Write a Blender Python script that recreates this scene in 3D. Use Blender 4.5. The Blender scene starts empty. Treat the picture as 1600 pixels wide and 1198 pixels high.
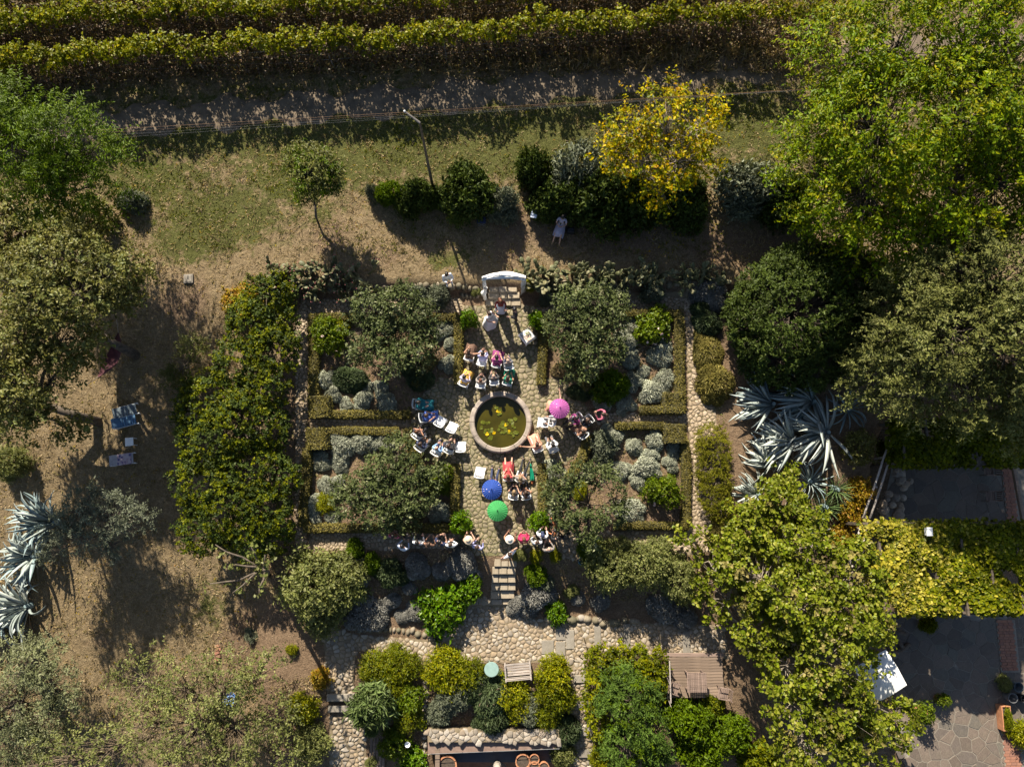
import bpy, bmesh, math, random
import numpy as np
from mathutils import Vector, Matrix

# ------------------------------------------------------------------ camera, sky, sun
SC = bpy.context.scene
COL = SC.collection
F_PX, H_CAM, TILT = 1140.0, 34.0, math.radians(9.0)
cam_data = bpy.data.cameras.new('camera')
cam_data.sensor_width = 36.0
cam_data.lens = 36.0 * F_PX / 1600.0
cam_data.clip_start = 0.5
cam_data.clip_end = 600.0
cam = bpy.data.objects.new('camera', cam_data)
cam.location = (0, 0, H_CAM)
cam.rotation_euler = (TILT, 0, 0)
COL.objects.link(cam)
SC.camera = cam

SUN_EL = math.radians(37.5)
SUN_AZ = math.atan2(-0.31, 0.95)          # clockwise from +Y
sdir = Vector((math.sin(SUN_AZ) * math.cos(SUN_EL), math.cos(SUN_AZ) * math.cos(SUN_EL), math.sin(SUN_EL)))
world = bpy.data.worlds.new('World')
SC.world = world
world.use_nodes = True
wn = world.node_tree
for n in list(wn.nodes): wn.nodes.remove(n)
sky = wn.nodes.new('ShaderNodeTexSky')
sky.sky_type = 'NISHITA'
sky.sun_disc = False
sky.sun_elevation = SUN_EL
sky.sun_rotation = SUN_AZ
bg = wn.nodes.new('ShaderNodeBackground')
bg.inputs['Strength'].default_value = 0.055
wo = wn.nodes.new('ShaderNodeOutputWorld')
wn.links.new(sky.outputs[0], bg.inputs[0])
wn.links.new(bg.outputs[0], wo.inputs[0])
sl = bpy.data.lights.new('sun', 'SUN')
sl.energy = 5.0
sl.angle = math.radians(0.53)
sl.color = (1.0, 0.915, 0.77)
so = bpy.data.objects.new('sun', sl)
so.rotation_euler = sdir.to_track_quat('Z', 'Y').to_euler()
so.location = (-10, 30, 60)
COL.objects.link(so)
SC.view_settings.view_transform = 'Standard'
SC.view_settings.look = 'None'
SC.view_settings.gamma = 1.0
SC.view_settings.exposure = 1.14
SC.view_settings.use_curve_mapping = False
SC.cycles.max_bounces = 6
SC.cycles.transparent_max_bounces = 6

# ------------------------------------------------------------------ terrain and pixel -> place
def sstep(x, a, b):
    t = np.clip((np.asarray(x, float) - a) / (b - a), 0, 1)
    return t * t * (3 - 2 * t)

def patio_edge(y):
    return np.interp(y, [-12, -6.0, -3.2, -2.4, 2.6, 6], [18.2, 17.4, 16.6, 16.2, 17.3, 18.2])

def terrain(x, y, bumps=True):
    x = np.asarray(x, float); y = np.asarray(y, float)
    zs = np.interp(y, [-30, -14, -8, -2, 3, 10.3, 30, 60], [-4.4, -2.8, -2.0, -1.0, -0.2, 0.55, 1.5, 2.4])
    zg = np.interp(y, [-30, -14, -8.1, -4.9, -2.75, 9.75, 10.15, 30, 60], [-4, -2.0, -0.9, -0.9, 0, 0, 0.55, 1.5, 2.4])
    w = sstep(x, -12.6, -10.9) * (1 - sstep(x, 10.4, 12.4))
    z = zs * (1 - w) + zg * w
    pm = sstep(x, patio_edge(y) - 0.1, patio_edge(y) + 0.25) * (1 - sstep(y, 3.0, 4.5))
    z = z * (1 - pm) + (-2.3) * pm
    cm = sstep(x, -3.35, -3.2) * (1 - sstep(x, 2.2, 2.35)) * (1 - sstep(y, -10.45, -10.3))
    z = z * (1 - cm) + (-3.6) * cm
    if bumps:
        b = 0.04 * np.sin(x * 1.3 + 0.7 * y) * np.sin(y * 1.1 - 0.4 * x) + 0.02 * np.sin(3.1 * x + 1.0) * np.sin(2.7 * y)
        z = z + b * (1 - w * (y < 10.4)) * (1 - pm)
    return z

CT, ST = math.cos(TILT), math.sin(TILT)
def ray(px, py):
    cx, cy = (px - 800.0) / F_PX, -(py - 599.0) / F_PX
    return Vector((cx, cy * CT + ST, cy * ST - CT))
def PZ(px, py, z):
    d = ray(px, py); t = (z - H_CAM) / d.z
    return Vector((d.x * t, d.y * t, z))
def P(px, py, dz=0.0):
    z = 0.0
    for _ in range(12):
        p = PZ(px, py, z + dz)
        z = 0.5 * z + 0.5 * float(terrain(p.x, p.y))
    return PZ(px, py, z + dz)
def mpp(px, py, z):
    d = ray(px, py)
    return (H_CAM - z) / (-d.z) / F_PX * 1.0
def gz(x, y): return float(terrain(x, y))

# ------------------------------------------------------------------ object helpers
def tag(o, label=None, cat=None, group=None, kind=None):
    if label: o['label'] = label
    if cat: o['category'] = cat
    if group: o['group'] = group
    if kind: o['kind'] = kind
    return o
def empty(name, loc=(0, 0, 0), rotz=0.0):
    o = bpy.data.objects.new(name, None)
    o.empty_display_size = 0.2
    o.location = loc; o.rotation_euler = (0, 0, rotz)
    COL.objects.link(o)
    return o
def thing(name, label, cat, loc=(0, 0, 0), rotz=0.0, group=None):
    return tag(empty(name, loc, rotz), label, cat, group)
def link(name, me, parent=None, loc=None, rot=None, scale=None):
    o = bpy.data.objects.new(name, me)
    COL.objects.link(o)
    if parent is not None: o.parent = parent
    if loc is not None: o.location = loc
    if rot is not None: o.rotation_euler = rot
    if scale is not None: o.scale = scale if hasattr(scale, '__len__') else (scale,) * 3
    return o
def np_mesh(name, V, F, mats, smooth=False, mi=None):
    """V (n,3); F (m,k) int array"""
    V = np.ascontiguousarray(V, np.float32); F = np.ascontiguousarray(F, np.int32)
    me = bpy.data.meshes.new(name)
    me.vertices.add(len(V)); me.vertices.foreach_set('co', V.ravel())
    k = F.shape[1]
    me.loops.add(F.size); me.loops.foreach_set('vertex_index', F.ravel())
    me.polygons.add(len(F))
    me.polygons.foreach_set('loop_start', np.arange(0, F.size, k, dtype=np.int32))
    me.polygons.foreach_set('loop_total', np.full(len(F), k, np.int32))
    if mi is not None: me.polygons.foreach_set('material_index', np.ascontiguousarray(mi, np.int32))
    if smooth: me.polygons.foreach_set('use_smooth', np.ones(len(F), bool))
    for m in (mats if isinstance(mats, (list, tuple)) else [mats]): me.materials.append(m)
    me.update(calc_edges=True)
    return me

class MB:
    """collects simple solids, builds one mesh"""
    def __init__(s): s.v = []; s.f = []; s.m = []; s.mi = 0
    def add(s, vs, fs, M=None):
        b = len(s.v)
        s.v += [tuple(M @ Vector(v)) if M is not None else tuple(v) for v in vs]
        for f in fs: s.f.append(tuple(i + b for i in f)); s.m.append(s.mi)
        return s
    def box(s, c, d, rz=0.0, M=None, bev=0.0):
        x, y, z = d[0] / 2, d[1] / 2, d[2] / 2
        R = Matrix.Translation(Vector(c)) @ Matrix.Rotation(rz, 4, 'Z')
        if M is not None: R = R @ M
        b = min(bev, x * .9, y * .9, z * .9)
        if b <= 0:
            vs = [(-x, -y, -z), (x, -y, -z), (x, y, -z), (-x, y, -z), (-x, -y, z), (x, -y, z), (x, y, z), (-x, y, z)]
            fs = [(3, 2, 1, 0), (4, 5, 6, 7), (0, 1, 5, 4), (1, 2, 6, 5), (2, 3, 7, 6), (3, 0, 4, 7)]
        else:
            vs = [(-x, -y, -z), (x, -y, -z), (x, y, -z), (-x, y, -z), (-x, -y, z - b), (x, -y, z - b), (x, y, z - b), (-x, y, z - b),
                  (-x + b, -y + b, z), (x - b, -y + b, z), (x - b, y - b, z), (-x + b, y - b, z)]
            fs = [(3, 2, 1, 0), (8, 9, 10, 11)] + [(i, (i + 1) % 4, (i + 1) % 4 + 4, i + 4) for i in range(4)] + [(i + 4, (i + 1) % 4 + 4, (i + 1) % 4 + 8, i + 8) for i in range(4)]
        return s.add(vs, fs, R)
    def tube(s, pts, rad, n=6, cap=True):
        pts = [Vector(p) for p in pts]
        if not hasattr(rad, '__len__'): rad = [rad] * len(pts)
        vs, fs = [], []
        up = Vector((0, 0, 1))
        for i, p in enumerate(pts):
            d = (pts[min(i + 1, len(pts) - 1)] - pts[max(i - 1, 0)])
            d = d.normalized() if d.length > 1e-9 else Vector((0, 0, 1))
            a = d.cross(up if abs(d.z) < 0.95 else Vector((1, 0, 0))).normalized(); b = d.cross(a)
            for k in range(n):
                t = 2 * math.pi * k / n
                vs.append(p + (a * math.cos(t) + b * math.sin(t)) * rad[i])
        for i in range(len(pts) - 1):
            for k in range(n):
                fs.append((i * n + k, i * n + (k + 1) % n, (i + 1) * n + (k + 1) % n, (i + 1) * n + k))
        if cap:
            fs.append(tuple(range(n)[::-1])); fs.append(tuple((len(pts) - 1) * n + k for k in range(n)))
        return s.add(vs, fs)
    def lathe(s, prof, n=16, M=None, capb=True, capt=True):
        vs, fs = [], []
        for r, z in prof:
            for k in range(n):
                t = 2 * math.pi * k / n
                vs.append((r * math.cos(t), r * math.sin(t), z))
        for i in range(len(prof) - 1):
            for k in range(n):
                fs.append((i * n + k, i * n + (k + 1) % n, (i + 1) * n + (k + 1) % n, (i + 1) * n + k))
        if capb: fs.append(tuple(range(n)[::-1]))
        if capt: fs.append(tuple((len(prof) - 1) * n + k for k in range(n)))
        return s.add(vs, fs, M)
    def ball(s, c, r, n=8, m=5):
        r = r if hasattr(r, '__len__') else (r, r, r)
        vs = [(c[0], c[1], c[2] - r[2])]; fs = []
        for i in range(1, m):
            t = math.pi * i / m
            for k in range(n):
                a = 2 * math.pi * k / n
                vs.append((c[0] + r[0] * math.sin(t) * math.cos(a), c[1] + r[1] * math.sin(t) * math.sin(a), c[2] - r[2] * math.cos(t)))
        vs.append((c[0], c[1], c[2] + r[2])); T = len(vs) - 1
        for k in range(n): fs.append((0, 1 + (k + 1) % n, 1 + k)); fs.append((T, 1 + (m - 2) * n + k, 1 + (m - 2) * n + (k + 1) % n))
        for i in range(m - 2):
            for k in range(n):
                a = 1 + i * n
                fs.append((a + k, a + (k + 1) % n, a + n + (k + 1) % n, a + n + k))
        return s.add(vs, fs)
    def prism(s, poly, z0, z1, M=None):
        n = len(poly)
        vs = [(x, y, z0) for x, y in poly] + [(x, y, z1) for x, y in poly]
        fs = [tuple(range(n)[::-1]), tuple(range(n, 2 * n))] + [(i, (i + 1) % n, n + (i + 1) % n, n + i) for i in range(n)]
        return s.add(vs, fs, M)
    def mesh(s, name, mats, smooth=False):
        me = bpy.data.meshes.new(name)
        me.from_pydata(s.v, [], s.f)
        for m in (mats if isinstance(mats, (list, tuple)) else [mats]): me.materials.append(m)
        me.polygons.foreach_set('material_index', s.m)
        if smooth: me.polygons.foreach_set('use_smooth', [True] * len(s.f))
        me.update()
        return me
    def build(s, name, mats, parent=None, smooth=False, loc=None, rot=None):
        return link(name, s.mesh(name, mats, smooth), parent, loc, rot)

# ------------------------------------------------------------------ materials
def newmat(name):
    m = bpy.data.materials.new(name); m.use_nodes = True
    nt = m.node_tree
    return m, nt, nt.nodes['Principled BSDF']
def N(nt, t, **kw):
    n = nt.nodes.new(t)
    for k, v in kw.items(): setattr(n, k, v)
    return n
def rgba(c): return (c[0], c[1], c[2], 1.0)
def ramp(nt, fac, stops, interp='LINEAR'):
    r = N(nt, 'ShaderNodeValToRGB'); r.color_ramp.interpolation = interp
    e = r.color_ramp.elements
    while len(e) < len(stops): e.new(0.5)
    for i, (p, c) in enumerate(stops): e[i].position = p; e[i].color = rgba(c) if hasattr(c, '__len__') else (c, c, c, 1)
    if fac is not None: nt.links.new(fac, r.inputs[0])
    return r.outputs[0]
def noise(nt, scale, detail=3.0, rough=0.55, coord='Object', dist=0.0):
    tc = N(nt, 'ShaderNodeTexCoord'); n = N(nt, 'ShaderNodeTexNoise')
    n.inputs['Scale'].default_value = scale; n.inputs['Detail'].default_value = detail; n.inputs['Roughness'].default_value = rough
    n.inputs['Distortion'].default_value = dist
    nt.links.new(tc.outputs[coord], n.inputs['Vector'])
    return n.outputs['Fac']
def mixc(nt, fac, a, b, mode='MIX'):
    m = N(nt, 'ShaderNodeMix', data_type='RGBA', blend_type=mode)
    for sock, v in ((m.inputs[0], fac), (m.inputs[6], a), (m.inputs[7], b)):
        if hasattr(v, 'is_output') or isinstance(v, bpy.types.NodeSocket): nt.links.new(v, sock)
        elif hasattr(v, '__len__'): sock.default_value = rgba(v)
        else: sock.default_value = v
    return m.outputs[2]
def bump(nt, bsdf, h, strength=0.4, dist=0.02):
    b = N(nt, 'ShaderNodeBump'); b.inputs['Strength'].default_value = strength; b.inputs['Distance'].default_value = dist
    nt.links.new(h, b.inputs['Height']); nt.links.new(b.outputs[0], bsdf.inputs['Normal'])
def simple(name, c, rough=0.7, var=0.25, scale=6.0, metal=0.0, bmp=0.2, coord='Object'):
    m, nt, b = newmat(name)
    f = noise(nt, scale, 4, coord=coord)
    lo = [max(0, x * (1 - var)) for x in c]; hi = [min(1, x * (1 + var)) for x in c]
    nt.links.new(ramp(nt, f, [(0.3, lo), (0.7, hi)]), b.inputs['Base Color'])
    b.inputs['Roughness'].default_value = rough; b.inputs['Metallic'].default_value = metal
    if bmp: bump(nt, b, noise(nt, scale * 5, 3, coord=coord), bmp, 0.01)
    return m
def leafmat(name, cols, rough=0.42, transl=0.3, spec=0.4, vscale=0.9, vlo=0.55, vhi=1.3, K=1.3, sat=1.15):
    def sv(c):
        l = .3 * c[0] + .6 * c[1] + .1 * c[2]
        return tuple(max(.003, min(.6, (l + (x - l) * sat) * K)) for x in c)
    cols = [sv(c) for c in cols]
    spec *= .45
    m, nt, b = newmat(name)
    g = N(nt, 'ShaderNodeNewGeometry')
    n = len(cols)
    c = ramp(nt, g.outputs['Random Per Island'], [((i + 0.5) / n, cols[i]) for i in range(n)])
    v = ramp(nt, noise(nt, vscale, 3), [(0.3, vlo), (0.7, vhi)])
    c = mixc(nt, 1.0, c, v, 'MULTIPLY')
    nt.links.new(c, b.inputs['Base Color'])
    b.inputs['Roughness'].default_value = rough
    b.inputs['Specular IOR Level'].default_value = spec
    t = N(nt, 'ShaderNodeBsdfTranslucent')
    nt.links.new(mixc(nt, 1.0, c, (1.15, 1.1, 0.5), 'MULTIPLY'), t.inputs['Color'])
    mx = N(nt, 'ShaderNodeMixShader'); mx.inputs[0].default_value = transl
    nt.links.new(b.outputs[0], mx.inputs[1]); nt.links.new(t.outputs[0], mx.inputs[2])
    out = nt.nodes['Material Output']
    nt.links.new(mx.outputs[0], out.inputs['Surface'])
    return m
def stonemat(name, cols, rough=0.85, dirt=(0.12, 0.1, 0.07), damt=0.5, nscale=9.0):
    m, nt, b = newmat(name)
    g = N(nt, 'ShaderNodeNewGeometry'); oi = N(nt, 'ShaderNodeObjectInfo')
    ad = N(nt, 'ShaderNodeMath', operation='ADD'); fr = N(nt, 'ShaderNodeMath', operation='FRACT')
    nt.links.new(g.outputs['Random Per Island'], ad.inputs[0]); nt.links.new(oi.outputs['Random'], ad.inputs[1])
    nt.links.new(ad.outputs[0], fr.inputs[0])
    n = len(cols)
    c = ramp(nt, fr.outputs[0], [((i + 0.5) / n, cols[i]) for i in range(n)])
    f = noise(nt, nscale, 5, 0.65)
    c = mixc(nt, ramp(nt, f, [(0.42, 0.0), (0.75, damt)]), c, dirt)
    sp = noise(nt, nscale * 9, 2)
    c = mixc(nt, 1.0, c, ramp(nt, sp, [(0.3, 0.75), (0.7, 1.2)]), 'MULTIPLY')
    nt.links.new(c, b.inputs['Base Color']); b.inputs['Roughness'].default_value = rough
    bump(nt, b, f, 0.5, 0.02)
    return m
def woodmat(name, c, rough=0.8, sc=(2, 30, 30)):
    m, nt, b = newmat(name)
    tc = N(nt, 'ShaderNodeTexCoord'); mp = N(nt, 'ShaderNodeMapping'); mp.inputs['Scale'].default_value = sc
    nz = N(nt, 'ShaderNodeTexNoise'); nz.inputs['Scale'].default_value = 1.0; nz.inputs['Detail'].default_value = 4
    nt.links.new(tc.outputs['Object'], mp.inputs['Vector']); nt.links.new(mp.outputs[0], nz.inputs['Vector'])
    oi = N(nt, 'ShaderNodeObjectInfo')
    col = ramp(nt, nz.outputs['Fac'], [(0.3, [x * 0.6 for x in c]), (0.7, [min(1, x * 1.25) for x in c])])
    col = mixc(nt, 1.0, col, ramp(nt, oi.outputs['Random'], [(0, 0.78), (1, 1.2)]), 'MULTIPLY')
    nt.links.new(col, b.inputs['Base Color']); b.inputs['Roughness'].default_value = rough
    bump(nt, b, nz.outputs['Fac'], 0.4, 0.01)
    return m

# ------------------------------------------------------------------ foliage generator
def unit(a): return a / np.maximum(np.linalg.norm(a, axis=-1, keepdims=True), 1e-9)
def leaf_mesh_arrays(pos, axis, nrm, L, W, fold=0.18, six=False):
    """pos axis nrm (n,3); L W (n,)"""
    a = unit(axis); w = unit(np.cross(nrm, a)); n = np.cross(a, w)
    L = L[:, None]; W = W[:, None]
    tip = pos + a * L - n * L * 0.12
    if six:
        m1 = pos + a * L * 0.3; m2 = pos + a * L * 0.7
        V = np.stack([pos, m1 + w * W * .5 + n * W * fold, m2 + w * W * .42 + n * W * fold, tip, m2 - w * W * .42 + n * W * fold, m1 - w * W * .5 + n * W * fold], 1)
        F = np.array([[0, 1, 2, 3], [0, 3, 4, 5]])
    else:
        mid = pos + a * L * 0.45
        V = np.stack([pos, mid - w * W * .5 + n * W * fold, tip, mid + w * W * .5 + n * W * fold], 1)
        F = np.array([[0, 1, 2], [0, 2, 3]])
    k = V.shape[1]
    FF = (F[None] + (np.arange(len(pos)) * k)[:, None, None]).reshape(-1, F.shape[1])
    return V.reshape(-1, 3), FF
def rag(u, rng_ph, amp):
    return 1 + amp * (np.sin(3.1 * u[:, 0] + rng_ph[0]) * np.sin(2.7 * u[:, 1] + rng_ph[1]) + 0.6 * np.sin(6.3 * u[:, 2] + 5 * u[:, 0] + rng_ph[2]))
def sample_clumps(lobes, spacing, rng, depth=0.4, amp=0.16, zmin=-0.55):
    C, O = [], []
    for c, r in lobes:
        c = np.array(c); r = np.array(r)
        area = 4 * math.pi * ((r[0] * r[1]) ** 1.6 + (r[0] * r[2]) ** 1.6 + (r[1] * r[2]) ** 1.6) ** (1 / 1.6) / 3 ** (1 / 1.6)
        n = max(4, int(area / spacing ** 2 * (1 + depth)))
        u = unit(rng.normal(size=(n, 3)))
        u = u[(u[:, 2] > zmin) | (rng.random(n) < 0.15)]
        f = (1 - depth * rng.random(len(u)) ** 1.3) * rag(u, rng.random(3) * 6, amp)
        p = c + u * r * f[:, None]
        o = unit(u / r)
        keep = np.ones(len(p), bool)
        for c2, r2 in lobes:
            if c2 is c or (np.array(c2) == c).all(): continue
            q = np.linalg.norm((p - np.array(c2)) / np.array(r2), axis=1)
            keep &= q > 0.62
        C.append(p[keep]); O.append(o[keep])
    return np.concatenate(C), np.concatenate(O)
def sprays(C, O, rng, twigs=3, twig_len=0.5, lpt=7, L=0.14, W=0.07, droop=0.15, out=0.7, up=0.3, rnd=0.8, nup=0.75, six=False, side=0.9):
    n = len(C)
    Ck = np.repeat(C, twigs, 0); Ok = np.repeat(O, twigs, 0)
    d = unit(Ok * out + np.array([0, 0, up]) + rng.normal(size=Ck.shape) * rnd * 0.6)
    tl = twig_len * rng.uniform(0.55, 1.25, len(Ck))
    Ck = Ck + rng.normal(size=Ck.shape) * twig_len * 0.22
    t = (np.arange(lpt)[None] + rng.random((len(Ck), lpt))) / lpt
    p = Ck[:, None] + d[:, None] * (tl[:, None] * t)[..., None]
    p[..., 2] -= droop * tl[:, None] * t ** 2
    p = p.reshape(-1, 3)
    dd = np.repeat(d, lpt, 0); oo = np.repeat(Ok, lpt, 0)
    sd = unit(np.cross(dd, np.array([0, 0, 1.0]) + rng.normal(size=dd.shape) * 0.35))
    sg = np.where(rng.random(len(p)) < 0.5, -1.0, 1.0)[:, None]
    ax = unit(dd * 0.55 + sd * sg * side + rng.normal(size=dd.shape) * 0.3 - np.array([0, 0, droop]))
    nm = unit(np.array([0, 0, nup]) + oo * 0.45 + rng.normal(size=dd.shape) * 0.42)
    s = rng.uniform(0.65, 1.25, len(p))
    return leaf_mesh_arrays(p, ax, nm, L * s, W * s, six=six)
def twig_arrays(A, B, r0, r1):
    d = unit(B - A); a = unit(np.cross(d, np.array([0.3, 0.2, 1.0]))); b = np.cross(d, a)
    V = []
    for k in range(3):
        t = 2 * math.pi * k / 3
        o = a * math.cos(t) + b * math.sin(t)
        V += [A + o * r0, B + o * r1]
    V = np.stack(V, 1)
    F = np.array([[0, 2, 3, 1], [2, 4, 5, 3], [4, 0, 1, 5]])
    FF = (F[None] + (np.arange(len(A)) * 6)[:, None, None]).reshape(-1, 4)
    return V.reshape(-1, 3), FF
# ------------------------------------------------------------------ surface materials
def ground_material():
    m, nt, b = newmat('dry_lawn')
    def at(nm):
        a = N(nt, 'ShaderNodeAttribute'); a.attribute_name = nm; return a.outputs['Fac']
    n1 = noise(nt, 0.9, 5, 0.6); n2 = noise(nt, 5.0, 6, 0.8); n3 = noise(nt, 22.0, 3, 0.7)
    straw = ramp(nt, n2, [(0.25, (0.14, 0.10, 0.053)), (0.5, (0.265, 0.195, 0.11)), (0.75, (0.40, 0.31, 0.185))])
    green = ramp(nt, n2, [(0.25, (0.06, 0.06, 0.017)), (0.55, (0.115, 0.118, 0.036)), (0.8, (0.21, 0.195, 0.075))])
    soil = ramp(nt, n2, [(0.25, (0.13, 0.085, 0.052)), (0.55, (0.24, 0.165, 0.105)), (0.8, (0.36, 0.27, 0.18))])
    def thr(a, w, nz):
        s = N(nt, 'ShaderNodeMath', operation='MULTIPLY_ADD'); nt.links.new(nz, s.inputs[0]); s.inputs[1].default_value = w; s.inputs[2].default_value = -w / 2
        s2 = N(nt, 'ShaderNodeMath', operation='ADD'); nt.links.new(a, s2.inputs[0]); nt.links.new(s.outputs[0], s2.inputs[1])
        return ramp(nt, s2.outputs[0], [(0.35, 0.0), (0.65, 1.0)])
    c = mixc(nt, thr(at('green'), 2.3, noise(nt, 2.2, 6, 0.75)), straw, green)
    c = mixc(nt, thr(at('soil'), 0.9, n1), c, soil)
    c = mixc(nt, 1.0, c, ramp(nt, n3, [(0.3, 0.55), (0.7, 1.3)]), 'MULTIPLY')
    nt.links.new(c, b.inputs['Base Color']); b.inputs['Roughness'].default_value = 0.95
    b.inputs['Specular IOR Level'].default_value = 0.1
    bump(nt, b, n2, 1.0, 0.16)
    return m
M = {}
M['ground'] = ground_material()
M['bedsoil'] = simple('bed_soil', (0.24, 0.145, 0.085), 0.95, 0.45, 5.0, bmp=0.8)
M['grout'] = simple('path_earth', (0.20, 0.155, 0.095), 0.95, 0.35, 6.0, bmp=0.5)
M['moss_grout'] = simple('mossy_earth', (0.12, 0.11, 0.05), 0.95, 0.45, 5.0, bmp=0.5)
M['cobble'] = stonemat('river_cobble', [(0.22, 0.165, 0.11), (0.32, 0.255, 0.18), (0.27, 0.20, 0.13), (0.38, 0.315, 0.24), (0.22, 0.185, 0.145), (0.34, 0.25, 0.155), (0.28, 0.24, 0.19), (0.42, 0.36, 0.285)], damt=0.4)
M['slab'] = stonemat('garden_flagstone', [(0.19, 0.155, 0.095), (0.27, 0.215, 0.14), (0.22, 0.19, 0.115), (0.33, 0.265, 0.175), (0.16, 0.135, 0.085), (0.29, 0.23, 0.14)], damt=0.55, dirt=(0.11, 0.1, 0.05))
M['pebble'] = stonemat('pebble', [(0.27, 0.20, 0.13), (0.37, 0.285, 0.19), (0.31, 0.24, 0.165), (0.43, 0.34, 0.24)], damt=0.2)
M['block'] = stonemat('sandstone_block', [(0.30, 0.245, 0.17), (0.36, 0.29, 0.20), (0.33, 0.275, 0.20)], damt=0.45, nscale=5.0)
M['grey_block'] = stonemat('grey_step_stone', [(0.21, 0.185, 0.15), (0.26, 0.23, 0.185)], damt=0.4, nscale=5.0)
M['rubble'] = stonemat('wall_rubble', [(0.27, 0.22, 0.17), (0.36, 0.31, 0.25), (0.20, 0.165, 0.125), (0.42, 0.37, 0.31), (0.29, 0.225, 0.16)], damt=0.55)
M['mossrock'] = stonemat('mossy_rock', [(0.17, 0.14, 0.09), (0.24, 0.195, 0.135), (0.13, 0.115, 0.07), (0.28, 0.23, 0.165)], damt=0.6, dirt=(.06, .055, .025))
M['crazy'] = stonemat('porphyry_slab', [(0.105, 0.08, 0.062), (0.145, 0.11, 0.085), (0.12, 0.095, 0.078), (0.165, 0.125, 0.095), (0.09, 0.075, 0.065), (0.13, 0.115, 0.09)], rough=0.75, damt=0.5, nscale=2.5)
M['mortar'] = simple('pale_mortar', (0.215, 0.19, 0.155), 0.95, 0.25, 6.0)
M['rim'] = simple('pond_rim_stone', (0.31, 0.255, 0.21), 0.85, 0.42, 2.4, bmp=0.5)
M['track'] = simple('track_earth', (0.155, 0.118, 0.08), 0.95, 0.35, 2.2, bmp=0.6)
M['hedge_core'] = simple('hedge_core', (0.06, 0.052, 0.018), 0.9, 0.4, 8.0)
M['terracotta'] = simple('terracotta', (0.42, 0.185, 0.09), 0.8, 0.25, 5.0)
M['brick'] = stonemat('brick', [(0.27, 0.12, 0.075), (0.33, 0.155, 0.095), (0.24, 0.115, 0.08)], damt=0.3)
M['bark'] = simple('bark', (0.11, 0.085, 0.062), 0.9, 0.45, 7.0, bmp=0.8)
M['palebark'] = simple('pale_bark', (0.30, 0.25, 0.19), 0.9, 0.35, 7.0, bmp=0.8)
M['stem'] = simple('woody_stem', (0.13, 0.095, 0.06), 0.9, 0.3, 9.0)
M['greywood'] = woodmat('weathered_wood', (0.33, 0.285, 0.25))
M['deckwood'] = woodmat('deck_wood', (0.21, 0.15, 0.108))
M['tablewood'] = woodmat('table_wood', (0.20, 0.14, 0.11))
M['railwood'] = woodmat('pale_rail_wood', (0.42, 0.37, 0.33))
M['white'] = simple('white_plastic', (0.80, 0.80, 0.78), 0.45, 0.04, 3.0, bmp=0)
M['whitecloth'] = simple('white_cloth', (0.82, 0.81, 0.78), 0.85, 0.05, 4.0, bmp=0.3)
M['metal'] = simple('grey_metal', (0.28, 0.28, 0.28), 0.5, 0.2, 4.0, metal=0.6)
M['darkmetal'] = simple('dark_metal', (0.05, 0.05, 0.055), 0.5, 0.2, 4.0, metal=0.4)
M['verdigris'] = simple('verdigris_paint', (0.23, 0.335, 0.30), 0.5, 0.12, 5.0, bmp=0.1)
M['compost'] = simple('potting_soil', (0.07, 0.05, 0.035), 0.95, 0.4, 12.0)

# ------------------------------------------------------------------ ground sheet
gx = np.concatenate([np.arange(-120, -30, 3.0), np.arange(-30, 30.001, 0.3), np.arange(33, 121, 3.0)])
gy = np.concatenate([np.arange(-90, -15, 3.0), np.arange(-15, 30.001, 0.25), np.arange(33, 151, 3.0)])
GX, GY = np.meshgrid(gx, gy)
GZ = terrain(GX, GY)
nx_, ny_ = len(gx), len(gy)
idx = np.arange(nx_ * ny_).reshape(ny_, nx_)
F = np.stack([idx[:-1, :-1], idx[:-1, 1:], idx[1:, 1:], idx[1:, :-1]], -1).reshape(-1, 4)
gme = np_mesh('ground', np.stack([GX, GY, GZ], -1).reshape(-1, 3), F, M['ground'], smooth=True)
def blobs(lst):
    a = np.zeros_like(GX)
    for px, py, rx, ry, v in lst:
        c = P(px, py); s = mpp(px, py, 0)
        q = ((GX - c.x) / (rx * s)) ** 2 + ((GY - c.y) / (ry * s)) ** 2
        a = np.maximum(a, v * np.exp(-q * 0.9)) if v > 0 else np.where(q < 1, np.minimum(a, a * (1 + v)), a)
    return a
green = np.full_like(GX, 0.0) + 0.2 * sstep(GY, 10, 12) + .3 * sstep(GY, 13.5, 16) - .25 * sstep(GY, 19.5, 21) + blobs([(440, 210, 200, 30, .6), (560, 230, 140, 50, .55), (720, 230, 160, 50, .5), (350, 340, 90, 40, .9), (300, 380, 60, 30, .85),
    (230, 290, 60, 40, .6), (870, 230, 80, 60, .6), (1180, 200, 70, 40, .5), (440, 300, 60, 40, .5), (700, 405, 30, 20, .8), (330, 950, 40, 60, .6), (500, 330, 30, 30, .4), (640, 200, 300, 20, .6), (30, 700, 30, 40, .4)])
soil = blobs([(510, 370, 90, 45, .55), (620, 400, 90, 35, .5), (290, 470, 60, 60, .75), (800, 360, 40, 60, .85), (700, 385, 60, 30, .5), (950, 370, 160, 40, .8), (1150, 385, 120, 40, .9), (1330, 450, 60, 60, 1),
    (400, 1000, 80, 90, .8), (440, 1080, 60, 60, .9), (350, 900, 60, 40, .4), (200, 300, 40, 60, .3), (1250, 400, 100, 50, .9), (60, 620, 80, 60, .3), (150, 1000, 60, 60, .4)])
inside = sstep(GX, -11.6, -10.6) * (1 - sstep(GX, 10.6, 11.6)) * (GY < 10.2)
soil = np.maximum(soil, inside); green = green * (1 - inside)
soil = np.maximum(soil, 0.9 * (GX > 11) * (GY < 10))
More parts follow.
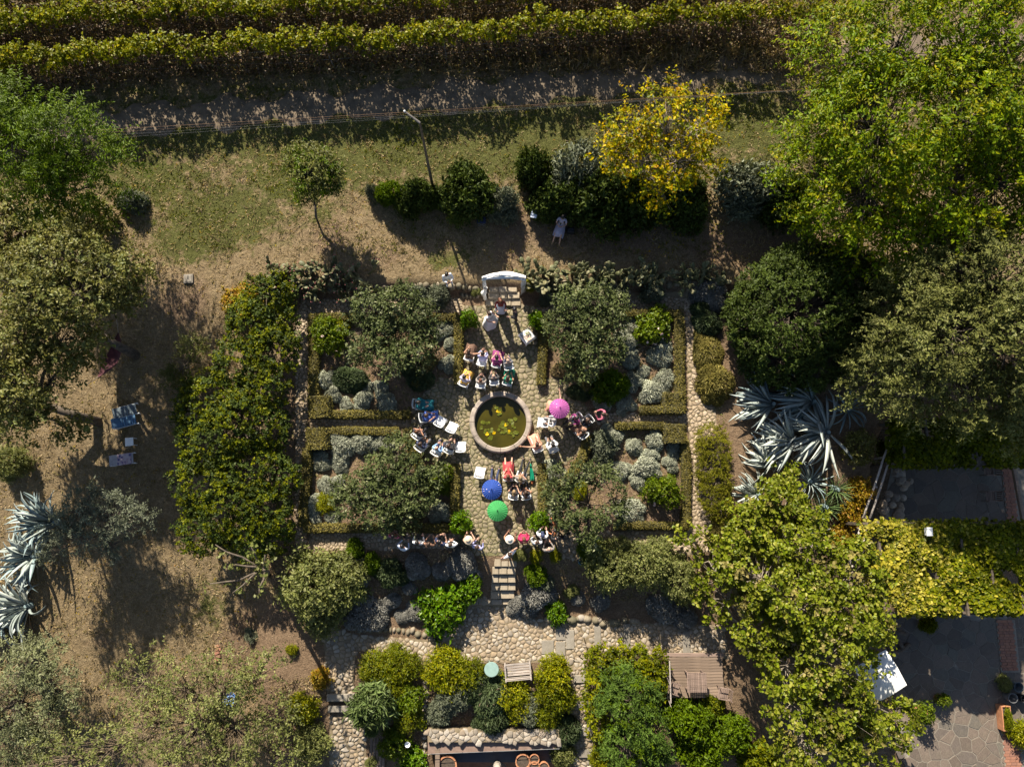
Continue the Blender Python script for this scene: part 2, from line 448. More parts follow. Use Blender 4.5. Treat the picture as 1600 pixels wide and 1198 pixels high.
for nm, arr in (('green', green), ('soil', soil)):
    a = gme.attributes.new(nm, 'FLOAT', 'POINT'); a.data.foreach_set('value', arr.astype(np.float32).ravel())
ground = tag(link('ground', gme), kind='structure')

# dirt track beside the vineyard
def ribbon(name, mid, half, mat, dz=0.03, step=0.25, nw=10, kind='structure', wob=0.25, seed=1):
    r = np.random.default_rng(seed)
    pts = np.array([[p.x, p.y] for p in (P(*q) for q in mid)])
    s = np.concatenate([[0], np.cumsum(np.linalg.norm(np.diff(pts, axis=0), axis=1))])
    t = np.arange(0, s[-1], step); x = np.interp(t, s, pts[:, 0]); y = np.interp(t, s, pts[:, 1])
    d = unit(np.stack([np.gradient(x), np.gradient(y)], 1)); nn = np.stack([-d[:, 1], d[:, 0]], 1)
    k = np.linspace(-1, 1, nw)
    wv = half * (1 + wob * (np.sin(t * 1.7 + seed) * .5 + np.sin(t * 4.1) * .3))[:, None]
    X = x[:, None] + nn[:, :1] * k * wv; Y = y[:, None] + nn[:, 1:] * k * wv
    Z = terrain(X, Y) + dz * (1 - np.abs(k) ** 6)[None] - 0.03 * (np.abs(np.abs(k) - .5) < .15)[None] * (half > .8)
    i = np.arange(X.size).reshape(X.shape)
    F = np.stack([i[:-1, 1:], i[:-1, :-1], i[1:, :-1], i[1:, 1:]], -1).reshape(-1, 4)
    return tag(link(name, np_mesh(name, np.stack([X, Y, Z], -1).reshape(-1, 3), F, mat, smooth=True)), kind=kind)
ribbon('dirt_track', [(-250, 225), (0, 212), (180, 190), (500, 167), (800, 142), (1050, 117), (1300, 90), (1800, 40)], 0.72, M['track'], dz=0.07, wob=.6)

# ------------------------------------------------------------------ paving: every stone its own solid
def inpoly(x, y, poly):
    c = False; n = len(poly)
    for i in range(n):
        x1, y1 = poly[i]; x2, y2 = poly[(i + 1) % n]
        if (y1 > y) != (y2 > y) and x < (x2 - x1) * (y - y1) / (y2 - y1) + x1: c = not c
    return c
def clip(poly, nx, ny, d):
    out = []
    for i in range(len(poly)):
        a, b = poly[i], poly[(i + 1) % len(poly)]
        da, db = a[0] * nx + a[1] * ny - d, b[0] * nx + b[1] * ny - d
        if da <= 0: out.append(a)
        if (da < 0 < db) or (db < 0 < da):
            t = da / (da - db); out.append((a[0] + (b[0] - a[0]) * t, a[1] + (b[1] - a[1]) * t))
    return out
def voronoi(poly, sp, rng, jit=0.42, skip=None, aspect=1.0, drop=.16):
    xs = [p[0] for p in poly]; ys = [p[1] for p in poly]
    pts = {}
    rows = int((max(ys) - min(ys)) / (sp * .87)) + 5; cols = int((max(xs) - min(xs)) / (sp * aspect)) + 5
    for j in range(rows):
        for i in range(cols):
            pts[(i, j)] = (min(xs) + (i - 2 + (j % 2) * .5 + rng.uniform(-jit, jit)) * sp * aspect, min(ys) + (j - 2 + rng.uniform(-jit, jit)) * sp * .87)
    for k in [k for k in pts if rng.random() < drop]: del pts[k]
    cells = []
    for (i, j), p in pts.items():
        if not inpoly(p[0], p[1], poly) or (skip and skip(p[0], p[1])): continue
        c = [(p[0] + dx * sp * 1.5, p[1] + dy * sp * 1.5) for dx, dy in ((-1, -1), (1, -1), (1, 1), (-1, 1))]
        for di in (-2, -1, 0, 1, 2):
            for dj in (-2, -1, 0, 1, 2):
                q = pts.get((i + di, j + dj))
                if q is None or q is p: continue
                nx, ny = q[0] - p[0], q[1] - p[1]
                c = clip(c, nx, ny, nx * (p[0] + q[0]) / 2 + ny * (p[1] + q[1]) / 2)
                if len(c) < 3: break
            if len(c) < 3: break
        if len(c) >= 3: cells.append(c)
    return cells
def area(c): return abs(sum(c[i][0] * c[(i + 1) % len(c)][1] - c[(i + 1) % len(c)][0] * c[i][1] for i in range(len(c)))) / 2
def stone_shape(c, gap, round_it, h, rng, flat=False):
    cx = sum(p[0] for p in c) / len(c); cy = sum(p[1] for p in c) / len(c)
    r = math.sqrt(area(c) / math.pi); s = max(0.3, 1 - gap / r)
    q = [((x - cx) * s, (y - cy) * s) for x, y in c]
    if round_it:
        o = []
        for i in range(len(q)):
            a, b = q[i], q[(i + 1) % len(q)]
            o += [(a[0] * .75 + b[0] * .25, a[1] * .75 + b[1] * .25), (a[0] * .25 + b[0] * .75, a[1] * .25 + b[1] * .75)]
        q = o
    if len(q) > 11: q = q[::2] if len(q) > 14 else q
    n = len(q); k = 0.93 if flat else rng.uniform(0.66, 0.8)
    tx, ty = rng.uniform(-.12, .12), rng.uniform(-.12, .12)
    if flat: tx *= .2; ty *= .2
    V = [(x, y, -0.05) for x, y in q] + [(x, y, h * (.75 if flat else .35)) for x, y in q] + [(x * k, y * k, h + x * tx + y * ty) for x, y in q]
    Fs = []
    for L_ in (0, n):
        Fs += [(L_ + i, L_ + (i + 1) % n, L_ + n + (i + 1) % n, L_ + n + i) for i in range(n)]
    Fs.append(tuple(range(2 * n, 3 * n)))
    return (cx, cy), V, Fs
def pave(root, poly_px, sp, mat, rng, gap=0.02, h=0.03, rnd=True, flat=False, limit=300, skip=None, part='stone', zoff=0.0, jit=0.42, aspect=1.0, z=None, smooth=True):
    poly = []
    for q in poly_px:
        p = P(*q) if z is None else PZ(q[0], q[1], z); poly.append((p.x, p.y))
    cells = voronoi(poly, sp, rng, jit, skip, aspect)
    cells.sort(key=area, reverse=True)
    rest = MB()
    loc = root.matrix_basis.translation if root.type == 'EMPTY' else Vector((0, 0, 0))
    for i, c in enumerate(cells):
        (cx, cy), V, Fs = stone_shape(c, gap, rnd, h * rng.uniform(.7, 1.3), rng, flat)
        zz = (gz(cx, cy) if z is None else z) + zoff
        if i < limit:
            me = bpy.data.meshes.new(part); me.from_pydata(V, [], Fs); me.materials.append(mat)
            if smooth: me.polygons.foreach_set('use_smooth', [True] * len(Fs))
            link(part, me, root, (cx - loc.x, cy - loc.y, zz - loc.z))
        else:
            rest.add([(x + cx - loc.x, y + cy - loc.y, zz_ + zz - loc.z) for x, y, zz_ in V], Fs)
    if rest.v: tag(rest.build(part, mat, root, smooth=smooth), kind='stuff')
def path_sheet(name, poly_px, mat, dz=0.012):
    """draped sheet: the polygon subdivided so that it follows the ground"""
    bm = bmesh.new()
    vs = []
    for q in poly_px:
        p = P(*q); vs.append(bm.verts.new((p.x, p.y, 0)))
    bm.faces.new(vs)
    ys = [v.co.y for v in vs]; xs = [v.co.x for v in vs]
    for y in np.arange(math.floor(min(ys)), max(ys), 0.5):
        bmesh.ops.bisect_plane(bm, geom=bm.verts[:] + bm.edges[:] + bm.faces[:], plane_co=(0, y, 0), plane_no=(0, 1, 0))
    for x in np.arange(math.floor(min(xs)), max(xs), 0.5):
        bmesh.ops.bisect_plane(bm, geom=bm.verts[:] + bm.edges[:] + bm.faces[:], plane_co=(x, 0, 0), plane_no=(1, 0, 0))
    for v in bm.verts: v.co.z = gz(v.co.x, v.co.y) + dz
    bmesh.ops.recalc_face_normals(bm, faces=bm.faces)
    me = bpy.data.meshes.new(name); bm.to_mesh(me); bm.free(); me.materials.append(mat)
    o = link(name, me)
    if me.polygons[0].normal.z < 0: me.flip_normals()
    return tag(o, kind='structure')

PC = PZ(782, 659, 0.35)                       # centre of the pond
POND_R = 1.46
rng = random.Random(4)
def in_pond(x, y): return (x - PC.x) ** 2 + (y - PC.y) ** 2 < (POND_R - 0.05) ** 2
# centre path and plaza
plaza = [(782 + 128 * math.cos(a), 661 + 84 * math.sin(a)) for a in np.linspace(0, 2 * math.pi, 28, endpoint=False)]
centre = [(724, 478), (842, 478), (842, 590)] + [(782 + 140 * math.cos(a), 661 + 92 * math.sin(a)) for a in np.linspace(-.85, .85, 9)] + [(842, 735), (846, 868), (716, 868), (718, 735)] + [(782 + 140 * math.cos(a), 661 + 92 * math.sin(a)) for a in np.linspace(math.pi - .85, math.pi + .85, 9)] + [(722, 590)]
o = path_sheet('central_path', centre, M['moss_grout'], 0.008)
pave(o, centre, 0.215, M['slab'], rng, gap=0.016, h=0.025, limit=300, skip=in_pond, jit=.5, rnd=False)
for nm, poly, sp in (
    ('pebble_path', [(462, 484), (481, 480), (478, 860), (462, 860)], .17),
    ('pebble_path', [(470, 468), (722, 466), (722, 488), (470, 492)], .17),
    ('pebble_path', [(846, 458), (1080, 456), (1080, 482), (846, 486)], .17),
    ('pebble_path', [(1074, 440), (1096, 440), (1100, 600), (1118, 640), (1120, 670), (1100, 690), (1122, 830), (1120, 862), (1078, 862), (1076, 640)], .19),
    ('pebble_path', [(486, 832), (716, 834), (716, 856), (478, 860)], .17),
    ('pebble_path', [(848, 832), (1080, 828), (1110, 862), (1000, 876), (870, 872)], .18),
    ('pebble_path', [(484, 653), (640, 653), (640, 667), (484, 667)], .17),
    ('pebble_path', [(935, 646), (1076, 646), (1076, 662), (935, 662)], .17)):
    o = path_sheet(nm, poly, M['grout'], 0.006)
    pave(o, poly, sp, M['pebble'], rng, gap=0.016, h=0.03, limit=0)
# lower cobbled terrace and the paths leading down from it
for nm, poly, sp in (
    ('cobbled_terrace', [(716, 936), (800, 936), (815, 965), (905, 972), (920, 1018), (915, 1034), (668, 1036), (612, 1022), (606, 995), (680, 1000)], .205),
    ('cobbled_terrace', [(505, 975), (560, 992), (606, 995), (612, 1022), (668, 1036), (640, 1046), (556, 1012), (552, 1086), (512, 1086)], .21),
    ('cobbled_terrace', [(905, 972), (1130, 976), (1140, 1030), (1040, 1028), (916, 1018), (915, 1040), (920, 1100), (888, 1100), (880, 1034), (918, 1018)], .205),
    ('cobbled_path', [(515, 1118), (552, 1118), (572, 1140), (572, 1210), (515, 1210)], .215),
    ('cobbled_path', [(888, 1100), (920, 1100), (932, 1210), (896, 1210)], .2)):
    o = path_sheet(nm, poly, M['grout'], 0.01)
    pave(o, poly, sp, M['cobble'], rng, gap=0.014, h=0.032, limit=300, jit=.5)
# crazy paving of the right-hand patio
patio = [(1392, 962), (1640, 958), (1640, 1230), (1420, 1230), (1400, 1100)]
o = path_sheet('patio', patio, M['mortar'], 0.008)
pave(o, patio, 0.52, M['crazy'], rng, gap=0.015, h=0.022, rnd=False, flat=True, limit=300, jit=0.5, smooth=False)
o = path_sheet('upper_patio', [(1395, 720), (1620, 700), (1620, 830), (1372, 830)], M['mortar'], 0.008)
pave(o, [(1395, 720), (1560, 700), (1568, 830), (1372, 830)], 0.6, M['crazy'], rng, gap=0.014, h=0.022, rnd=False, flat=True, limit=300, jit=0.5, smooth=False)
# brick strips on the far right
def brick_strip(px0, py0, px1, py1, z, label):
    a = PZ(px0, py0, z); b = PZ(px1, py1, z)
    root = tag(empty('brick_strip', (a.x, a.y, z)), kind='structure')
    W_, L_ = b.x - a.x, a.y - b.y
    q = MB(); q.box((W_ / 2, -L_ / 2, -.02), (W_, L_, .06)); q.build('bed', M['mortar'], root)
    me = MB().box((0, 0, 0), (.24, .118, .05), bev=.008).mesh('brick', M['brick'])
    nb = 0
    for j in range(int(L_ / .128)):
        for i in range(int(W_ / .25)):
            if nb >= 290: break
            link('brick', me, root, (.13 + i * .25 + (.06 if j % 2 else 0), -.07 - j * .128, .018 + rng.uniform(-.004, .004))); nb += 1
brick_strip(1556, 968, 1594, 1050, -2.27, '')
brick_strip(1564, 1140, 1602, 1200, -2.27, '')
brick_strip(1562, 708, 1592, 830, -2.26, '')

# ------------------------------------------------------------------ steps
def step_row(name, label, rows, mat, h, blocks, group=None, depth_extra=.05, n_rand=7):
    """rows: (px0, px1, py_top, py_bottom) from the highest tread down"""
    r = random.Random(n_rand)
    p0 = P((rows[0][0] + rows[0][1]) / 2, rows[0][2])
    root = thing(name, label, 'steps', (p0.x, p0.y, p0.z), group=group)
    for k, (x0, x1, ya, yb, z) in enumerate(rows):
        a = PZ(x0, ya, z); b = PZ(x1, yb, z)
        n = blocks if isinstance(blocks, int) else blocks[k]
        cuts = [0] + sorted((i + r.uniform(-.18, .18)) / n for i in range(1, n)) + [1]
        for i in range(n):
            xa = a.x + (b.x - a.x) * cuts[i]; xb = a.x + (b.x - a.x) * cuts[i + 1]
            MB().box((0, 0, 0), (xb - xa - .02, a.y - b.y - .015, h), bev=.025).build('block', mat, root, loc=((xa + xb) / 2 - p0.x, (a.y + b.y) / 2 - p0.y, z - h / 2 - p0.z + r.uniform(-.012, .012)), rot=(r.uniform(-.015, .015), r.uniform(-.015, .015), r.uniform(-.02, .02)))
    return root
step_row('stone_steps', 'worn sandstone steps going down from the garden path to the cobbled terrace',
    [(772, 808, 872, 885.5, .0), (769, 806, 885, 897.5, -.10), (768, 806, 897, 910.5, -.25), (767, 806, 910, 922.5, -.40), (766, 804, 922, 935.5, -.56), (730, 800, 935, 945, -.72)], M['block'], .3, [3, 3, 3, 3, 2, 4])
step_row('stone_steps', 'pale flagstone steps under the white draped arch',
    [(764, 808, 446, 456.5, .34), (762, 812, 456, 466.5, .23), (758, 814, 466, 478, .12)], M['block'], .3, [3, 3, 4], n_rand=9)
step_row('stone_steps', 'two long dark stone steps in the cobbled path at lower left',
    [(510, 553, 1084, 1096, -.80), (512, 551, 1102, 1113, -.97)], M['grey_block'], .26, [1, 1], n_rand=3)
for i, (x0, x1, ya, yb, lab) in enumerate(((896, 919, 1054, 1067, 'grey slab step beside the leafy hedge, nearest the bench'), (900, 919, 1092, 1106, 'grey slab step second down beside the dark cypress bush'),
        (902, 925, 1136, 1150, 'broad grey slab step beside the end of the rubble wall'), (905, 930, 1170, 1184, 'lowest grey slab step at the bottom edge of the cobbled path'))):
    z = gz(*PZ((x0 + x1) / 2, (ya + yb) / 2, -1.2).xy) + .07
    step_row('slab_step', lab, [(x0, x1, ya, yb, z)], M['grey_block'], .2, 1, n_rand=20 + i)
# flat kerb slabs set between the cobbles
for i, (x0, x1, ya, yb) in enumerate(((928, 940, 976, 1014), (974, 986, 974, 1014), (1066, 1080, 985, 1028), (868, 884, 980, 1000), (884, 898, 984, 1014), (846, 866, 1000, 1022), (868, 884, 1002, 1024), (690, 702, 982, 1004), (676, 690, 980, 1000))):
    z = gz(*PZ((x0 + x1) / 2, (ya + yb) / 2, -.9).xy) + .06
    a = PZ(x0, ya, z); b = PZ(x1, yb, z)
    o = MB().box((0, 0, 0), (b.x - a.x - .02, a.y - b.y, .12), bev=.02).build('kerb_slab', M['grey_block'], None, loc=((a.x + b.x) / 2, (a.y + b.y) / 2, z - .06))
    tag(o, kind='structure')

# ------------------------------------------------------------------ low stone walls
def wall(name, label, pts_px, h, w, mat, zb=None, stone=.32, seed=3, rough_top=True):
    r = random.Random(seed)
    pts = [P(*q) for q in pts_px]
    root = thing(name, label, 'wall', pts[0])
    n_parts = 0
    for a, b in zip(pts[:-1], pts[1:]):
        L_ = (b - a).xy.length; d = (b - a); ang = math.atan2(d.y, d.x)
        s = 0.0
        while s < L_:
            l = min(stone * r.uniform(.4, 1.3), L_ - s + .05)
            for row in range(max(1, round(w / .3))):
                c = a + d * ((s + l / 2) / L_); off = (row - (max(1, round(w / .3)) - 1) / 2) * .3 + r.uniform(-.07, .07)
                c = c + Vector((-math.sin(ang), math.cos(ang), 0)) * off
                hh = h * r.uniform(.85, 1.15) if rough_top else h
                base = gz(c.x, c.y) if zb is None else zb
                MB().ball((0, 0, 0), (l * .56, min(w, .3) * r.uniform(.5, .75), (hh + .3) * .5), 7, 5).build('stone', mat, root, smooth=True, loc=(c.x - pts[0].x, c.y - pts[0].y, base + hh / 2 - .15 - pts[0].z), rot=(r.uniform(-.15, .15), r.uniform(-.15, .15), ang + r.uniform(-.3, .3)))
            s += l
    return root
wall('retaining_wall', 'low mossy stone wall along the lawn edge left of the white arch', [(470, 452), (560, 449), (660, 446), (752, 447)], .12, .3, M['mossrock'], seed=5)
wall('retaining_wall', 'low stone wall behind the cactus hedge right of the white arch', [(818, 446), (930, 444), (1080, 440)], .12, .3, M['mossrock'], seed=6)
wall('retaining_wall', 'short mossy stone wall above the pebbled strip beside the arch steps', [(720, 464), (752, 462)], .14, .3, M['mossrock'], seed=8)
wall('retaining_wall', 'rough boulder edging between the planted bank and the cobbled terrace', [(850, 968), (900, 966), (935, 972), (1000, 968)], .2, .35, M['mossrock'], stone=.6, seed=11)
wall('retaining_wall', 'narrow stone kerb beside the yellow bushes at bottom left', [(664, 1040), (664, 1110), (660, 1200)], .12, .3, M['rubble'], seed=12)
wall('retaining_wall', 'dark boulder edging under the grey bushes left of the terrace', [(560, 985), (640, 985), (690, 1000)], .12, .3, M['mossrock'], seed=13)

# ------------------------------------------------------------------ pond
pond = thing('garden_pond', 'round stone rimmed pond with olive water and lily pads', 'pond', (PC.x, PC.y, 0))
q = MB(); nseg = 12
for i in range(nseg):
    a0, a1 = 2 * math.pi * i / nseg + .006, 2 * math.pi * (i + 1) / nseg - .006
    prof = [(POND_R - .06, -.3), (POND_R - .03, .30), (POND_R - .02, .36), (POND_R - .08, .41), (POND_R - .22, .42), (POND_R - .26, .38), (POND_R - .27, -.6)]
    m_ = 7; V, Fs = [], []
    for j in range(m_):
        t = a0 + (a1 - a0) * j / (m_ - 1)
        V += [(r_ * math.cos(t), r_ * math.sin(t), z_) for r_, z_ in prof]
    k = len(prof)
    for j in range(m_ - 1):
        for l in range(k - 1):
            Fs.append((j * k + l, (j + 1) * k + l, (j + 1) * k + l + 1, j * k + l + 1))
    Fs += [tuple(range(k)), tuple(reversed(range((m_ - 1) * k, m_ * k)))]
    qq = MB(); qq.add(V, Fs); qq.build('rim_stone', M['rim'], pond)
wm, nt, b = newmat('pond_water')
cw = ramp(nt, noise(nt, 1.2, 3), [(0.3, (0.028, 0.025, 0.003)), (0.7, (0.055, 0.046, 0.005))])
nt.links.new(cw, b.inputs['Base Color']); b.inputs['Roughness'].default_value = 0.06; b.inputs['Specular IOR Level'].default_value = 0.35
bump(nt, b, noise(nt, 9.0, 2), 0.04, 0.02)
MB().lathe([(0.001, .14), (POND_R - .25, .14)], 40, capb=False, capt=False).build('water', wm, pond)
M['lily'] = leafmat('lily_pad', [(0.03, 0.05, 0.010), (0.05, 0.07, 0.016), (0.08, 0.085, 0.018), (0.04, 0.06, 0.017)], rough=0.35, transl=0.0)
M['lily_y'] = leafmat('yellow_lily_pad', [(0.42, 0.25, 0.02), (0.36, 0.26, 0.03)], rough=0.35, transl=0.0)
pv = [(0, 0, 0)] + [(math.cos(t), math.sin(t), .04 * (i % 2)) for i, t in enumerate(np.linspace(.2, 2 * math.pi - .2, 12))]
lm = MB().add(pv, [(0, i, i + 1) for i in range(1, 12)]).mesh('lily_pad', M['lily'], True)
lmy = MB().add(pv, [(0, i, i + 1) for i in range(1, 12)]).mesh('lily_pad', M['lily_y'], True)
r = random.Random(2)
for cxp, cyp, n, sp in ((757, 662, 7, 5), (766, 675, 9, 6), (779, 644, 7, 4), (786, 664, 15, 7), (790, 675, 10, 6), (802, 660, 5, 4), (804, 678, 6, 6), (776, 638, 4, 3), (762, 685, 3, 4), (803, 653, 3, 3)):
    for k in range(n):
        c = PZ(cxp + r.gauss(0, sp * .6), cyp + r.gauss(0, sp * .6), .15)
        if (c.x - PC.x) ** 2 + (c.y - PC.y) ** 2 > 1.05: continue
        link('lily_pad', lmy if r.random() < .04 else lm, pond, (c.x - PC.x, c.y - PC.y, .146 + r.uniform(0, .035)), (r.uniform(-.2, .2), r.uniform(-.2, .2), r.uniform(0, 6.28)), r.uniform(.055, .095))
# ------------------------------------------------------------------ foliage materials
LM = {}
LM['bright'] = leafmat('bright_green_leaf', [(0.065, 0.105, 0.004), (0.105, 0.15, 0.005), (0.15, 0.19, 0.007), (0.20, 0.21, 0.010), (0.085, 0.125, 0.005)], spec=.3, transl=.35)
LM['midgreen'] = leafmat('mid_green_leaf', [(0.052, 0.082, 0.008), (0.072, 0.108, 0.010), (0.10, 0.135, 0.013), (0.06, 0.095, 0.009)], spec=.3)
LM['yellow'] = leafmat('autumn_yellow_leaf', [(0.17, 0.19, 0.010), (0.34, 0.28, 0.010), (0.44, 0.32, 0.012), (0.26, 0.25, 0.010), (0.40, 0.22, 0.012), (0.13, 0.16, 0.012), (0.36, 0.31, 0.012)], transl=0.4, spec=.25)
LM['oak'] = leafmat('olive_brown_leaf', [(0.085, 0.088, 0.018), (0.12, 0.118, 0.026), (0.16, 0.152, 0.036), (0.07, 0.072, 0.014), (0.19, 0.175, 0.055)], sat=1.0)
LM['small'] = leafmat('pale_young_leaf', [(0.095, 0.105, 0.022), (0.12, 0.125, 0.03), (0.075, 0.085, 0.018), (0.15, 0.14, 0.035)], sat=1.0)
LM['juniper'] = leafmat('olive_needle', [(0.075, 0.080, 0.026), (0.10, 0.104, 0.036), (0.13, 0.13, 0.05), (0.06, 0.068, 0.02)], rough=.6, transl=.15, sat=1.2)
LM['laurel'] = leafmat('glossy_dark_leaf', [(0.028, 0.042, 0.007), (0.038, 0.056, 0.009), (0.055, 0.072, 0.012), (0.032, 0.048, 0.008)], rough=.45, transl=.15, spec=.22, sat=1.0)
LM['citrus'] = leafmat('citrus_leaf', [(0.045, 0.058, 0.018), (0.065, 0.08, 0.026), (0.09, 0.105, 0.038), (0.055, 0.07, 0.02)], rough=.45, transl=.15, spec=.25, sat=1.0)
LM['mulberry'] = leafmat('broad_green_leaf', [(0.085, 0.11, 0.018), (0.125, 0.145, 0.026), (0.165, 0.18, 0.038), (0.065, 0.09, 0.014), (0.22, 0.215, 0.06), (0.135, 0.155, 0.026)], rough=.38, sat=1.18)
LM['mulberry_dry'] = leafmat('tan_seed_cluster', [(0.17, 0.145, 0.045), (0.22, 0.18, 0.065), (0.13, 0.115, 0.035)], transl=.2, sat=1.05)
LM['olive'] = leafmat('silver_olive_leaf', [(0.115, 0.125, 0.055), (0.15, 0.16, 0.075), (0.095, 0.105, 0.042), (0.19, 0.195, 0.11)], rough=.5, transl=.1, sat=1.05)
LM['greygreen'] = leafmat('grey_green_leaf', [(0.07, 0.08, 0.045), (0.10, 0.11, 0.07), (0.13, 0.14, 0.095)], rough=.5, transl=.1, sat=1.05)
LM['thin'] = leafmat('thin_olive_leaf', [(0.115, 0.13, 0.035), (0.15, 0.16, 0.045), (0.09, 0.105, 0.027), (0.195, 0.195, 0.07)], sat=1.0)
LM['ivy'] = leafmat('ivy_leaf', [(0.05, 0.064, 0.008), (0.078, 0.092, 0.010), (0.105, 0.118, 0.014), (0.145, 0.145, 0.02)], rough=.45, spec=.25)
LM['ivyyellow'] = leafmat('yellow_vine_leaf', [(0.26, 0.23, 0.02), (0.35, 0.30, 0.03), (0.17, 0.165, 0.015), (0.40, 0.34, 0.06), (0.10, 0.11, 0.012)], transl=.3, sat=1.0)
LM['rusty'] = leafmat('rusty_creeper_leaf', [(0.20, 0.14, 0.025), (0.26, 0.13, 0.035), (0.13, 0.12, 0.02), (0.30, 0.22, 0.04)])
LM['vine'] = leafmat('grape_leaf', [(0.10, 0.115, 0.010), (0.14, 0.15, 0.012), (0.08, 0.098, 0.008), (0.25, 0.21, 0.03), (0.16, 0.165, 0.015), (0.12, 0.13, 0.012)], transl=.35)
LM['santolina'] = leafmat('santolina_grey', [(0.25, 0.26, 0.19), (0.32, 0.33, 0.25), (0.20, 0.21, 0.15), (0.38, 0.385, 0.31)], rough=.75, transl=.05, spec=.1, sat=1.05)
LM['lavender'] = leafmat('lavender_grey', [(0.17, 0.165, 0.145), (0.23, 0.225, 0.20), (0.13, 0.125, 0.105), (0.27, 0.26, 0.235)], rough=.75, transl=.05, spec=.1, sat=1.05)
LM['drygrass'] = leafmat('straw_blade', [(0.26, 0.19, 0.10), (0.34, 0.26, 0.15), (0.20, 0.155, 0.075), (0.15, 0.14, 0.05), (0.38, 0.30, 0.19)], rough=.8, transl=.2, spec=.1, sat=1.05)
LM['rosemary'] = leafmat('rosemary_needle', [(0.04, 0.058, 0.022), (0.055, 0.075, 0.03), (0.07, 0.092, 0.04)], rough=.55, transl=.1, sat=1.05)
LM['yellowbush'] = leafmat('yellow_green_leaf', [(0.12, 0.135, 0.012), (0.18, 0.185, 0.015), (0.09, 0.11, 0.010), (0.27, 0.235, 0.025), (0.14, 0.155, 0.012)], transl=.3)
LM['yg'] = leafmat('mixed_yellow_green_leaf', [(0.075, 0.095, 0.012), (0.11, 0.125, 0.015), (0.06, 0.08, 0.010), (0.20, 0.185, 0.02), (0.09, 0.11, 0.012), (0.14, 0.145, 0.02)], transl=0.3)
LM['rose'] = leafmat('rose_leaf', [(0.06, 0.09, 0.012), (0.085, 0.12, 0.016), (0.12, 0.145, 0.022)], transl=.3)
LM['oleander'] = leafmat('oleander_leaf', [(0.09, 0.12, 0.045), (0.13, 0.16, 0.07), (0.07, 0.10, 0.035)], transl=.2)
LM['hedge'] = leafmat('box_hedge_leaf', [(0.125, 0.108, 0.024), (0.165, 0.138, 0.030), (0.095, 0.085, 0.018), (0.20, 0.16, 0.042)], rough=.6, transl=.15, sat=1.0)
LM['lemon'] = leafmat('lemon_leaf', [(0.05, 0.10, 0.012), (0.075, 0.135, 0.016), (0.11, 0.16, 0.022)], rough=.3, transl=.25)
LM['pink'] = simple('pink_petal', (0.55, 0.16, 0.22), 0.7, 0.2)
LM['palepink'] = simple('pale_petal', (0.75, 0.55, 0.50), 0.7, 0.2)
LM['yellowfl'] = simple('yellow_petal', (0.70, 0.52, 0.06), 0.6, 0.2)
agm = simple('agave_leaf', (0.30, 0.345, 0.32), 0.5, 0.22, 2.0, bmp=0.15)
agd = simple('agave_leaf_blue', (0.22, 0.29, 0.29), 0.5, 0.25, 2.0, bmp=0.15)
agl = simple('agave_leaf_pale', (0.42, 0.45, 0.40), 0.5, 0.2, 2.0, bmp=0.15)
agx = simple('agave_dead_leaf', (0.20, 0.145, 0.085), 0.8, 0.35, 3.0, bmp=0.3)
ycm = simple('yucca_leaf', (0.10, 0.16, 0.05), 0.45, 0.3, 3.0, bmp=0.1)
padm = simple('cactus_pad', (0.10, 0.105, 0.042), 0.6, 0.3, 4.0, bmp=0.3)
padm_lit = simple('cactus_pad_lit', (0.16, 0.145, 0.065), 0.6, 0.3, 4.0, bmp=0.3)  # paler copy for whole pads, standing in for their sunlit rims

# ------------------------------------------------------------------ dry grass tufts on the lawns
def scatter_grass(name, n, seed, xr, yr, keep, L, Wd, mat, flat=0.5):
    r = np.random.default_rng(seed)
    x = r.uniform(*xr, n); y = r.uniform(*yr, n)
    k = keep(x, y, r); x, y = x[k], y[k]
    z = terrain(x, y)
    B = np.repeat(np.stack([x, y, z], 1), 4, 0) + r.normal(size=(len(x) * 4, 3)) * [.05, .05, 0]
    ax = unit(r.normal(size=B.shape) * [1, 1, 0] + [0, 0, flat])
    nm = unit(r.normal(size=B.shape))
    s = r.uniform(.5, 1.3, len(B))
    V, F = leaf_mesh_arrays(B, ax, nm, L * s, Wd * s)
    return tag(link(name, np_mesh(name, V, F, mat)), kind='stuff')
def lawn(x, y, r):
    ok = (y > 10.6) & (y < 22) | (x < -11.6) & (y < 11)
    d = np.sin(x * 1.1 + 2 * np.sin(y * .7)) * np.sin(y * 1.3 + x * .4) * .5 + .5
    return ok & (r.random(len(x)) < .3 + .7 * d)
scatter_grass('dry_grass', 52000, 3, (-26, 24), (-11, 24), lawn, 0.16, 0.028, LM['drygrass'], .55)
def weeds(x, y, r):
    d = np.sin(x * .8 + 1.5 * np.sin(y * .5 + 1)) * np.sin(y * .9 + x * .3)
    return ((y > 11.5) & (y < 21) & (d > .1) | (y > 20.5) & (y < 30))
scatter_grass('green_grass', 20000, 4, (-26, 24), (11, 29), weeds, 0.14, 0.03, LM['ivy'], .45)
def bedlitter(x, y, r): return (abs(x) < 10.5) & (y < 9.6) & (y > -.5) & (abs(x + .5) > 2.3) & (r.random(len(x)) < .6)
scatter_grass('bed_litter', 15000, 5, (-11, 10), (-1, 10), bedlitter, 0.09, 0.03, LM['drygrass'], .1)
scatter_grass('bed_weeds', 5000, 8, (-11, 10), (-1, 10), bedlitter, 0.10, 0.045, LM['oak'], .3)
scatter_grass('path_weeds', 2600, 9, (-2.4, 1.6), (-2.6, 9.2), lambda x, y, r: ((x - PC.x) ** 2 + (y - PC.y) ** 2 > 2.4) & (np.sin(x * 3.1 + y) * np.sin(y * 2.3) > -.2), 0.07, 0.03, LM['oak'], .5)
def banklitter(x, y, r): return (r.random(len(x)) < .8) & (np.abs(x + .38) > 1.0)
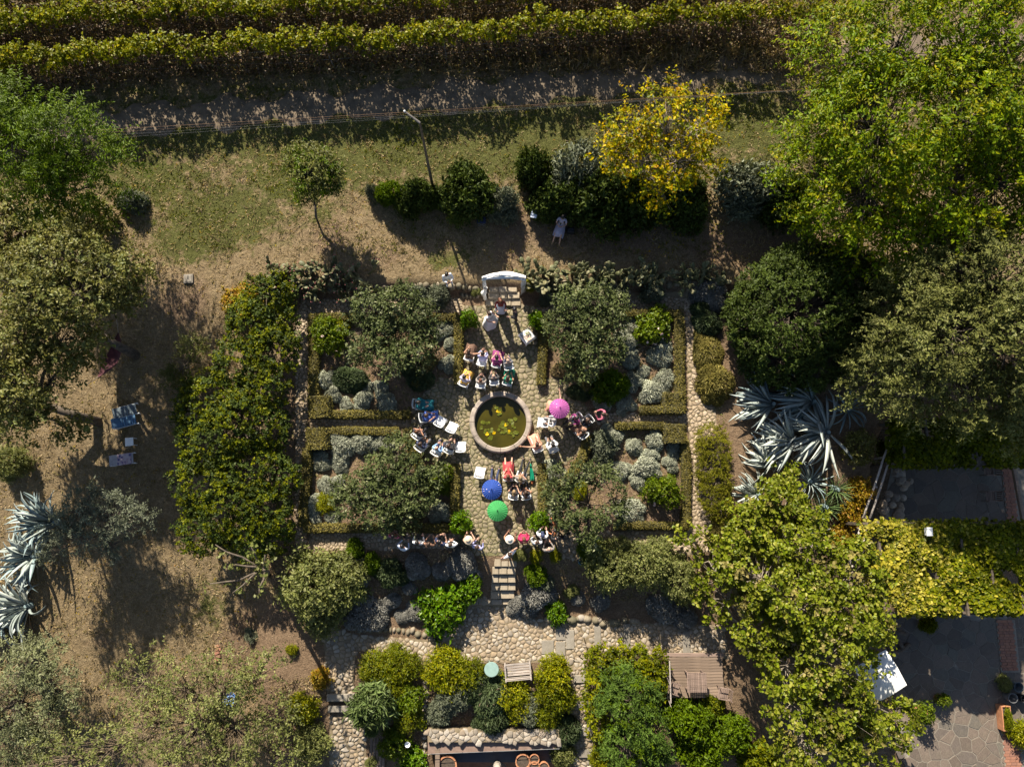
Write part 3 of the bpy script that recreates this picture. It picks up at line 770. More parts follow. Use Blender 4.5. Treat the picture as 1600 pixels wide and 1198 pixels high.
scatter_grass('bank_litter', 6000, 6, (-13, 9), (-4.6, -2.4), banklitter, 0.12, 0.03, LM['drygrass'], .25)
scatter_grass('bank_litter', 5000, 7, (-11, 9), (-11.5, -7.4), lambda x, y, r: (terrain(x, y) > -2.6) & (abs(x + 7.6) > 1.1) & (abs(x - 3.1) > .7) & (y < -8.0), 0.12, 0.03, LM['drygrass'], .3)

yc = P(1030, 300)
scatter_grass('fallen_leaves', 900, 10, (yc.x - 4, yc.x + 4), (yc.y - 4, yc.y + 4), lambda x, y, r: r.random(len(x)) < np.exp(-((x - yc.x) ** 2 + (y - yc.y) ** 2) / 7), .10, .07, LM['yellow'], .05)
scatter_grass('leaf_litter', 4500, 11, (-26, 22), (-11, 20), lambda x, y, r: (y > 10.5) | (x < -11.6), .085, .05, LM['rusty'], .05)
# ------------------------------------------------------------------ clipped box hedges
def hedge_run(root, pts, w, h, rng, part='hedge_run'):
    """pts: world xy list relative to root; leafy clipped bar"""
    pts = np.array(pts); s = np.concatenate([[0], np.cumsum(np.linalg.norm(np.diff(pts, axis=0), axis=1))])
    t = np.linspace(0, s[-1], max(2, int(s[-1] / .12))); x = np.interp(t, s, pts[:, 0]); y = np.interp(t, s, pts[:, 1])
    d = unit(np.stack([np.gradient(x), np.gradient(y)], 1)); nn = np.stack([-d[:, 1], d[:, 0]], 1)
    prof = [(-.5, 0), (-.52, .55), (-.44, .94), (-.2, 1.0), (.2, 1.0), (.44, .94), (.52, .55), (.5, 0)]
    k = len(prof)
    V = np.zeros((len(t), k, 3))
    for j, (a, b) in enumerate(prof):
        wob = 1 + .10 * np.sin(t * 2.1 + j) + rng.normal(size=len(t)) * .05
        V[:, j, 0] = x + nn[:, 0] * a * w * wob; V[:, j, 1] = y + nn[:, 1] * a * w * wob
        V[:, j, 2] = b * h * (1 + .05 * np.sin(t * 1.3 + 1) + rng.normal(size=len(t)) * .03)
    i = np.arange(len(t) * k).reshape(len(t), k)
    F = np.stack([i[:-1, 1:], i[:-1, :-1], i[1:, :-1], i[1:, 1:]], -1).reshape(-1, 4)
    caps = np.array([[i[0, 0], i[0, 2], i[0, 5], i[0, 7]], [i[-1, 7], i[-1, 5], i[-1, 2], i[-1, 0]]])
    o = link(part, np_mesh(part, V.reshape(-1, 3), np.concatenate([F, caps]), M['hedge_core'], True), root)
    # leaves over the surface
    n = int(s[-1] * (w + 2 * h) * 620)
    a = rng.random(n) * (len(t) - 1.001); b = np.minimum(k - 1.001, np.maximum(0, rng.random(n) * (k - 1)))
    # weight the top
    top = rng.random(n) < w / (w + 2 * h) * 1.2
    b = np.where(top, 2 + rng.random(n) * 3, b)
    ai, bi = a.astype(int), b.astype(int); fa, fb = (a - ai)[:, None], (b - bi)[:, None]
    p = (V[ai, bi] * (1 - fa) + V[ai + 1, bi] * fa) * (1 - fb) + (V[ai, bi + 1] * (1 - fa) + V[ai + 1, bi + 1] * fa) * fb
    c = np.stack([x[ai], y[ai], np.full(n, h * .4)], 1)
    out = unit(p - c)
    p = p + out * rng.uniform(-.02, .04, n)[:, None]
    nm = unit(out + rng.normal(size=p.shape) * .6); ax = unit(rng.normal(size=p.shape) + out * .5)
    V2, F2 = leaf_mesh_arrays(p, ax, nm, rng.uniform(.05, .09, n), rng.uniform(.03, .05, n))
    link('foliage', np_mesh('foliage', V2, F2, LM['hedge']), o)
    return o
def hedge(name, label, runs, blocks=(), zref=0.0, cat='hedge', seed=1):
    rg = np.random.default_rng(seed)
    q0 = runs[0][0][0] if runs else blocks[0][:2]
    p0 = P(*q0)
    root = thing(name, label, cat, (p0.x, p0.y, 0))
    for pts, wpx, h in runs:
        s = mpp(*pts[0], 0)
        hedge_run(root, [((PZ(a, b, h).x - p0.x), (PZ(a, b, h).y - p0.y)) for a, b in pts], wpx * s, h, rg)
    for (x0, y0, x1, y1, h) in blocks:
        a = PZ((x0 + x1) / 2, y0, h); b = PZ((x0 + x1) / 2, y1, h); s = mpp(x0, y0, h)
        hedge_run(root, [(a.x - p0.x, a.y - p0.y), (b.x - p0.x, b.y - p0.y)], (x1 - x0) * s, h, rg, 'hedge_block')
    return root
PX, PY = 782, 659
def arc(a0, a1, r, n=9):
    return [(PX + r * math.cos(math.radians(a)), PY + r * .98 * math.sin(math.radians(a))) for a in np.linspace(a0, a1, n)]
hedge('box_hedge', 'clipped box hedge framing the upper left bed, from the long pebble path to the pond', [([(490, 645), (490, 490)], 15, .42), ([(490, 495), (716, 495)], 11, .42), ([(716, 492), (716, 600)], 12, .45), ([(512, 647), (640, 647)], 11, .42)], seed=1)
hedge('hedge_block', 'square box hedge block at the lower left corner of the upper left bed', [], [(483, 618, 514, 652, .7)], seed=2)
hedge('box_hedge', 'curved box hedge behind the teal dressed guest left of the pond', [(arc(203, 226, 146), 13, .5)], seed=3)
hedge('box_hedge', 'clipped box hedge framing the lower left bed with ball shaped grey bushes', [([(510, 673), (622, 673)], 11, .42), ([(480, 700), (472, 822)], 13, .42), ([(474, 825), (700, 825)], 12, .42), ([(711, 724), (710, 822)], 12, .45)], seed=4)
hedge('hedge_block', 'square box hedge block at the top left corner of the lower left bed', [], [(478, 668, 511, 702, .7)], seed=5)
hedge('box_hedge', 'curved box hedge behind the old man in light blue', [(arc(176, 132, 146), 13, .5)], seed=6)
hedge('box_hedge', 'clipped box hedge framing the upper right bed beside the white clothed table', [([(850, 492), (846, 600)], 12, .45), ([(960, 489), (1064, 489)], 10, .42), ([(1062, 489), (1064, 640)], 13, .42), ([(1000, 640), (1068, 640)], 12, .42)], seed=7)
hedge('hedge_block', 'square box hedge block at the lower right corner of the upper right bed', [], [(1039, 613, 1069, 645, .7)], seed=8)
hedge('box_hedge', 'curved box hedge in shade above the pink parasol', [(arc(-41, -20, 146), 13, .5)], seed=9)
hedge('box_hedge', 'clipped box hedge framing the lower right bed beside the broad cobbled path', [([(848, 724), (848, 822)], 12, .45), ([(960, 665), (1042, 665)], 10, .42), ([(1072, 690), (1074, 822)], 12, .42), ([(960, 821), (1078, 821)], 10, .42)], seed=10)
hedge('hedge_block', 'square box hedge block at the top right corner of the lower right bed', [], [(1041, 662, 1072, 692, .7)], seed=11)
hedge('box_hedge', 'curved box hedge behind the man in white shirt right of the pond', [(arc(50, 8, 140), 13, .5)], seed=12)

# ------------------------------------------------------------------ shrubs
def dome(rng, n, rz=0.8, low=-0.1):
    u = unit(rng.normal(size=(n * 3, 3))); u = u[u[:, 2] > low][:n]
    return u
def mk_spiky(kind, seed, n=3600, L=.17, W=.05, rz=.8, lumps=9, amp=.2):
    rg = np.random.default_rng(seed)
    u = dome(rg, n)
    # lumpy ball: pull towards nearest of several lump directions
    ld = dome(rg, lumps)
    q = u @ ld.T; m = q.max(1)
    f = (1 - amp) + amp * np.clip((m - .7) / .3, 0, 1)
    f *= rg.uniform(.78, 1.02, len(u))
    p = u * f[:, None] * np.array([1, 1, rz])
    near = ld[q.argmax(1)]
    tg = unit(np.cross(u, rg.normal(size=u.shape)))
    ax = unit(tg + u * .75 + near * .2 + [0, 0, .05])
    nm = unit(u + near * .5 + rg.normal(size=u.shape) * .38 + [0, 0, .25])
    s = rg.uniform(.6, 1.3, len(u))
    V, F = leaf_mesh_arrays(p - ax * (L * s * .5)[:, None], ax, nm, L * s, W * s)
    return np_mesh('foliage', V, F, LM[kind])
def mk_leafy(kind, seed, L=.2, W=.1, rz=.85, sp=.28, twigs=3, lpt=6, tl=.3, lobes=5, droop=.15, six=False, nup=.55, up=.3, zb=.55):
    rg = np.random.default_rng(seed)
    lb = [((0, 0, zb * rz), (.72, .72, .62 * rz))]
    for i in range(lobes):
        a = 6.28 * i / lobes + rg.uniform(-.4, .4); d = rg.uniform(.35, .62)
        lb.append(((d * math.cos(a), d * math.sin(a), rg.uniform(.25, .6) * rz), (rg.uniform(.3, .45),) * 2 + (rg.uniform(.3, .42) * rz,)))
    C, O = sample_clumps(lb, sp, rg, zmin=-.35)
    V, F = sprays(C, O, rg, twigs=twigs, twig_len=tl, lpt=lpt, L=L, W=W, droop=droop, six=six, nup=nup, up=up)
    V[:, 2] = np.maximum(V[:, 2], .01)
    return np_mesh('foliage', V, F, LM[kind])
def mk_stems(seed, n=7, rz=.7):
    r = random.Random(seed); q = MB()
    for i in range(n):
        a = 6.28 * i / n + r.uniform(-.3, .3); d = r.uniform(.25, .6)
        q.tube([(0.04 * math.cos(a), .04 * math.sin(a), -.1), (d * .5 * math.cos(a), d * .5 * math.sin(a), rz * .45), (d * math.cos(a + .2), d * math.sin(a + .2), rz)], [.04, .03, .012], 4)
    return q.mesh('stem', M['stem'])
STEM = [mk_stems(i) for i in range(3)]
def mk_flowers(mat, seed, n=14, s=.09, rz=.85):
    r = np.random.default_rng(seed); u = dome(r, n, low=.2); q = MB()
    for k in u:
        p = k * np.array([.95, .95, rz]) * r.uniform(.85, 1.05)
        q.ball(p, (s, s, s * .7), 6, 4)
    return q.mesh('blossom', mat)
SHV = {}
def variants(key, fn, n): SHV[key] = [fn(i) for i in range(n)]
variants('santolina', lambda i: mk_spiky('santolina', 10 + i, lumps=7 + i * 2, amp=.4), 5)
variants('lavender', lambda i: mk_spiky('lavender', 30 + i, n=4200, L=.15, W=.045, lumps=16, amp=.2), 4)
variants('rosemary', lambda i: mk_spiky('rosemary', 40 + i, n=3600, L=.28, W=.05, lumps=7, amp=.3), 3)
variants('dry', lambda i: mk_spiky('drygrass', 45 + i, n=1800, L=.32, W=.035, lumps=6, amp=.3, rz=.6), 2)
variants('laurel', lambda i: mk_leafy('laurel', 50 + i, L=.17, W=.085, sp=.2), 4)
variants('midgreen', lambda i: mk_leafy('midgreen', 55 + i, L=.16, W=.075, sp=.21), 3)
variants('yellowbush', lambda i: mk_leafy('yellowbush', 60 + i, L=.15, W=.07, sp=.27, lpt=6, tl=.42, lobes=7), 4)
variants('yg', lambda i: mk_leafy('yg', 160 + i, L=.13, W=.06, sp=.26, lpt=6, tl=.42, lobes=7), 4)
variants('ivy', lambda i: mk_leafy('ivy', 65 + i, L=.17, W=.11, sp=.22), 3)
variants('olivebush', lambda i: mk_leafy('thin', 70 + i, L=.11, W=.05, sp=.2, lpt=7), 3)
variants('rose', lambda i: mk_leafy('rose', 75 + i, L=.17, W=.10, sp=.34, lpt=5, rz=1.0), 3)
variants('oleander', lambda i: mk_leafy('oleander', 80 + i, L=.34, W=.065, sp=.3, up=.6, tl=.35, lpt=8), 2)
variants('greygreen', lambda i: mk_leafy('greygreen', 84 + i, L=.17, W=.06, sp=.22), 3)
variants('rusty', lambda i: mk_leafy('rusty', 87 + i, L=.15, W=.10, sp=.25, rz=.6), 2)
variants('heath', lambda i: mk_spiky('hedge', 90 + i, n=5200, L=.14, W=.04, lumps=10, amp=.22), 3)
variants('lemon', lambda i: mk_leafy('lemon', 93 + i, L=.22, W=.11, sp=.32, lpt=6, rz=.9, tl=.4), 3)
variants('scrub', lambda i: mk_leafy('oak', 96 + i, L=.14, W=.07, sp=.26, lpt=5, rz=.7), 2)
SHN = {}
FL = {'rose': ('palepink', 10), 'rosep': ('pink', 8), 'yel': ('yellowfl', 12)}
FLM = {k: mk_flowers(LM[a], 7, n) for k, (a, n) in FL.items()}
def shrub(name, label, cat, kind, px, py, rpx, hz=None, squash=1.0, flower=None, group=None, rot=None, zbase=None):
    """px,py: where the bush's middle shows; rpx radius in photo pixels"""
    i = SHN.get(kind, 0); SHN[kind] = i + 1
    v = SHV[kind][i % len(SHV[kind])]
    r0 = rpx * mpp(px, py, .3)
    h = hz if hz else r0 * 1.15
    c = P(px, py, h * .45)
    z0 = gz(c.x, c.y) if zbase is None else zbase
    root = thing(name, label, cat, (c.x, c.y, z0), rot if rot is not None else (i * 2.39996) % 6.283, group)
    sc = (r0, r0 * squash, h / .95)
    rr_ = random.Random(int(px * 7 + py))
    f0 = link('foliage', v, root, scale=(sc[0] * rr_.uniform(.9, 1.12), sc[1] * rr_.uniform(.85, 1.1), sc[2] * rr_.uniform(.85, 1.1)), rot=(rr_.uniform(-.12, .12), rr_.uniform(-.12, .12), 0))
    if kind in ('santolina', 'lavender', 'heath', 'rosemary', 'greygreen', 'yellowbush', 'midgreen', 'olivebush', 'rose', 'laurel', 'yg'):
        for k in range(rr_.choice((1, 2, 2, 3))):
            a = rr_.uniform(0, 6.283); q = rr_.uniform(.5, .78)
            link('foliage', SHV[kind][(i + k + 1) % len(SHV[kind])], root, (math.cos(a) * sc[0] * .68, math.sin(a) * sc[1] * .68, 0), (0, 0, a * 2), (sc[0] * q, sc[1] * q, sc[2] * q * rr_.uniform(.8, 1.1)))
    link('stem', STEM[i % 3], root, scale=(r0, r0 * squash, h))
    if flower: link('blossom', FLM[flower], root, scale=sc)
    return root
S = shrub
g1 = 'silver grey santolina cushions in the four beds'
def san(label, px, py, r, **k): S('santolina_bush', label, 'bush', 'santolina', px, py, r * 1.15, group=g1, **k)
# upper left bed
san('silver grey cushion bush in the top right corner of the upper left bed', 692, 512, 15)
san('small grey tuft bush near the top hedge of the upper left bed', 676, 505, 10)
san('round grey bush below the corner cushion, beside the right hedge of the upper left bed', 702, 536, 10)
san('long grey bush by the right hedge of the upper left bed, lower of the three', 702, 566, 13)
san('dusky grey bush left of the sprawling rosemary bush', 507, 592, 14)
san('grey bush with yellow sprigs beside the left hedge of the upper left bed', 520, 615, 15)
san('neat round grey ball bush beside the corner block of the upper left bed', 537, 632, 12)
san('grey bush second from the corner block along the bottom of the upper left bed', 568, 624, 14)
san('larger grey green bush at the bottom middle of the upper left bed', 602, 628, 17)
san('grey bush above the larger one in the middle of the upper left bed', 596, 606, 12)
san('pale tuft bush above the bottom middle of the upper left bed', 575, 604, 9)
S('rosemary_bush', 'dark rosemary in the shade of the citrus tree, upper left bed', 'bush', 'rosemary', 655, 585, 26, rot=1)
S('rosemary_bush', 'sprawling rosemary with bare twigs in the upper left bed', 'bush', 'rosemary', 545, 588, 34, hz=.7, squash=.6, rot=-.25)
S('rose_bush', 'leafy rose bush with pale and yellow blooms in the upper left corner bed', 'rose bush', 'rose', 515, 526, 30, hz=1.1, flower='rose')
S('yellow_bush', 'yellowing shrub touching the rose bush in the upper left bed', 'bush', 'yellowbush', 531, 512, 13)
# upper right bed
san('grey cushion hugging the left side of the rose bush in the upper right bed', 986, 508, 13)
san('pale grey bush between the citrus tree and the rose bush, upper right bed', 980, 535, 16)
san('flat silvery bush under the rose bush in the middle of the upper right bed', 985, 561, 16)
san('dark grey bush below the rose bush at the right hedge of the upper right bed', 1036, 553, 18)
san('grey ball bush at lower middle of the upper right bed', 990, 596, 15)
san('spiky grey ball near the right hedge of the upper right bed', 1037, 590, 16)
san('perfectly round silver ball bush beside the corner block of the upper right bed', 1018, 613, 18)
san('small grey tuft above the round silver ball in the upper right bed', 1005, 580, 10)
san('bluish cushion in shade along the bottom of the upper right bed, left one', 945, 626, 17)
san('bluish cushion in shade along the bottom of the upper right bed, right one', 980, 630, 15)
S('green_bush', 'dark green bush standing in shade at the bottom of the upper right bed', 'bush', 'midgreen', 950, 605, 26)
S('dry_bush', 'brown twiggy cushion near the left hedge of the upper right bed', 'bush', 'dry', 874, 578, 15)
S('rose_bush', 'rounded rose bush with creamy blooms in the upper right bed', 'rose bush', 'rose', 1020, 512, 28, hz=1.1, flower='rose')
S('rosemary_bush', 'dark low bush below the citrus trunk in the upper right bed', 'bush', 'rosemary', 912, 610, 20)
# lower left bed
san('tall oval silver bush at the left hedge of the lower left bed, below the block', 497, 719, 15, rot=1.5)
san('broad silvery mound at the top of the lower left bed', 535, 695, 19, rot=.2)
san('silvery mound joined to the right of the broad one, top of the lower left bed', 565, 690, 17)
san('silvery mound trailing down from the broad one in the lower left bed', 530, 722, 13)
san('pale grey mound at the top middle of the lower left bed by the citrus tree', 602, 690, 17)
san('round grey bush left of the yellow rose in the lower left bed', 518, 762, 17)
san('long narrow silver bush on the lower left hedge corner', 487, 790, 12, squash=1.9, rot=0)
san('small grey bush under the yellow rose in the lower left bed', 518, 806, 12)
san('grey bush in shade in the lower right corner of the lower left bed', 688, 800, 17)
S('dry_bush', 'straw coloured bush left of the shaded grey one, lower left bed', 'bush', 'dry', 652, 800, 17)
S('yellow_rose', 'small yellow leaved rose beside the silver bushes of the lower left bed', 'rose bush', 'yellowbush', 510, 786, 14, flower='yel')
S('rose_bush', 'pink flowered rose bush at the right side of the lower left bed', 'rose bush', 'rose', 682, 752, 22, hz=1.0, flower='rosep')
# lower right bed
san('grey bush at the left hedge of the lower right bed under the curved hedge', 862, 733, 16)
san('silver bush above the citrus crown, lower right bed', 882, 742, 12)
san('blue grey bush at the top middle of the lower right bed', 957, 682, 17)
san('grey bush left of the tall silver one in the lower right bed', 992, 697, 12)
san('tall silver bush at the top right of the lower right bed', 1024, 690, 16)
san('round silver bush touching the corner block of the lower right bed', 1053, 703, 12)
san('second silver bush down the right hedge of the lower right bed', 1052, 725, 13)
san('large shaggy silver bush in the middle of the lower right bed', 1010, 728, 21)
san('shaggy grey bush below the large one in the lower right bed', 1000, 752, 12)
san('dusky grey bush in shade right of the citrus crown, lower right bed', 970, 735, 14)
san('spreading silver bush at the bottom of the lower right bed', 990, 800, 21)
san('pale silver bush at the bottom left corner of the lower right bed', 868, 806, 13)
S('green_bush', 'leafy grey green bush behind the curved hedge, lower right bed', 'bush', 'greygreen', 940, 694, 26)
S('rose_bush', 'loose rose bush with small pale blooms in the lower right bed', 'rose bush', 'rose', 1036, 770, 25, hz=1.1, flower='rose')
S('rose_bush', 'small yellow tipped rose behind the citrus tree of the lower right bed', 'rose bush', 'yellowbush', 905, 766, 12)
# by the top walls
S('green_bush', 'grey green bush at the wall where the man in white stands', 'bush', 'greygreen', 687, 462, 20)
S('green_bush', 'low green bush along the top wall left of the grey green one', 'bush', 'greygreen', 652, 456, 16)
S('green_bush', 'low dark bush below the cactus hedge, left one', 'bush', 'greygreen', 860, 462, 18)
S('green_bush', 'low dark bush in shade below the cactus hedge, middle one', 'bush', 'greygreen', 960, 462, 24, squash=.6, rot=0)
S('green_bush', 'low dark bush in shade below the cactus hedge, right one', 'bush', 'greygreen', 1020, 460, 24, squash=.6, rot=0)
S('small_tuft', 'small yellow green tuft in front of the left leg of the arch', 'bush', 'olivebush', 745, 455, 8)
S('small_tuft', 'bright green tuft beside the right leg of the arch', 'bush', 'yellowbush', 826, 444, 9)
# right of the east path
S('grey_bush', 'grey twiggy bush beside the big dark laurel at the top of the right path', 'bush', 'lavender', 1112, 452, 26, hz=1.2)
S('rosemary_bush', 'dark bush with arching stems below the grey twiggy bush', 'bush', 'rosemary', 1108, 500, 28)
S('heath_bush', 'shaded heath bush below the dark arching bush on the right path', 'bush', 'heath', 1106, 548, 24, squash=1.3, rot=0)
S('heath_bush', 'brownish heath bush sunlit above the agaves', 'bush', 'heath', 1120, 596, 30, hz=1.1)
S('heath_bush', 'dark heath bush at the foot of the right path', 'bush', 'heath', 1140, 820, 28, hz=1.1, rot=0)
# bank between the garden and the terrace
g2 = 'grey lavender bushes on the bank'
def lav(label, px, py, r, **k): S('lavender_bush', label, 'bush', 'lavender', px, py, r, group=g2, **k)
S('yellow_bush', 'big yellow green bush at the left end of the bank', 'bush', 'olivebush', 492, 915, 60, hz=2.0)
lav('big round lavender ball below the yellow green bush', 566, 959, 31, hz=1.1)
lav('grey lavender right of the yellow green bush, upper one', 553, 884, 20)
lav('grey lavender with bare stems right of the yellow green bush', 560, 910, 17)
S('green_bush', 'little mossy green cushion on top of the lavender left of the guests', 'bush', 'midgreen', 555, 858, 14)
S('green_bush', 'small green bush beside the lavender behind the yellow green bush', 'bush', 'midgreen', 582, 880, 14)
S('green_bush', 'dark green bush in the shade left of the standing guests', 'bush', 'rosemary', 610, 895, 26)
lav('shaded lavender behind the man in white, bank left side', 650, 882, 20)
lav('sunlit lavender under the woman with the beige hat', 724, 878, 22)
lav('lavender right below the sunlit one on the bank', 738, 902, 16)
lav('shaded lavender in the middle of the dark bank', 690, 892, 17)
lav('lavender below the dark bush on the left bank', 612, 938, 16)
lav('upright lavender at the foot of the left bank', 650, 958, 17)
lav('small lavender between the bank bushes', 638, 918, 13)
lav('small lavender at the bottom edge of the bank beside the boulders', 628, 966, 12)
S('broadleaf_bush', 'glossy leafy bush at the left foot of the sandstone steps', 'bush', 'lemon', 690, 950, 34, hz=1.0)
S('broadleaf_bush', 'leafy bush beside the sandstone steps, upper of the two', 'bush', 'lemon', 735, 920, 22, hz=.8)
S('broadleaf_bush', 'green bush between the two leafy bushes left of the steps', 'bush', 'midgreen', 715, 938, 18)
lav('large heart shaped lavender right of the steps', 838, 932, 28, hz=.95)
lav('lavender joined to the left of the heart shaped one', 808, 945, 17)
lav('lavender bulge at lower right of the heart shaped one', 826, 952, 20)
S('broadleaf_bush', 'bright green bush tucked behind the heart shaped lavender', 'bush', 'lemon', 868, 956, 17)
S('green_bush', 'green bush at the top right of the steps', 'bush', 'midgreen', 838, 898, 18)
S('green_bush', 'grey green bush right of the steps beside the shadow', 'bush', 'greygreen', 852, 912, 14)
S('flower_tuft', 'yellow flowers in front of the older guest', 'flowers', 'yellowbush', 868, 868, 10, flower='yel')
S('flower_tuft', 'yellow flowering tuft left of the older guest', 'flowers', 'yellowbush', 838, 868, 11, flower='yel')
S('flower_tuft', 'small green tuft between the white shirted man and the woman in crimson', 'flowers', 'olivebush', 814, 866, 10)
lav('small grey bush on the sunny soil of the right bank', 905, 935, 12)
S('green_bush', 'low green tuft on the sunny soil of the right bank', 'bush', 'olivebush', 893, 925, 11)
lav('grey bush at the foot of the right bank', 940, 940, 15)
S('olive_bush', 'large olive green bush on the right bank, left part', 'bush', 'olivebush', 955, 885, 38, hz=1.5)
S('olive_bush', 'large olive green bush on the right bank, right part', 'bush', 'olivebush', 1010, 880, 42, hz=1.6)
S('olive_bush', 'dark bush between the blue tub and the olive green bushes', 'bush', 'midgreen', 925, 862, 20)
S('olive_bush', 'olive green bush reaching under the broad leaved tree', 'bush', 'olivebush', 1060, 905, 36, hz=1.5)
lav('big grey bush at the edge of the cobbles under the broad leaved tree', 1040, 952, 28, hz=1.0)
lav('grey bush half under the broad leaved tree at the cobbles', 1075, 965, 20)
# bottom beds
Y = lambda label, px, py, r, **k: S('yellow_bush', label, 'bush', 'yellowbush' if 'vivid' in label or 'bright' in label or 'right of the wooden' in label else 'yg', px, py, r, **k)
Y('yellow leaved bush in the top left of the bed beside the cobbled path', 585, 1040, 24)
Y('yellow green bush in the top middle of the bed beside the cobbled path', 622, 1040, 28)
Y('orange tinged yellow bush in the middle of the bed beside the cobbled path', 622, 1068, 20)
S('oleander_bush', 'tall pale green oleander above the terracotta pot', 'bush', 'oleander', 586, 1098, 32, hz=1.8)
S('green_bush', 'green bush right of the oleander', 'bush', 'rose', 645, 1090, 24)
Y('yellow green bush below the green one right of the oleander', 640, 1120, 24)
S('green_bush', 'green bush at the bottom left bed beside the wooden planks', 'bush', 'rose', 620, 1165, 26)
S('green_bush', 'bright leafy bush at the bottom edge beside the narrow kerb', 'bush', 'lemon', 645, 1188, 22)
S('green_bush', 'small bright green cushion on the wooden planks at the bottom', 'bush', 'olivebush', 582, 1190, 11)
Y('bright yellow bush left of the round green table', 700, 1050, 30)
Y('yellow bush beside the round green table', 730, 1052, 24)
S('green_bush', 'grey green bush below the yellow bush left of the table', 'bush', 'greygreen', 705, 1088, 28)
S('green_bush', 'dry grey green bush above the rubble wall, left', 'bush', 'greygreen', 690, 1115, 20)
S('rosemary_bush', 'long dark rosemary below the round table', 'bush', 'rosemary', 762, 1085, 38, hz=1.2, squash=1.3, rot=0)
S('rosemary_bush', 'feathery dark bush above the middle of the rubble wall', 'bush', 'rosemary', 768, 1122, 30, hz=1.1)
Y('vivid yellow bush under the wooden bench', 800, 1084, 29, hz=.8)
Y('yellow bush right of the wooden bench', 866, 1058, 26, hz=1.1)
Y('yellow bush beside the slab steps', 868, 1084, 26, hz=1.1)
Y('yellow bush above the right end of the rubble wall', 855, 1115, 22)
S('green_bush', 'silvery wispy bush in the middle of the yellow bushes', 'bush', 'greygreen', 825, 1105, 22)
S('rosemary_bush', 'dark green bush at the right end of the rubble wall', 'bush', 'rosemary', 890, 1140, 26, hz=1.0)
S('green_bush', 'bush with brown tips covering the courtyard corner', 'bush', 'olivebush', 878, 1172, 24, hz=1.2)
S('green_bush', 'bright bush at the bottom edge right of the slab steps', 'bush', 'yellowbush', 945, 1180, 20)
S('rosemary_bush', 'feathery green bush below the wooden deck, left', 'bush', 'midgreen', 1075, 1130, 34, hz=1.4)
S('rosemary_bush', 'feathery green bush at the bottom below the deck', 'bush', 'midgreen', 1090, 1180, 36, hz=1.4)
S('green_bush', 'fresh green bush below the right end of the deck', 'bush', 'midgreen', 1145, 1145, 30, hz=1.3)
S('green_bush', 'dark bush beside the deck corner', 'bush', 'ivy', 1115, 1098, 18)
S('green_bush', 'dark green bush at the bottom edge under the broad leaved tree', 'bush', 'ivy', 1185, 1190, 36, hz=1.5)
S('green_bush', 'brown and green bush left of the deck railing', 'bush', 'ivy', 1028, 1085, 18)
# lawn-side bushes along the upper edge of the ceremony lawn
S('lawn_bush', 'light green bush left of the power pole foot', 'bush', 'midgreen', 612, 300, 20, hz=1.3)
S('lawn_bush', 'dark bush at the foot of the power pole', 'bush', 'laurel', 652, 310, 26, hz=1.4)
S('lawn_bush', 'small green bush right of the power pole foot', 'bush', 'laurel', 684, 306, 18, hz=1.1)
S('lawn_bush', 'big dark green bush above the arch lawn', 'bush', 'laurel', 738, 302, 40, hz=2.3)
S('lawn_bush', 'grey green bush joined to the right of the big dark bush', 'bush', 'greygreen', 786, 318, 24, hz=1.5)
S('lawn_bush', 'round dark bush left of the seated photographer', 'bush', 'laurel', 836, 272, 26, hz=2.2)
S('lawn_bush', 'dark bush right behind the tilted white board', 'bush', 'laurel', 868, 305, 34, hz=1.8)
S('lawn_bush', 'large pale topped bush beside the yellow tree', 'bush', 'greygreen', 905, 272, 42, hz=2.4)
S('lawn_bush', 'large dark bush behind the seated photographer', 'bush', 'laurel', 930, 312, 44, hz=2.2)
S('lawn_bush', 'dark bush under the yellow tree', 'bush', 'laurel', 990, 315, 40, hz=2.0)
S('lawn_bush', 'dark bush right of the yellow tree trunk', 'bush', 'laurel', 1060, 310, 40, hz=1.9)
S('lawn_bush', 'broad grey green bush between the yellow tree and the big green tree', 'bush', 'greygreen', 1160, 290, 52, hz=2.3, squash=.7, rot=0)
S('lawn_bush', 'dark bush at the foot of the big green tree', 'bush', 'laurel', 1225, 315, 40, hz=1.8)
S('lawn_bush', 'small sapling bush left of the light green bush', 'bush', 'greygreen', 582, 303, 11, hz=.9)
# left side
S('scrub_bush', 'brown scrub at the left edge under the green tree', 'bush', 'scrub', 25, 350, 60, hz=1.3)
S('scrub_bush', 'dry scrub beside the green tree at the left', 'bush', 'dry', 75, 350, 34, hz=.8)
S('scrub_bush', 'dark scrub below the left green tree trunk', 'bush', 'scrub', 140, 340, 45, hz=1.3)
S('scrub_bush', 'pale leafed sapling right of the left green tree', 'bush', 'greygreen', 205, 312, 18, hz=.9)
S('scrub_bush', 'dusky low scrub at the far left edge of the lawn', 'bush', 'scrub', 15, 410, 40, hz=1.1)
S('scrub_bush', 'small green bush at the left edge above the agaves', 'bush', 'olivebush', 20, 722, 28, hz=1.2)
S('scrub_bush', 'brown leafed bush at the top of the overgrown hedge', 'bush', 'rusty', 372, 470, 32, hz=.8)
S('scrub_bush', 'little yellow green cushion beside the long trunk shadow', 'bush', 'yellowbush', 456, 1014, 8, hz=.35)
S('scrub_bush', 'rosette weed on the sandy lawn near the pollarded tree', 'bush', 'greygreen', 393, 992, 11, hz=.25)
S('scrub_bush', 'yellow flecked bush at the foot of the pollarded tree shadow', 'bush', 'yellowbush', 470, 1110, 22, hz=.7)
S('scrub_bush', 'rusty scrub along the left edge of the lower cobbled path', 'bush', 'rusty', 500, 1060, 18, hz=.6)
S('scrub_bush', 'bushy scrub beside the lower cobbled path at the bottom left', 'bush', 'olivebush', 490, 1160, 30, hz=1.1)
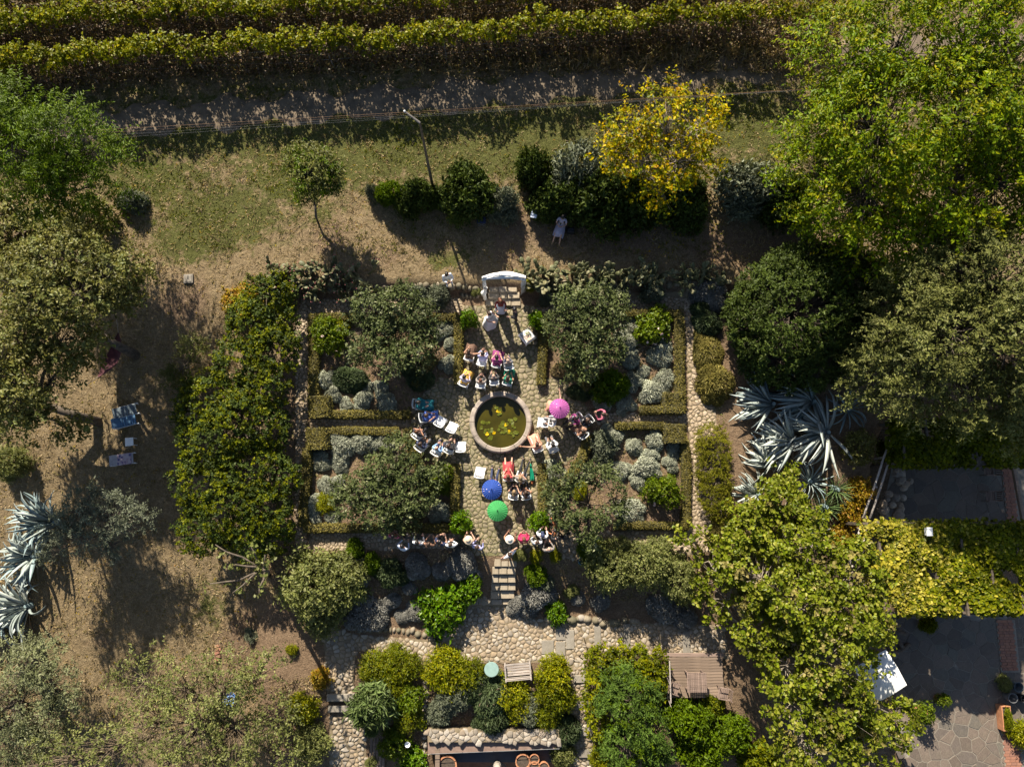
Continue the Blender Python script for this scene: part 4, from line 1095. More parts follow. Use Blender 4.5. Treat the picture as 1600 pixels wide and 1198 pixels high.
# right side creepers
S('creeper', 'yellow orange creeper at the top of the rail fence', 'creeper', 'rusty', 1345, 765, 22, hz=.9)
S('creeper', 'orange brown creeper along the middle of the rail fence', 'creeper', 'rusty', 1330, 800, 24, hz=.9)
S('creeper', 'rusty creeper at the lower end of the rail fence', 'creeper', 'rusty', 1318, 845, 26, hz=.9)
S('creeper', 'dry grass clump right of the spiky yucca', 'creeper', 'dry', 1310, 785, 22, hz=.7)
S('creeper', 'green creeper on the fence beside the shaded pergola', 'creeper', 'ivy', 1385, 706, 18, hz=1.2)
S('creeper', 'bushy creeper between the agaves and the cedar', 'creeper', 'scrub', 1345, 700, 30, hz=1.0)
# ------------------------------------------------------------------ trees
LM['cypress'] = leafmat('cypress_spray', [(0.038, 0.062, 0.013), (0.055, 0.088, 0.02), (0.08, 0.115, 0.03)], rough=.55, transl=.15, spec=.2)
def tree(name, label, base, lobes, leaf, tr=.16, seed=1, bark='bark', fork=.45, sp=.5, amp=.2, depth=.45, cat='tree', mat2=None, frac2=0.0, lean=None, holes=-.45, hf=2.3, shrink=.9, tw=.5, **kw):
    rg = np.random.default_rng(seed); r = random.Random(seed)
    b = P(*base); root = thing(name, label, cat, b)
    lb = []
    for px, py, z, rp, *rz in lobes:
        c = PZ(px, py, b.z + z); s = mpp(px, py, b.z + z)
        rr = rp * s * shrink; lb.append(((c.x - b.x, c.y - b.y, c.z - b.z), (rr, rr, rr * (rz[0] if rz else .72))))
    C, O = sample_clumps(lb, sp, rg, depth=depth, amp=amp)
    ph = rg.random(4) * 6.28
    hz_ = np.sin(C[:, 0] * hf + ph[0]) * np.sin(C[:, 1] * hf * .9 + ph[1]) + .6 * np.sin(C[:, 2] * hf * 1.2 + ph[2] + C[:, 0] * .7) + .35 * np.sin(C[:, 0] * hf * 2.1 + C[:, 1] * hf * 1.9 + ph[3])
    ok = (C[:, 2] > .15) & ((hz_ > holes) | (rg.random(len(C)) < .12)); C, O = C[ok], O[ok]
    sel = rg.random(len(C)) < frac2
    for cc, oo, mt in ((C[~sel], O[~sel], leaf), (C[sel], O[sel], mat2)):
        if mt is None or not len(cc): continue
        V, F = sprays(cc, oo, rg, **kw)
        V[:, 2] = np.maximum(V[:, 2], .03)
        ob = link('seed_clusters' if mt == 'mulberry_dry' else 'crown', np_mesh('crown', V, F, LM[mt]), root)
        if mt == 'mulberry_dry': ob['kind'] = 'stuff'
    # trunk and limbs
    cen = np.mean([l[0] for l in lb], 0); zmin = min(l[0][2] for l in lb)
    fk = Vector((cen[0] * .35, cen[1] * .35, zmin * fork)) if lean is None else Vector(lean)
    q = MB()
    q.tube([(0, 0, -.2), (fk.x * .3, fk.y * .3, fk.z * .5), tuple(fk)], [tr * 1.25, tr, tr * .85], 9)
    q.build('trunk', M[bark], root, smooth=True)
    q = MB(); A, B = [], []
    for c, rr in lb:
        c = Vector(c); m1 = fk.lerp(c, .4) + Vector((r.uniform(-.25, .25), r.uniform(-.25, .25), r.uniform(-.1, .3)))
        m2 = fk.lerp(c, .75) + Vector((r.uniform(-.2, .2), r.uniform(-.2, .2), r.uniform(-.1, .2)))
        t0 = tr * .6 * min(1, .5 + rr[0] * .3)
        q.tube([fk - Vector((0, 0, .1)), m1, m2, c + Vector((0, 0, rr[2] * .3))], [t0, t0 * .7, t0 * .45, t0 * .2], 6)
        d = np.linalg.norm(C - np.array(c), axis=1)
        near = np.where(d < max(rr) * 1.25)[0]
        near = near[rg.random(len(near)) < tw]
        for k in near:
            s = r.uniform(.3, 1); A.append(m1.lerp(c, s)); B.append(C[k])
    q.build('limb', M[bark], root, smooth=True)
    if A:
        V, F = twig_arrays(np.array([tuple(a) for a in A]), np.array(B), .022, .006)
        tag(link('twigs', np_mesh('twigs', V, F, M[bark]), root), kind='stuff')
    return root
BR = dict(twigs=3, twig_len=.95, lpt=13, L=.17, W=.08, droop=.35, nup=.85, rnd=.6, out=.8)
tree('broadleaf_tree', 'huge bright green tree filling the top right, its left half', (1335, 310),
     [(1325, 95, 6.5, 75), (1405, 60, 7.6, 95), (1300, 190, 5.2, 62), (1385, 190, 7.4, 95), (1275, 265, 4.2, 62), (1360, 300, 5.6, 85), (1300, 320, 3.6, 60), (1410, 370, 4.4, 62), (1350, 375, 3.2, 48)], 'bright', tr=.24, seed=11, sp=.5, amp=.24, mat2='yellowbush', frac2=.14, **BR)
tree('broadleaf_tree', 'huge bright green tree in the top right corner, its right half', (1490, 330),
     [(1500, 40, 8.2, 95), (1590, 70, 8.4, 95), (1490, 180, 8.2, 95), (1585, 190, 8, 95), (1470, 290, 6.6, 85), (1560, 290, 7, 85), (1640, 260, 7, 95), (1500, 370, 4.6, 60)], 'bright', tr=.24, seed=12, sp=.5, amp=.24, mat2='yellowbush', frac2=.14, **BR)
tree('juniper_tree', 'olive brown feathery juniper at the right edge, above the shaded pergola', (1420, 560),
     [(1500, 420, 6.4, 75), (1570, 440, 6.8, 85), (1440, 470, 5.4, 65), (1390, 500, 3.6, 52), (1490, 520, 6.4, 75), (1580, 540, 6.8, 85), (1380, 570, 3.2, 48), (1450, 600, 4.4, 58), (1540, 620, 5.2, 62), (1640, 490, 7, 95), (1610, 640, 4.6, 62), (1420, 520, 4.6, 55), (1350, 600, 2.4, 30), (1530, 370, 5.6, 45), (1400, 450, 3.2, 40)],
     'juniper', tr=.22, seed=13, mat2='thin', frac2=.2, sp=.46, twigs=4, twig_len=.75, lpt=16, L=.15, W=.06, droop=.2, side=.7, nup=.85, amp=.3, rnd=.6)
tree('laurel_tree', 'big dense dark laurel dome right of the garden, above the agaves', (1240, 520),
     [(1237, 490, 1.7, 91, .9), (1307, 450, 1.9, 66, .9), (1197, 490, 1.1, 58, .9), (1312, 520, 1.3, 58, .9), (1217, 545, 1.0, 61, .9), (1272, 550, 0.9, 54, .8), (1257, 430, 1.7, 54, .9)], 'laurel', tr=.14, seed=14, holes=-1.2, shrink=1.02, sp=.27, amp=.08, depth=.25, twigs=3, twig_len=.26, lpt=8, L=.145, W=.07, nup=.55)
tree('autumn_tree', 'yellow autumn tree above the upper lawn', (1030, 318),
     [(1040, 180, 4.4, 58), (985, 205, 3.8, 42), (1085, 195, 4.0, 48), (1000, 250, 3.4, 46), (1060, 250, 3.6, 52), (1095, 250, 3.2, 38), (1030, 290, 2.4, 44), (960, 240, 3, 30), (1105, 170, 3.6, 26)], 'yellow', tr=.1, seed=15, sp=.42, amp=.3, twigs=2, twig_len=.55, lpt=6, L=.17, W=.10, bark='palebark', mat2='yg', frac2=.28)
tree('young_tree', 'small two stemmed tree standing alone on the upper lawn', (497, 350),
     [(492, 268, 3.1, 34), (468, 250, 2.8, 22), (515, 280, 2.6, 24), (478, 290, 2.3, 24), (468, 235, 3.2, 10)], 'small', tr=.06, seed=16, sp=.24, amp=.25, shrink=1.0, mat2='midgreen', frac2=.3, holes=-.8, twigs=3, twig_len=.35, lpt=8, L=.12, W=.055)
tree('broadleaf_tree', 'fresh green feathery tree at the left edge below the vineyard', (100, 318),
     [(30, 150, 5.2, 32), (85, 205, 6, 62), (140, 235, 5.2, 48), (35, 235, 5.6, 58), (105, 275, 4.6, 52), (-10, 190, 5.6, 50), (160, 290, 3.6, 30), (60, 300, 3.8, 50)], 'midgreen', tr=.16, seed=17, sp=.52, amp=.3, twigs=3, twig_len=1.05, lpt=20, L=.17, W=.05, droop=.45, nup=.9, rnd=.5, out=.9)
OK_ = dict(twigs=3, twig_len=.42, lpt=7, L=.15, W=.085, droop=.1, amp=.26)
tree('oak_tree', 'brownish green oak at the left, upper of two leaning trunks', (214, 556),
     [(115, 395, 5.0, 50), (165, 430, 5.0, 55), (75, 420, 5.2, 50), (200, 420, 4.2, 34), (120, 460, 5.4, 55), (60, 470, 5.4, 50), (190, 470, 3.8, 34), (30, 440, 5.0, 40)], 'oak', tr=.19, seed=18, mat2='thin', frac2=.25, sp=.34, lean=(-1.6, 1.1, 2.2), **OK_)
tree('oak_tree', 'brownish green oak at the left edge, lower of two leaning trunks', (156, 660),
     [(30, 520, 4.6, 52), (95, 530, 4.6, 48), (25, 590, 4.2, 50), (85, 585, 3.8, 38), (135, 540, 3.4, 36), (-20, 560, 4.4, 52), (20, 660, 3.0, 36), (112, 672, 2.0, 26), (60, 640, 2.8, 22), (-30, 600, 6.0, 50), (-60, 680, 6.0, 55), (-20, 560, 6.4, 48), (20, 625, 5.8, 40)], 'oak', tr=.19, seed=19, mat2='thin', frac2=.25, sp=.34, lean=(-1.8, .7, 2.0), **OK_)  # last high lobes at far left, mostly unseen, are added to shade the lawn
tree('overgrown_hedge', 'large overgrown leafy hedge mass left of the long pebble path', (370, 650),
     [(420, 465, 1.61, 45), (397, 506, 1.44, 48), (428, 546, 1.82, 42), (373, 570, 1.66, 46), (412, 602, 1.77, 44), (324, 625, 1.46, 48), (369, 664, 1.90, 61), (412, 670, 1.63, 41), (325, 696, 1.62, 51), (387, 735, 1.55, 54), (426, 746, 1.56, 37), (324, 757, 1.78, 52), (362, 797, 1.72, 61), (414, 794, 1.73, 44), (324, 820, 1.38, 44), (392, 837, 1.30, 41), (427, 835, 1.17, 33), (304, 648, 1.55, 35), (428, 497, 1.39, 34)],
     'ivy', tr=.08, seed=20, holes=-2, tw=0, sp=.245, amp=.2, depth=.2, cat='hedge', twigs=2, twig_len=.26, lpt=9, L=.11, W=.075, nup=.8, mat2='laurel', frac2=.5)
LM['heath'] = leafmat('heath_needle', [(0.10, 0.105, 0.016), (0.14, 0.135, 0.02), (0.075, 0.08, 0.012), (0.17, 0.15, 0.035)], rough=.6, spec=.2)
tree('heath_hedge', 'long sunlit olive green heath hedge beside the broad cobbled path', (1115, 740), [(1112, 685, .6, 24), (1118, 705, .7, 26), (1112, 728, .7, 26), (1118, 752, .7, 26), (1116, 775, .7, 26), (1126, 795, .6, 22), (1104, 745, .5, 18), (1104, 700, .5, 18)], 'heath', tr=.04, seed=41, holes=-2, sp=.2, amp=.1, depth=.2, cat='hedge', twigs=3, twig_len=.2, lpt=8, L=.09, W=.03)
tree('feathery_bush', 'yellow green feathery bush at the left side of the overgrown hedge', (288, 600), [(290, 570, 1.5, 28), (300, 545, 1.2, 22), (270, 590, 1.0, 18)], 'small', tr=.04, seed=21, sp=.3, cat='bush', twigs=3, twig_len=.4, lpt=8, L=.12, W=.045)
tree('olive_bush', 'silvery grey olive tree beside the left agaves', (165, 835), [(130, 790, 2.8, 41), (175, 805, 2.9, 35), (212, 812, 2.7, 25), (125, 838, 2.3, 35), (95, 820, 2.4, 29), (180, 850, 1.8, 25), (90, 858, 1.9, 23)], 'greygreen', tr=.06, seed=22, sp=.36, holes=-.2, twigs=3, twig_len=.42, lpt=10, L=.12, W=.035, amp=.3)
tree('olive_tree', 'silvery green olive tree in the bottom left corner', (85, 1090), [(35, 1045, 2.8, 52), (85, 1065, 2.8, 42), (20, 1100, 2.8, 50), (80, 1115, 2.4, 40), (-10, 1150, 2.6, 60), (60, 1160, 2.0, 40)], 'olive', tr=.13, seed=23, sp=.36, twigs=4, twig_len=.5, lpt=12, L=.12, W=.038, amp=.25)
tree('open_tree', 'thin crowned tree with bare pale branches at the bottom left', (385, 1120),
     [(225, 1060, 3.4, 50), (285, 1070, 3.8, 55), (350, 1070, 3.8, 52), (410, 1050, 3.2, 42), (300, 1130, 4, 65), (370, 1140, 3.6, 50), (220, 1130, 3.4, 55), (430, 1120, 2.8, 38), (170, 1170, 3.2, 52), (260, 1190, 3.6, 62), (350, 1195, 3.4, 60), (440, 1185, 2.6, 46), (100, 1190, 3, 46), (40, 1195, 2.8, 40)], 'thin', tr=.12, seed=24, sp=.42, amp=.3, holes=-.3, bark='stem', twigs=2, twig_len=.45, lpt=7, L=.125, W=.065)
tree('mulberry_tree', 'large broad leaved tree with tan seed clusters at lower right', (1192, 1075),
     [(1105, 875, 2.8, 46), (1165, 835, 3.2, 52), (1225, 795, 3.2, 46), (1265, 850, 4.0, 56), (1190, 900, 3.8, 58), (1330, 890, 3.8, 50), (1250, 940, 4.6, 66), (1330, 960, 4.4, 56), (1130, 930, 2.8, 38), (1200, 990, 3.4, 42), (1290, 1030, 4.6, 66), (1355, 985, 3.6, 32), (1250, 1110, 4.2, 56), (1305, 1110, 4.2, 58), (1280, 1170, 4.0, 62), (1375, 1160, 3.2, 48), (1230, 1040, 3.8, 36), (1405, 1120, 2.4, 24), (1215, 745, 2.0, 26)],
     'mulberry', tr=.15, seed=25, sp=.36, amp=.34, depth=.5, hf=2.6, holes=-.25, bark='palebark', twigs=3, twig_len=.42, lpt=7, L=.165, W=.115, six=True, nup=.6, mat2='mulberry_dry', frac2=.07)
tree('cypress_bush', 'dark feathery conifer inside the leafy hedge beside the slab steps', (970, 1110), [(970, 1065, 1.8, 28), (985, 1095, 2.3, 36), (960, 1110, 2.0, 28), (1000, 1135, 2.2, 36), (978, 1165, 2.0, 36), (1022, 1178, 1.6, 28)], 'cypress', tr=.1, seed=26, holes=-.7, hf=3.2, sp=.3, cat='conifer', twigs=4, twig_len=.4, lpt=12, L=.15, W=.05, mat2='midgreen', frac2=.2)
tree('leafy_hedge', 'yellow green leafy hedge along the cobbles beside the wooden deck', (980, 1045), [(940, 1030, .7, 22), (970, 1030, .7, 22), (1000, 1032, .7, 22), (1025, 1036, .7, 20), (1018, 1062, .7, 22), (930, 1060, .7, 18), (928, 1095, .7, 18), (932, 1130, .7, 18), (1030, 1075, .6, 14)], 'ivy', tr=.05, seed=27, holes=-2, sp=.24, cat='hedge', twigs=2, twig_len=.25, lpt=7, L=.14, W=.08, mat2='yellowbush', frac2=.35)
CI = dict(shrink=.88, holes=-.75, sp=.25, amp=.22, depth=.5, twigs=2, twig_len=.28, lpt=6, L=.145, W=.07, nup=.5, mat2='olive', frac2=.08)
tree('citrus_tree', 'dark green citrus tree in the upper left bed', (620, 560), [(580, 480, 2.2, 30), (625, 470, 2.3, 32), (655, 495, 2.2, 30), (560, 510, 2.0, 26), (600, 525, 2.0, 24), (570, 545, 1.9, 28), (615, 560, 2.0, 30), (650, 545, 2.0, 30), (665, 520, 2.0, 22), (610, 500, 2.2, 22)], 'citrus', tr=.08, seed=31, **CI)
tree('citrus_tree', 'dark green citrus tree in the upper right bed', (930, 560), [(895, 475, 2.2, 32), (935, 470, 2.3, 30), (880, 510, 2.1, 30), (920, 510, 2.2, 30), (955, 500, 2.1, 26), (890, 545, 2.0, 30), (925, 555, 2.0, 30), (955, 540, 2.0, 24), (905, 580, 1.7, 22), (970, 475, 2, 18)], 'citrus', tr=.08, seed=32, **CI)
tree('citrus_tree', 'spreading citrus tree in the lower left bed', (615, 760), [(625, 705, 2.1, 28), (600, 735, 2.1, 32), (640, 740, 2.2, 30), (570, 765, 2.0, 32), (610, 775, 2.1, 32), (650, 780, 2.0, 28), (545, 790, 1.8, 26), (590, 805, 1.9, 28), (675, 745, 1.8, 22), (630, 810, 1.6, 22), (535, 765, 1.6, 20)], 'citrus', tr=.08, seed=33, **CI)
tree('citrus_tree', 'ring shaped citrus tree with a hollow crown in the lower right bed', (920, 790), [(880, 745, 2.0, 24), (910, 735, 2.1, 24), (945, 750, 2.0, 24), (870, 780, 2.0, 22), (885, 805, 1.9, 24), (920, 820, 1.9, 26), (955, 800, 1.9, 24), (965, 775, 1.9, 18), (925, 845, 1.5, 16)], 'citrus', tr=.08, seed=34, **CI)
# pollarded tree: bare arms with a few leaves
b = P(418, 899); root = thing('pollarded_tree', 'tall thin pollarded tree with bare arms throwing a long trunk shadow', 'tree', b)
tp_ = PZ(412, 890, b.z + 4.4) - b
q = MB(); q.tube([(0, 0, -.2), (tp_.x * .45, tp_.y * .45, 1.7), tuple(tp_)], [.12, .10, .085], 8); q.build('trunk', M['bark'], root, smooth=True)
q = MB(); tips = []; r = random.Random(5)
for ang, l in ((2.7, 2.0), (3.4, 1.9), (2.2, 1.2), (3.9, 1.3), (.8, .6), (4.6, .8), (3.05, 1.3)):
    p = tp_ - Vector((0, 0, .1)); pts = [p]
    for k in range(4):
        p = p + Vector((math.cos(ang) * l / 4, math.sin(ang) * l / 4, .12)) + Vector((r.uniform(-.1, .1), r.uniform(-.1, .1), r.uniform(-.05, .1))); pts.append(p)
        tips.append(tuple(p))
    q.tube(pts, [.05, .045, .04, .032, .02], 5)
q.build('limb', M['bark'], root, smooth=True)
rg = np.random.default_rng(8); tips = np.array(tips)
tips = tips[rg.random(len(tips)) < .8]
V, F = sprays(tips, unit(rg.normal(size=tips.shape)), rg, twigs=2, twig_len=.35, lpt=4, L=.14, W=.11, six=True, nup=.6)
link('crown', np_mesh('crown', V, F, LM['thin']), root)

# ------------------------------------------------------------------ vineyard rows
LM['withered'] = leafmat('withered_vine_leaf', [(0.10, 0.065, 0.04), (0.14, 0.09, 0.055), (0.07, 0.05, 0.03), (0.11, 0.095, 0.03)], transl=.15, sat=1.0)
def vine_row(label, line, seed, n=44):
    rg = np.random.default_rng(seed)
    xs = np.linspace(0, len(line) - 1, n); px = np.interp(xs, range(len(line)), [l[0] for l in line]); py = np.interp(xs, range(len(line)), [l[1] for l in line])
    pts = []
    for a, c in zip(px, py):
        z = 1.2
        for _ in range(6):
            p = PZ(a, c, z); z = gz(p.x, p.y) + 2.7
        pts.append(p)
    b = Vector((pts[n // 2].x, pts[n // 2].y, gz(pts[n // 2].x, pts[n // 2].y)))
    root = thing('vine_row', label, 'grapevines', b)
    lb = []
    for k, p in enumerate(pts):
        o = p - b; g = gz(p.x, p.y) - b.z
        lb.append(((o.x + rg.normal() * .05, o.y + rg.normal() * .15, g + 2.5 + rg.normal() * .16), (.62, .2 + rg.random() * .14, .28)))
    C, O = [], []
    for c, rr in lb:
        u = unit(rg.normal(size=(26, 3))); f = rg.uniform(.55, 1.1, (26, 1)); C.append(np.array(c) + u * f * np.array(rr)); O.append(u)
    C, O = np.concatenate(C), np.concatenate(O)
    V, F = sprays(C, O, rg, twigs=2, twig_len=.3, lpt=6, L=.135, W=.115, nup=.65, droop=.2)
    link('foliage', np_mesh('foliage', V, F, LM['vine']), root)
    n_ = len(pts) * 85; ki = rg.random(n_) * (len(pts) - 1.01); k0 = ki.astype(int); fr = ki - k0
    px_ = np.array([p.x - b.x for p in pts]); py_ = np.array([p.y - b.y for p in pts])
    X = px_[k0] * (1 - fr) + px_[k0 + 1] * fr; Y_ = py_[k0] * (1 - fr) + py_[k0 + 1] * fr + rg.normal(size=n_) * .16
    Z = terrain(X + b.x, Y_ + b.y) - b.z + rg.uniform(.15, 2.3, n_)
    C = np.stack([X, Y_, Z], 1)
    V, F = sprays(C, unit(rg.normal(size=C.shape)), rg, twigs=1, twig_len=.4, lpt=6, L=.13, W=.09, nup=.4, droop=.3)
    link('withered_foliage', np_mesh('foliage', V, F, LM['withered']), root)
    q = MB(); w = MB()
    for k, p in enumerate(pts):
        o = p - b; g = gz(p.x, p.y) - b.z
        if k % 2 == 0: MB().tube([(o.x, o.y, g - .1), (o.x + .05, o.y + .03, g + .5), (o.x, o.y, g + 1.0)], [.04, .03, .025], 5).build('vine_stem', M['bark'], root)
        if k % 8 == 3: MB().tube([(o.x, o.y, g - .1), (o.x, o.y, g + 1.9)], .04, 6).build('post', M['greywood'], root)
    for h in (.8, 1.3, 1.7): w.tube([(p.x - b.x, p.y - b.y, gz(p.x, p.y) - b.z + h) for p in pts[::2]], .006, 4)
    w.build('wire', M['metal'], root)
    return root
vine_row('grapevine row with yellowing leaves nearest the dirt track', [(-80, 100), (0, 90), (120, 78), (250, 66), (420, 60), (560, 50), (700, 44), (850, 30), (1000, 20), (1150, 12), (1330, 4)], 1, 60)
vine_row('second grapevine row behind, cut off by the top edge', [(-80, 42), (0, 30), (150, 16), (300, 6), (450, 0), (600, -10), (800, -26), (1000, -40), (1200, -50)], 2, 54)
vine_row('grapevine row beyond the top edge of the picture', [(-80, -14), (200, -40), (500, -58), (800, -80), (1100, -100)], 3, 50)
# tall dry weeds along the rows
def rows(x, y, r): return (y > 20.6) & (y < 29) & (r.random(len(x)) < np.where(np.abs(np.sin(x * .7 + y)) > .5, .9, .4))
scatter_grass('dry_weeds', 20000, 14, (-24, 16), (20.6, 29), rows, 0.5, 0.045, LM['drygrass'], 1.2)

# ------------------------------------------------------------------ agaves and yuccas
def leaf_blade(L, W, t0, bend, thick=.035, ns=6, p=2.2, twist=0):
    V = []; x, z, th = 0.0, 0.0, t0
    for i in range(ns + 1):
        s = i / ns
        w = W * (0.55 + 1.1 * s) * (1 - s ** p) if i < ns else 0.004
        w = max(w, .004)
        ct, st = math.cos(th), math.sin(th); h = w * .28; t = thick * (1 - s * .8)
        V += [(x - st * h, -w / 2, z + ct * h), (x, 0, z), (x - st * h, w / 2, z + ct * h), (x + st * t, 0, z - ct * t)]
        x += L / ns * ct; z += L / ns * st; th -= bend / ns * (.4 + 1.2 * s)
    F = []
    for i in range(ns):
        a = i * 4
        F += [(a + k, a + (k + 1) % 4, a + 4 + (k + 1) % 4, a + 4 + k) for k in range(4)]
    F.append((3, 2, 1, 0))
    return V, F
AG = {}
for key, mat in (('a', agm), ('b', agd), ('c', agl), ('x', agx)):
    AG[key] = [MB().add(*leaf_blade(1.0, .135, 0, bd, thick=.03)).mesh('leaf', mat, True) for bd in (.5, 1.1, 1.7, 2.3)]
YC = [MB().add(*leaf_blade(1.0, .075, 0, bd, thick=.012, p=3)).mesh('leaf', ycm, True) for bd in (.1, .4)]
def rosette(name, label, cat, px, py, n, L, azc, azs, el, mats, seed, width=1.0, dz=0.0, meshes=None):
    roll = 1.45 if azs > 1.3 or px < 200 else .75
    r = random.Random(seed); b = P(px, py)
    root = thing(name, label, cat, (b.x, b.y, b.z + dz))
    for i in range(n):
        f = i / n
        az = azc + r.gauss(0, azs) if azs < 1.5 else i * 2.399963
        e = el[0] + (el[1] - el[0]) * f + r.uniform(-.12, .12)
        l = L * r.uniform(.75, 1.15)
        dead = meshes is None and f < .14
        ms = AG['x'] if dead else (meshes or AG[r.choice(mats)])
        if dead: e = r.uniform(-.15, .25); l *= .8
        me = ms[min(len(ms) - 1, int(r.random() * len(ms)))]
        link('leaf', me, root, (math.cos(az) * .1, math.sin(az) * .1, .1 + .15 * f), (r.uniform(-roll, roll), -e, az), (l, l * .6 * width * r.uniform(.8, 1.15), l))
    MB().lathe([(.16, -.2), (.18, .1), (.08, .4)], 8).build('core', agd, root)
    return root
PI = math.pi
rosette('agave', 'bluish agave in the shade below the dark laurel, its long leaves swept left', 'agave', 1205, 632, 50, 2.0, PI * 1.0, .45, (.1, .85), 'baa', 1)
rosette('agave', 'bluish agave with arching leaves at the top right of the agave clump', 'agave', 1268, 628, 56, 2.2, PI * .95, .6, (.1, .85), 'baa', 2)
rosette('agave', 'largest agave with curling pale leaves at the right end of the clump', 'agave', 1290, 676, 70, 2.2, PI * 1.0, .75, (.1, .85), 'acc', 3)
rosette('agave', 'agave with pale leaves lying over its neighbours in the middle of the clump', 'agave', 1238, 690, 56, 2.0, PI * 1.02, .6, (.1, .85), 'aca', 4)
rosette('agave', 'silvery agave with stiff upright leaves above the yellow bush', 'agave', 1200, 728, 54, 1.6, PI * .72, .6, (.1, .85), 'cca', 5, 1.2)
rosette('agave', 'silvery agave beside the heath hedge, partly under the broad leaved tree', 'agave', 1182, 772, 48, 1.35, PI * 1.0, .9, (.1, .85), 'cca', 6, 1.1)
rosette('agave', 'dusky agave left of the spiky yucca', 'agave', 1262, 752, 33, 1.15, PI, 3, (.1, .85), 'aba', 7)
rosette('agave', 'broad leaved pale agave half hidden at the lower end of the clump', 'agave', 1262, 830, 27, .95, PI, 3, (.1, .85), 'ca', 8, 1.7)
rosette('agave', 'dark bluish agave in the deep shade left of the juniper', 'agave', 1322, 640, 27, 1.2, PI, 3, (.1, .85), 'bb', 9)
rosette('yucca', 'spiky green yucca right of the dusky agave, upper one', 'yucca', 1300, 765, 60, .8, 0, 3, (.1, 1.4), '', 10, meshes=YC, dz=.3)
rosette('yucca', 'spiky green yucca below the upper one, lower one', 'yucca', 1284, 792, 60, .85, 0, 3, (.1, 1.4), '', 11, meshes=YC, dz=.2)
rosette('agave', 'tall agave with upright spear leaves at the left edge, topmost of three', 'agave', 92, 815, 70, 1.9, PI * .9, .95, (.5, 1.35), 'bba', 12)
rosette('agave', 'agave with broad grey leaves at the left edge, middle of three', 'agave', 58, 868, 64, 1.6, PI * 1.0, 1.2, (.1, 1.2), 'aab', 13, 1.5)
rosette('agave', 'agave with drooping grey leaves at the left edge, lowest of three', 'agave', 48, 945, 72, 1.75, PI * 1.05, 1.2, (.1, 1.2), 'aac', 14, 1.35)
rosette('agave', 'half hidden agave behind the lowest one at the left edge', 'agave', 8, 975, 36, 1.4, PI, 3, (.3, 1.2), 'ab', 15)

# ------------------------------------------------------------------ prickly pear hedges
def pad_mesh(mat):
    q = MB(); q.ball((0, 0, .5), (.36, .085, .5), 8, 4); return q.mesh('pad', mat, True)
PADS = [pad_mesh(padm), pad_mesh(padm), pad_mesh(padm_lit)]
FRU = MB().ball((0, 0, .5), (.3, .3, .5), 6, 4).mesh('fruit', simple('prickly_fruit', (0.32, 0.10, 0.10), .6, .3))
def cactus(label, px, py, w, seed, levels=4, fruit=False, n0=12):
    r = random.Random(seed); b = P(px, py); root = thing('prickly_pear', label, 'cactus', b, group=None)
    def grow(p, d, side, lv):
        s = r.uniform(.24, .36)
        nx = Vector((math.cos(side), math.sin(side), 0)); d = d.normalized(); yx = d.cross(nx).normalized(); nx = yx.cross(d)
        R = Matrix((nx, yx, d)).transposed()
        link('pad', r.choice(PADS), root, p, R.to_euler(), s)
        tip = p + d * s * .92
        if fruit and lv <= 1 and r.random() < .5:
            link('fruit', FRU, root, tip + nx * r.uniform(-.06, .06), R.to_euler(), .075)
        if lv > 0:
            for k in range(r.choice((1, 2, 2))):
                nd = d + nx * r.uniform(-.9, .9) + Vector((r.uniform(-.6, .6), r.uniform(-.6, .6), .0))
                grow(tip - d * .03, nd, side + r.uniform(-.9, .9), lv - 1)
    for i in range(n0):
        grow(Vector((r.uniform(-w, w), r.uniform(-.35, .35), 0)), Vector((r.uniform(-.7, .7), r.uniform(-.7, .7), 1)), r.uniform(0, 6.28), levels - 1 - (i % 2))
    return root
names = ['prickly pear at the left end of the right hand cactus hedge, next to the arch', 'second prickly pear from the arch in the right hand cactus hedge', 'third prickly pear from the arch in the right hand cactus hedge', 'fourth prickly pear from the arch in the right hand cactus hedge', 'fifth prickly pear from the arch in the right hand cactus hedge', 'sixth prickly pear from the arch in the right hand cactus hedge', 'prickly pear second from the right end of the cactus hedge', 'prickly pear at the shaded right end of the cactus hedge']
for i, nm in enumerate(names): cactus(nm, 836 + i * 38, 436 + (i % 2) * 4, .6, 50 + i)
names = ['prickly pear with reddish fruit at the left end of the left cactus hedge', 'second prickly pear from the left in the fruiting cactus hedge', 'third prickly pear from the left in the fruiting cactus hedge', 'prickly pear at the right end of the fruiting cactus hedge', 'prickly pear at lower left of the fruiting cactus hedge', 'prickly pear below the middle of the fruiting cactus hedge', 'prickly pear at the lower right of the fruiting cactus hedge']
for nm, (x, y) in zip(names, ((425, 432), (470, 430), (515, 432), (560, 436), (440, 455), (480, 452), (528, 454))): cactus(nm, x, y, .65, 70 + x, fruit=True)
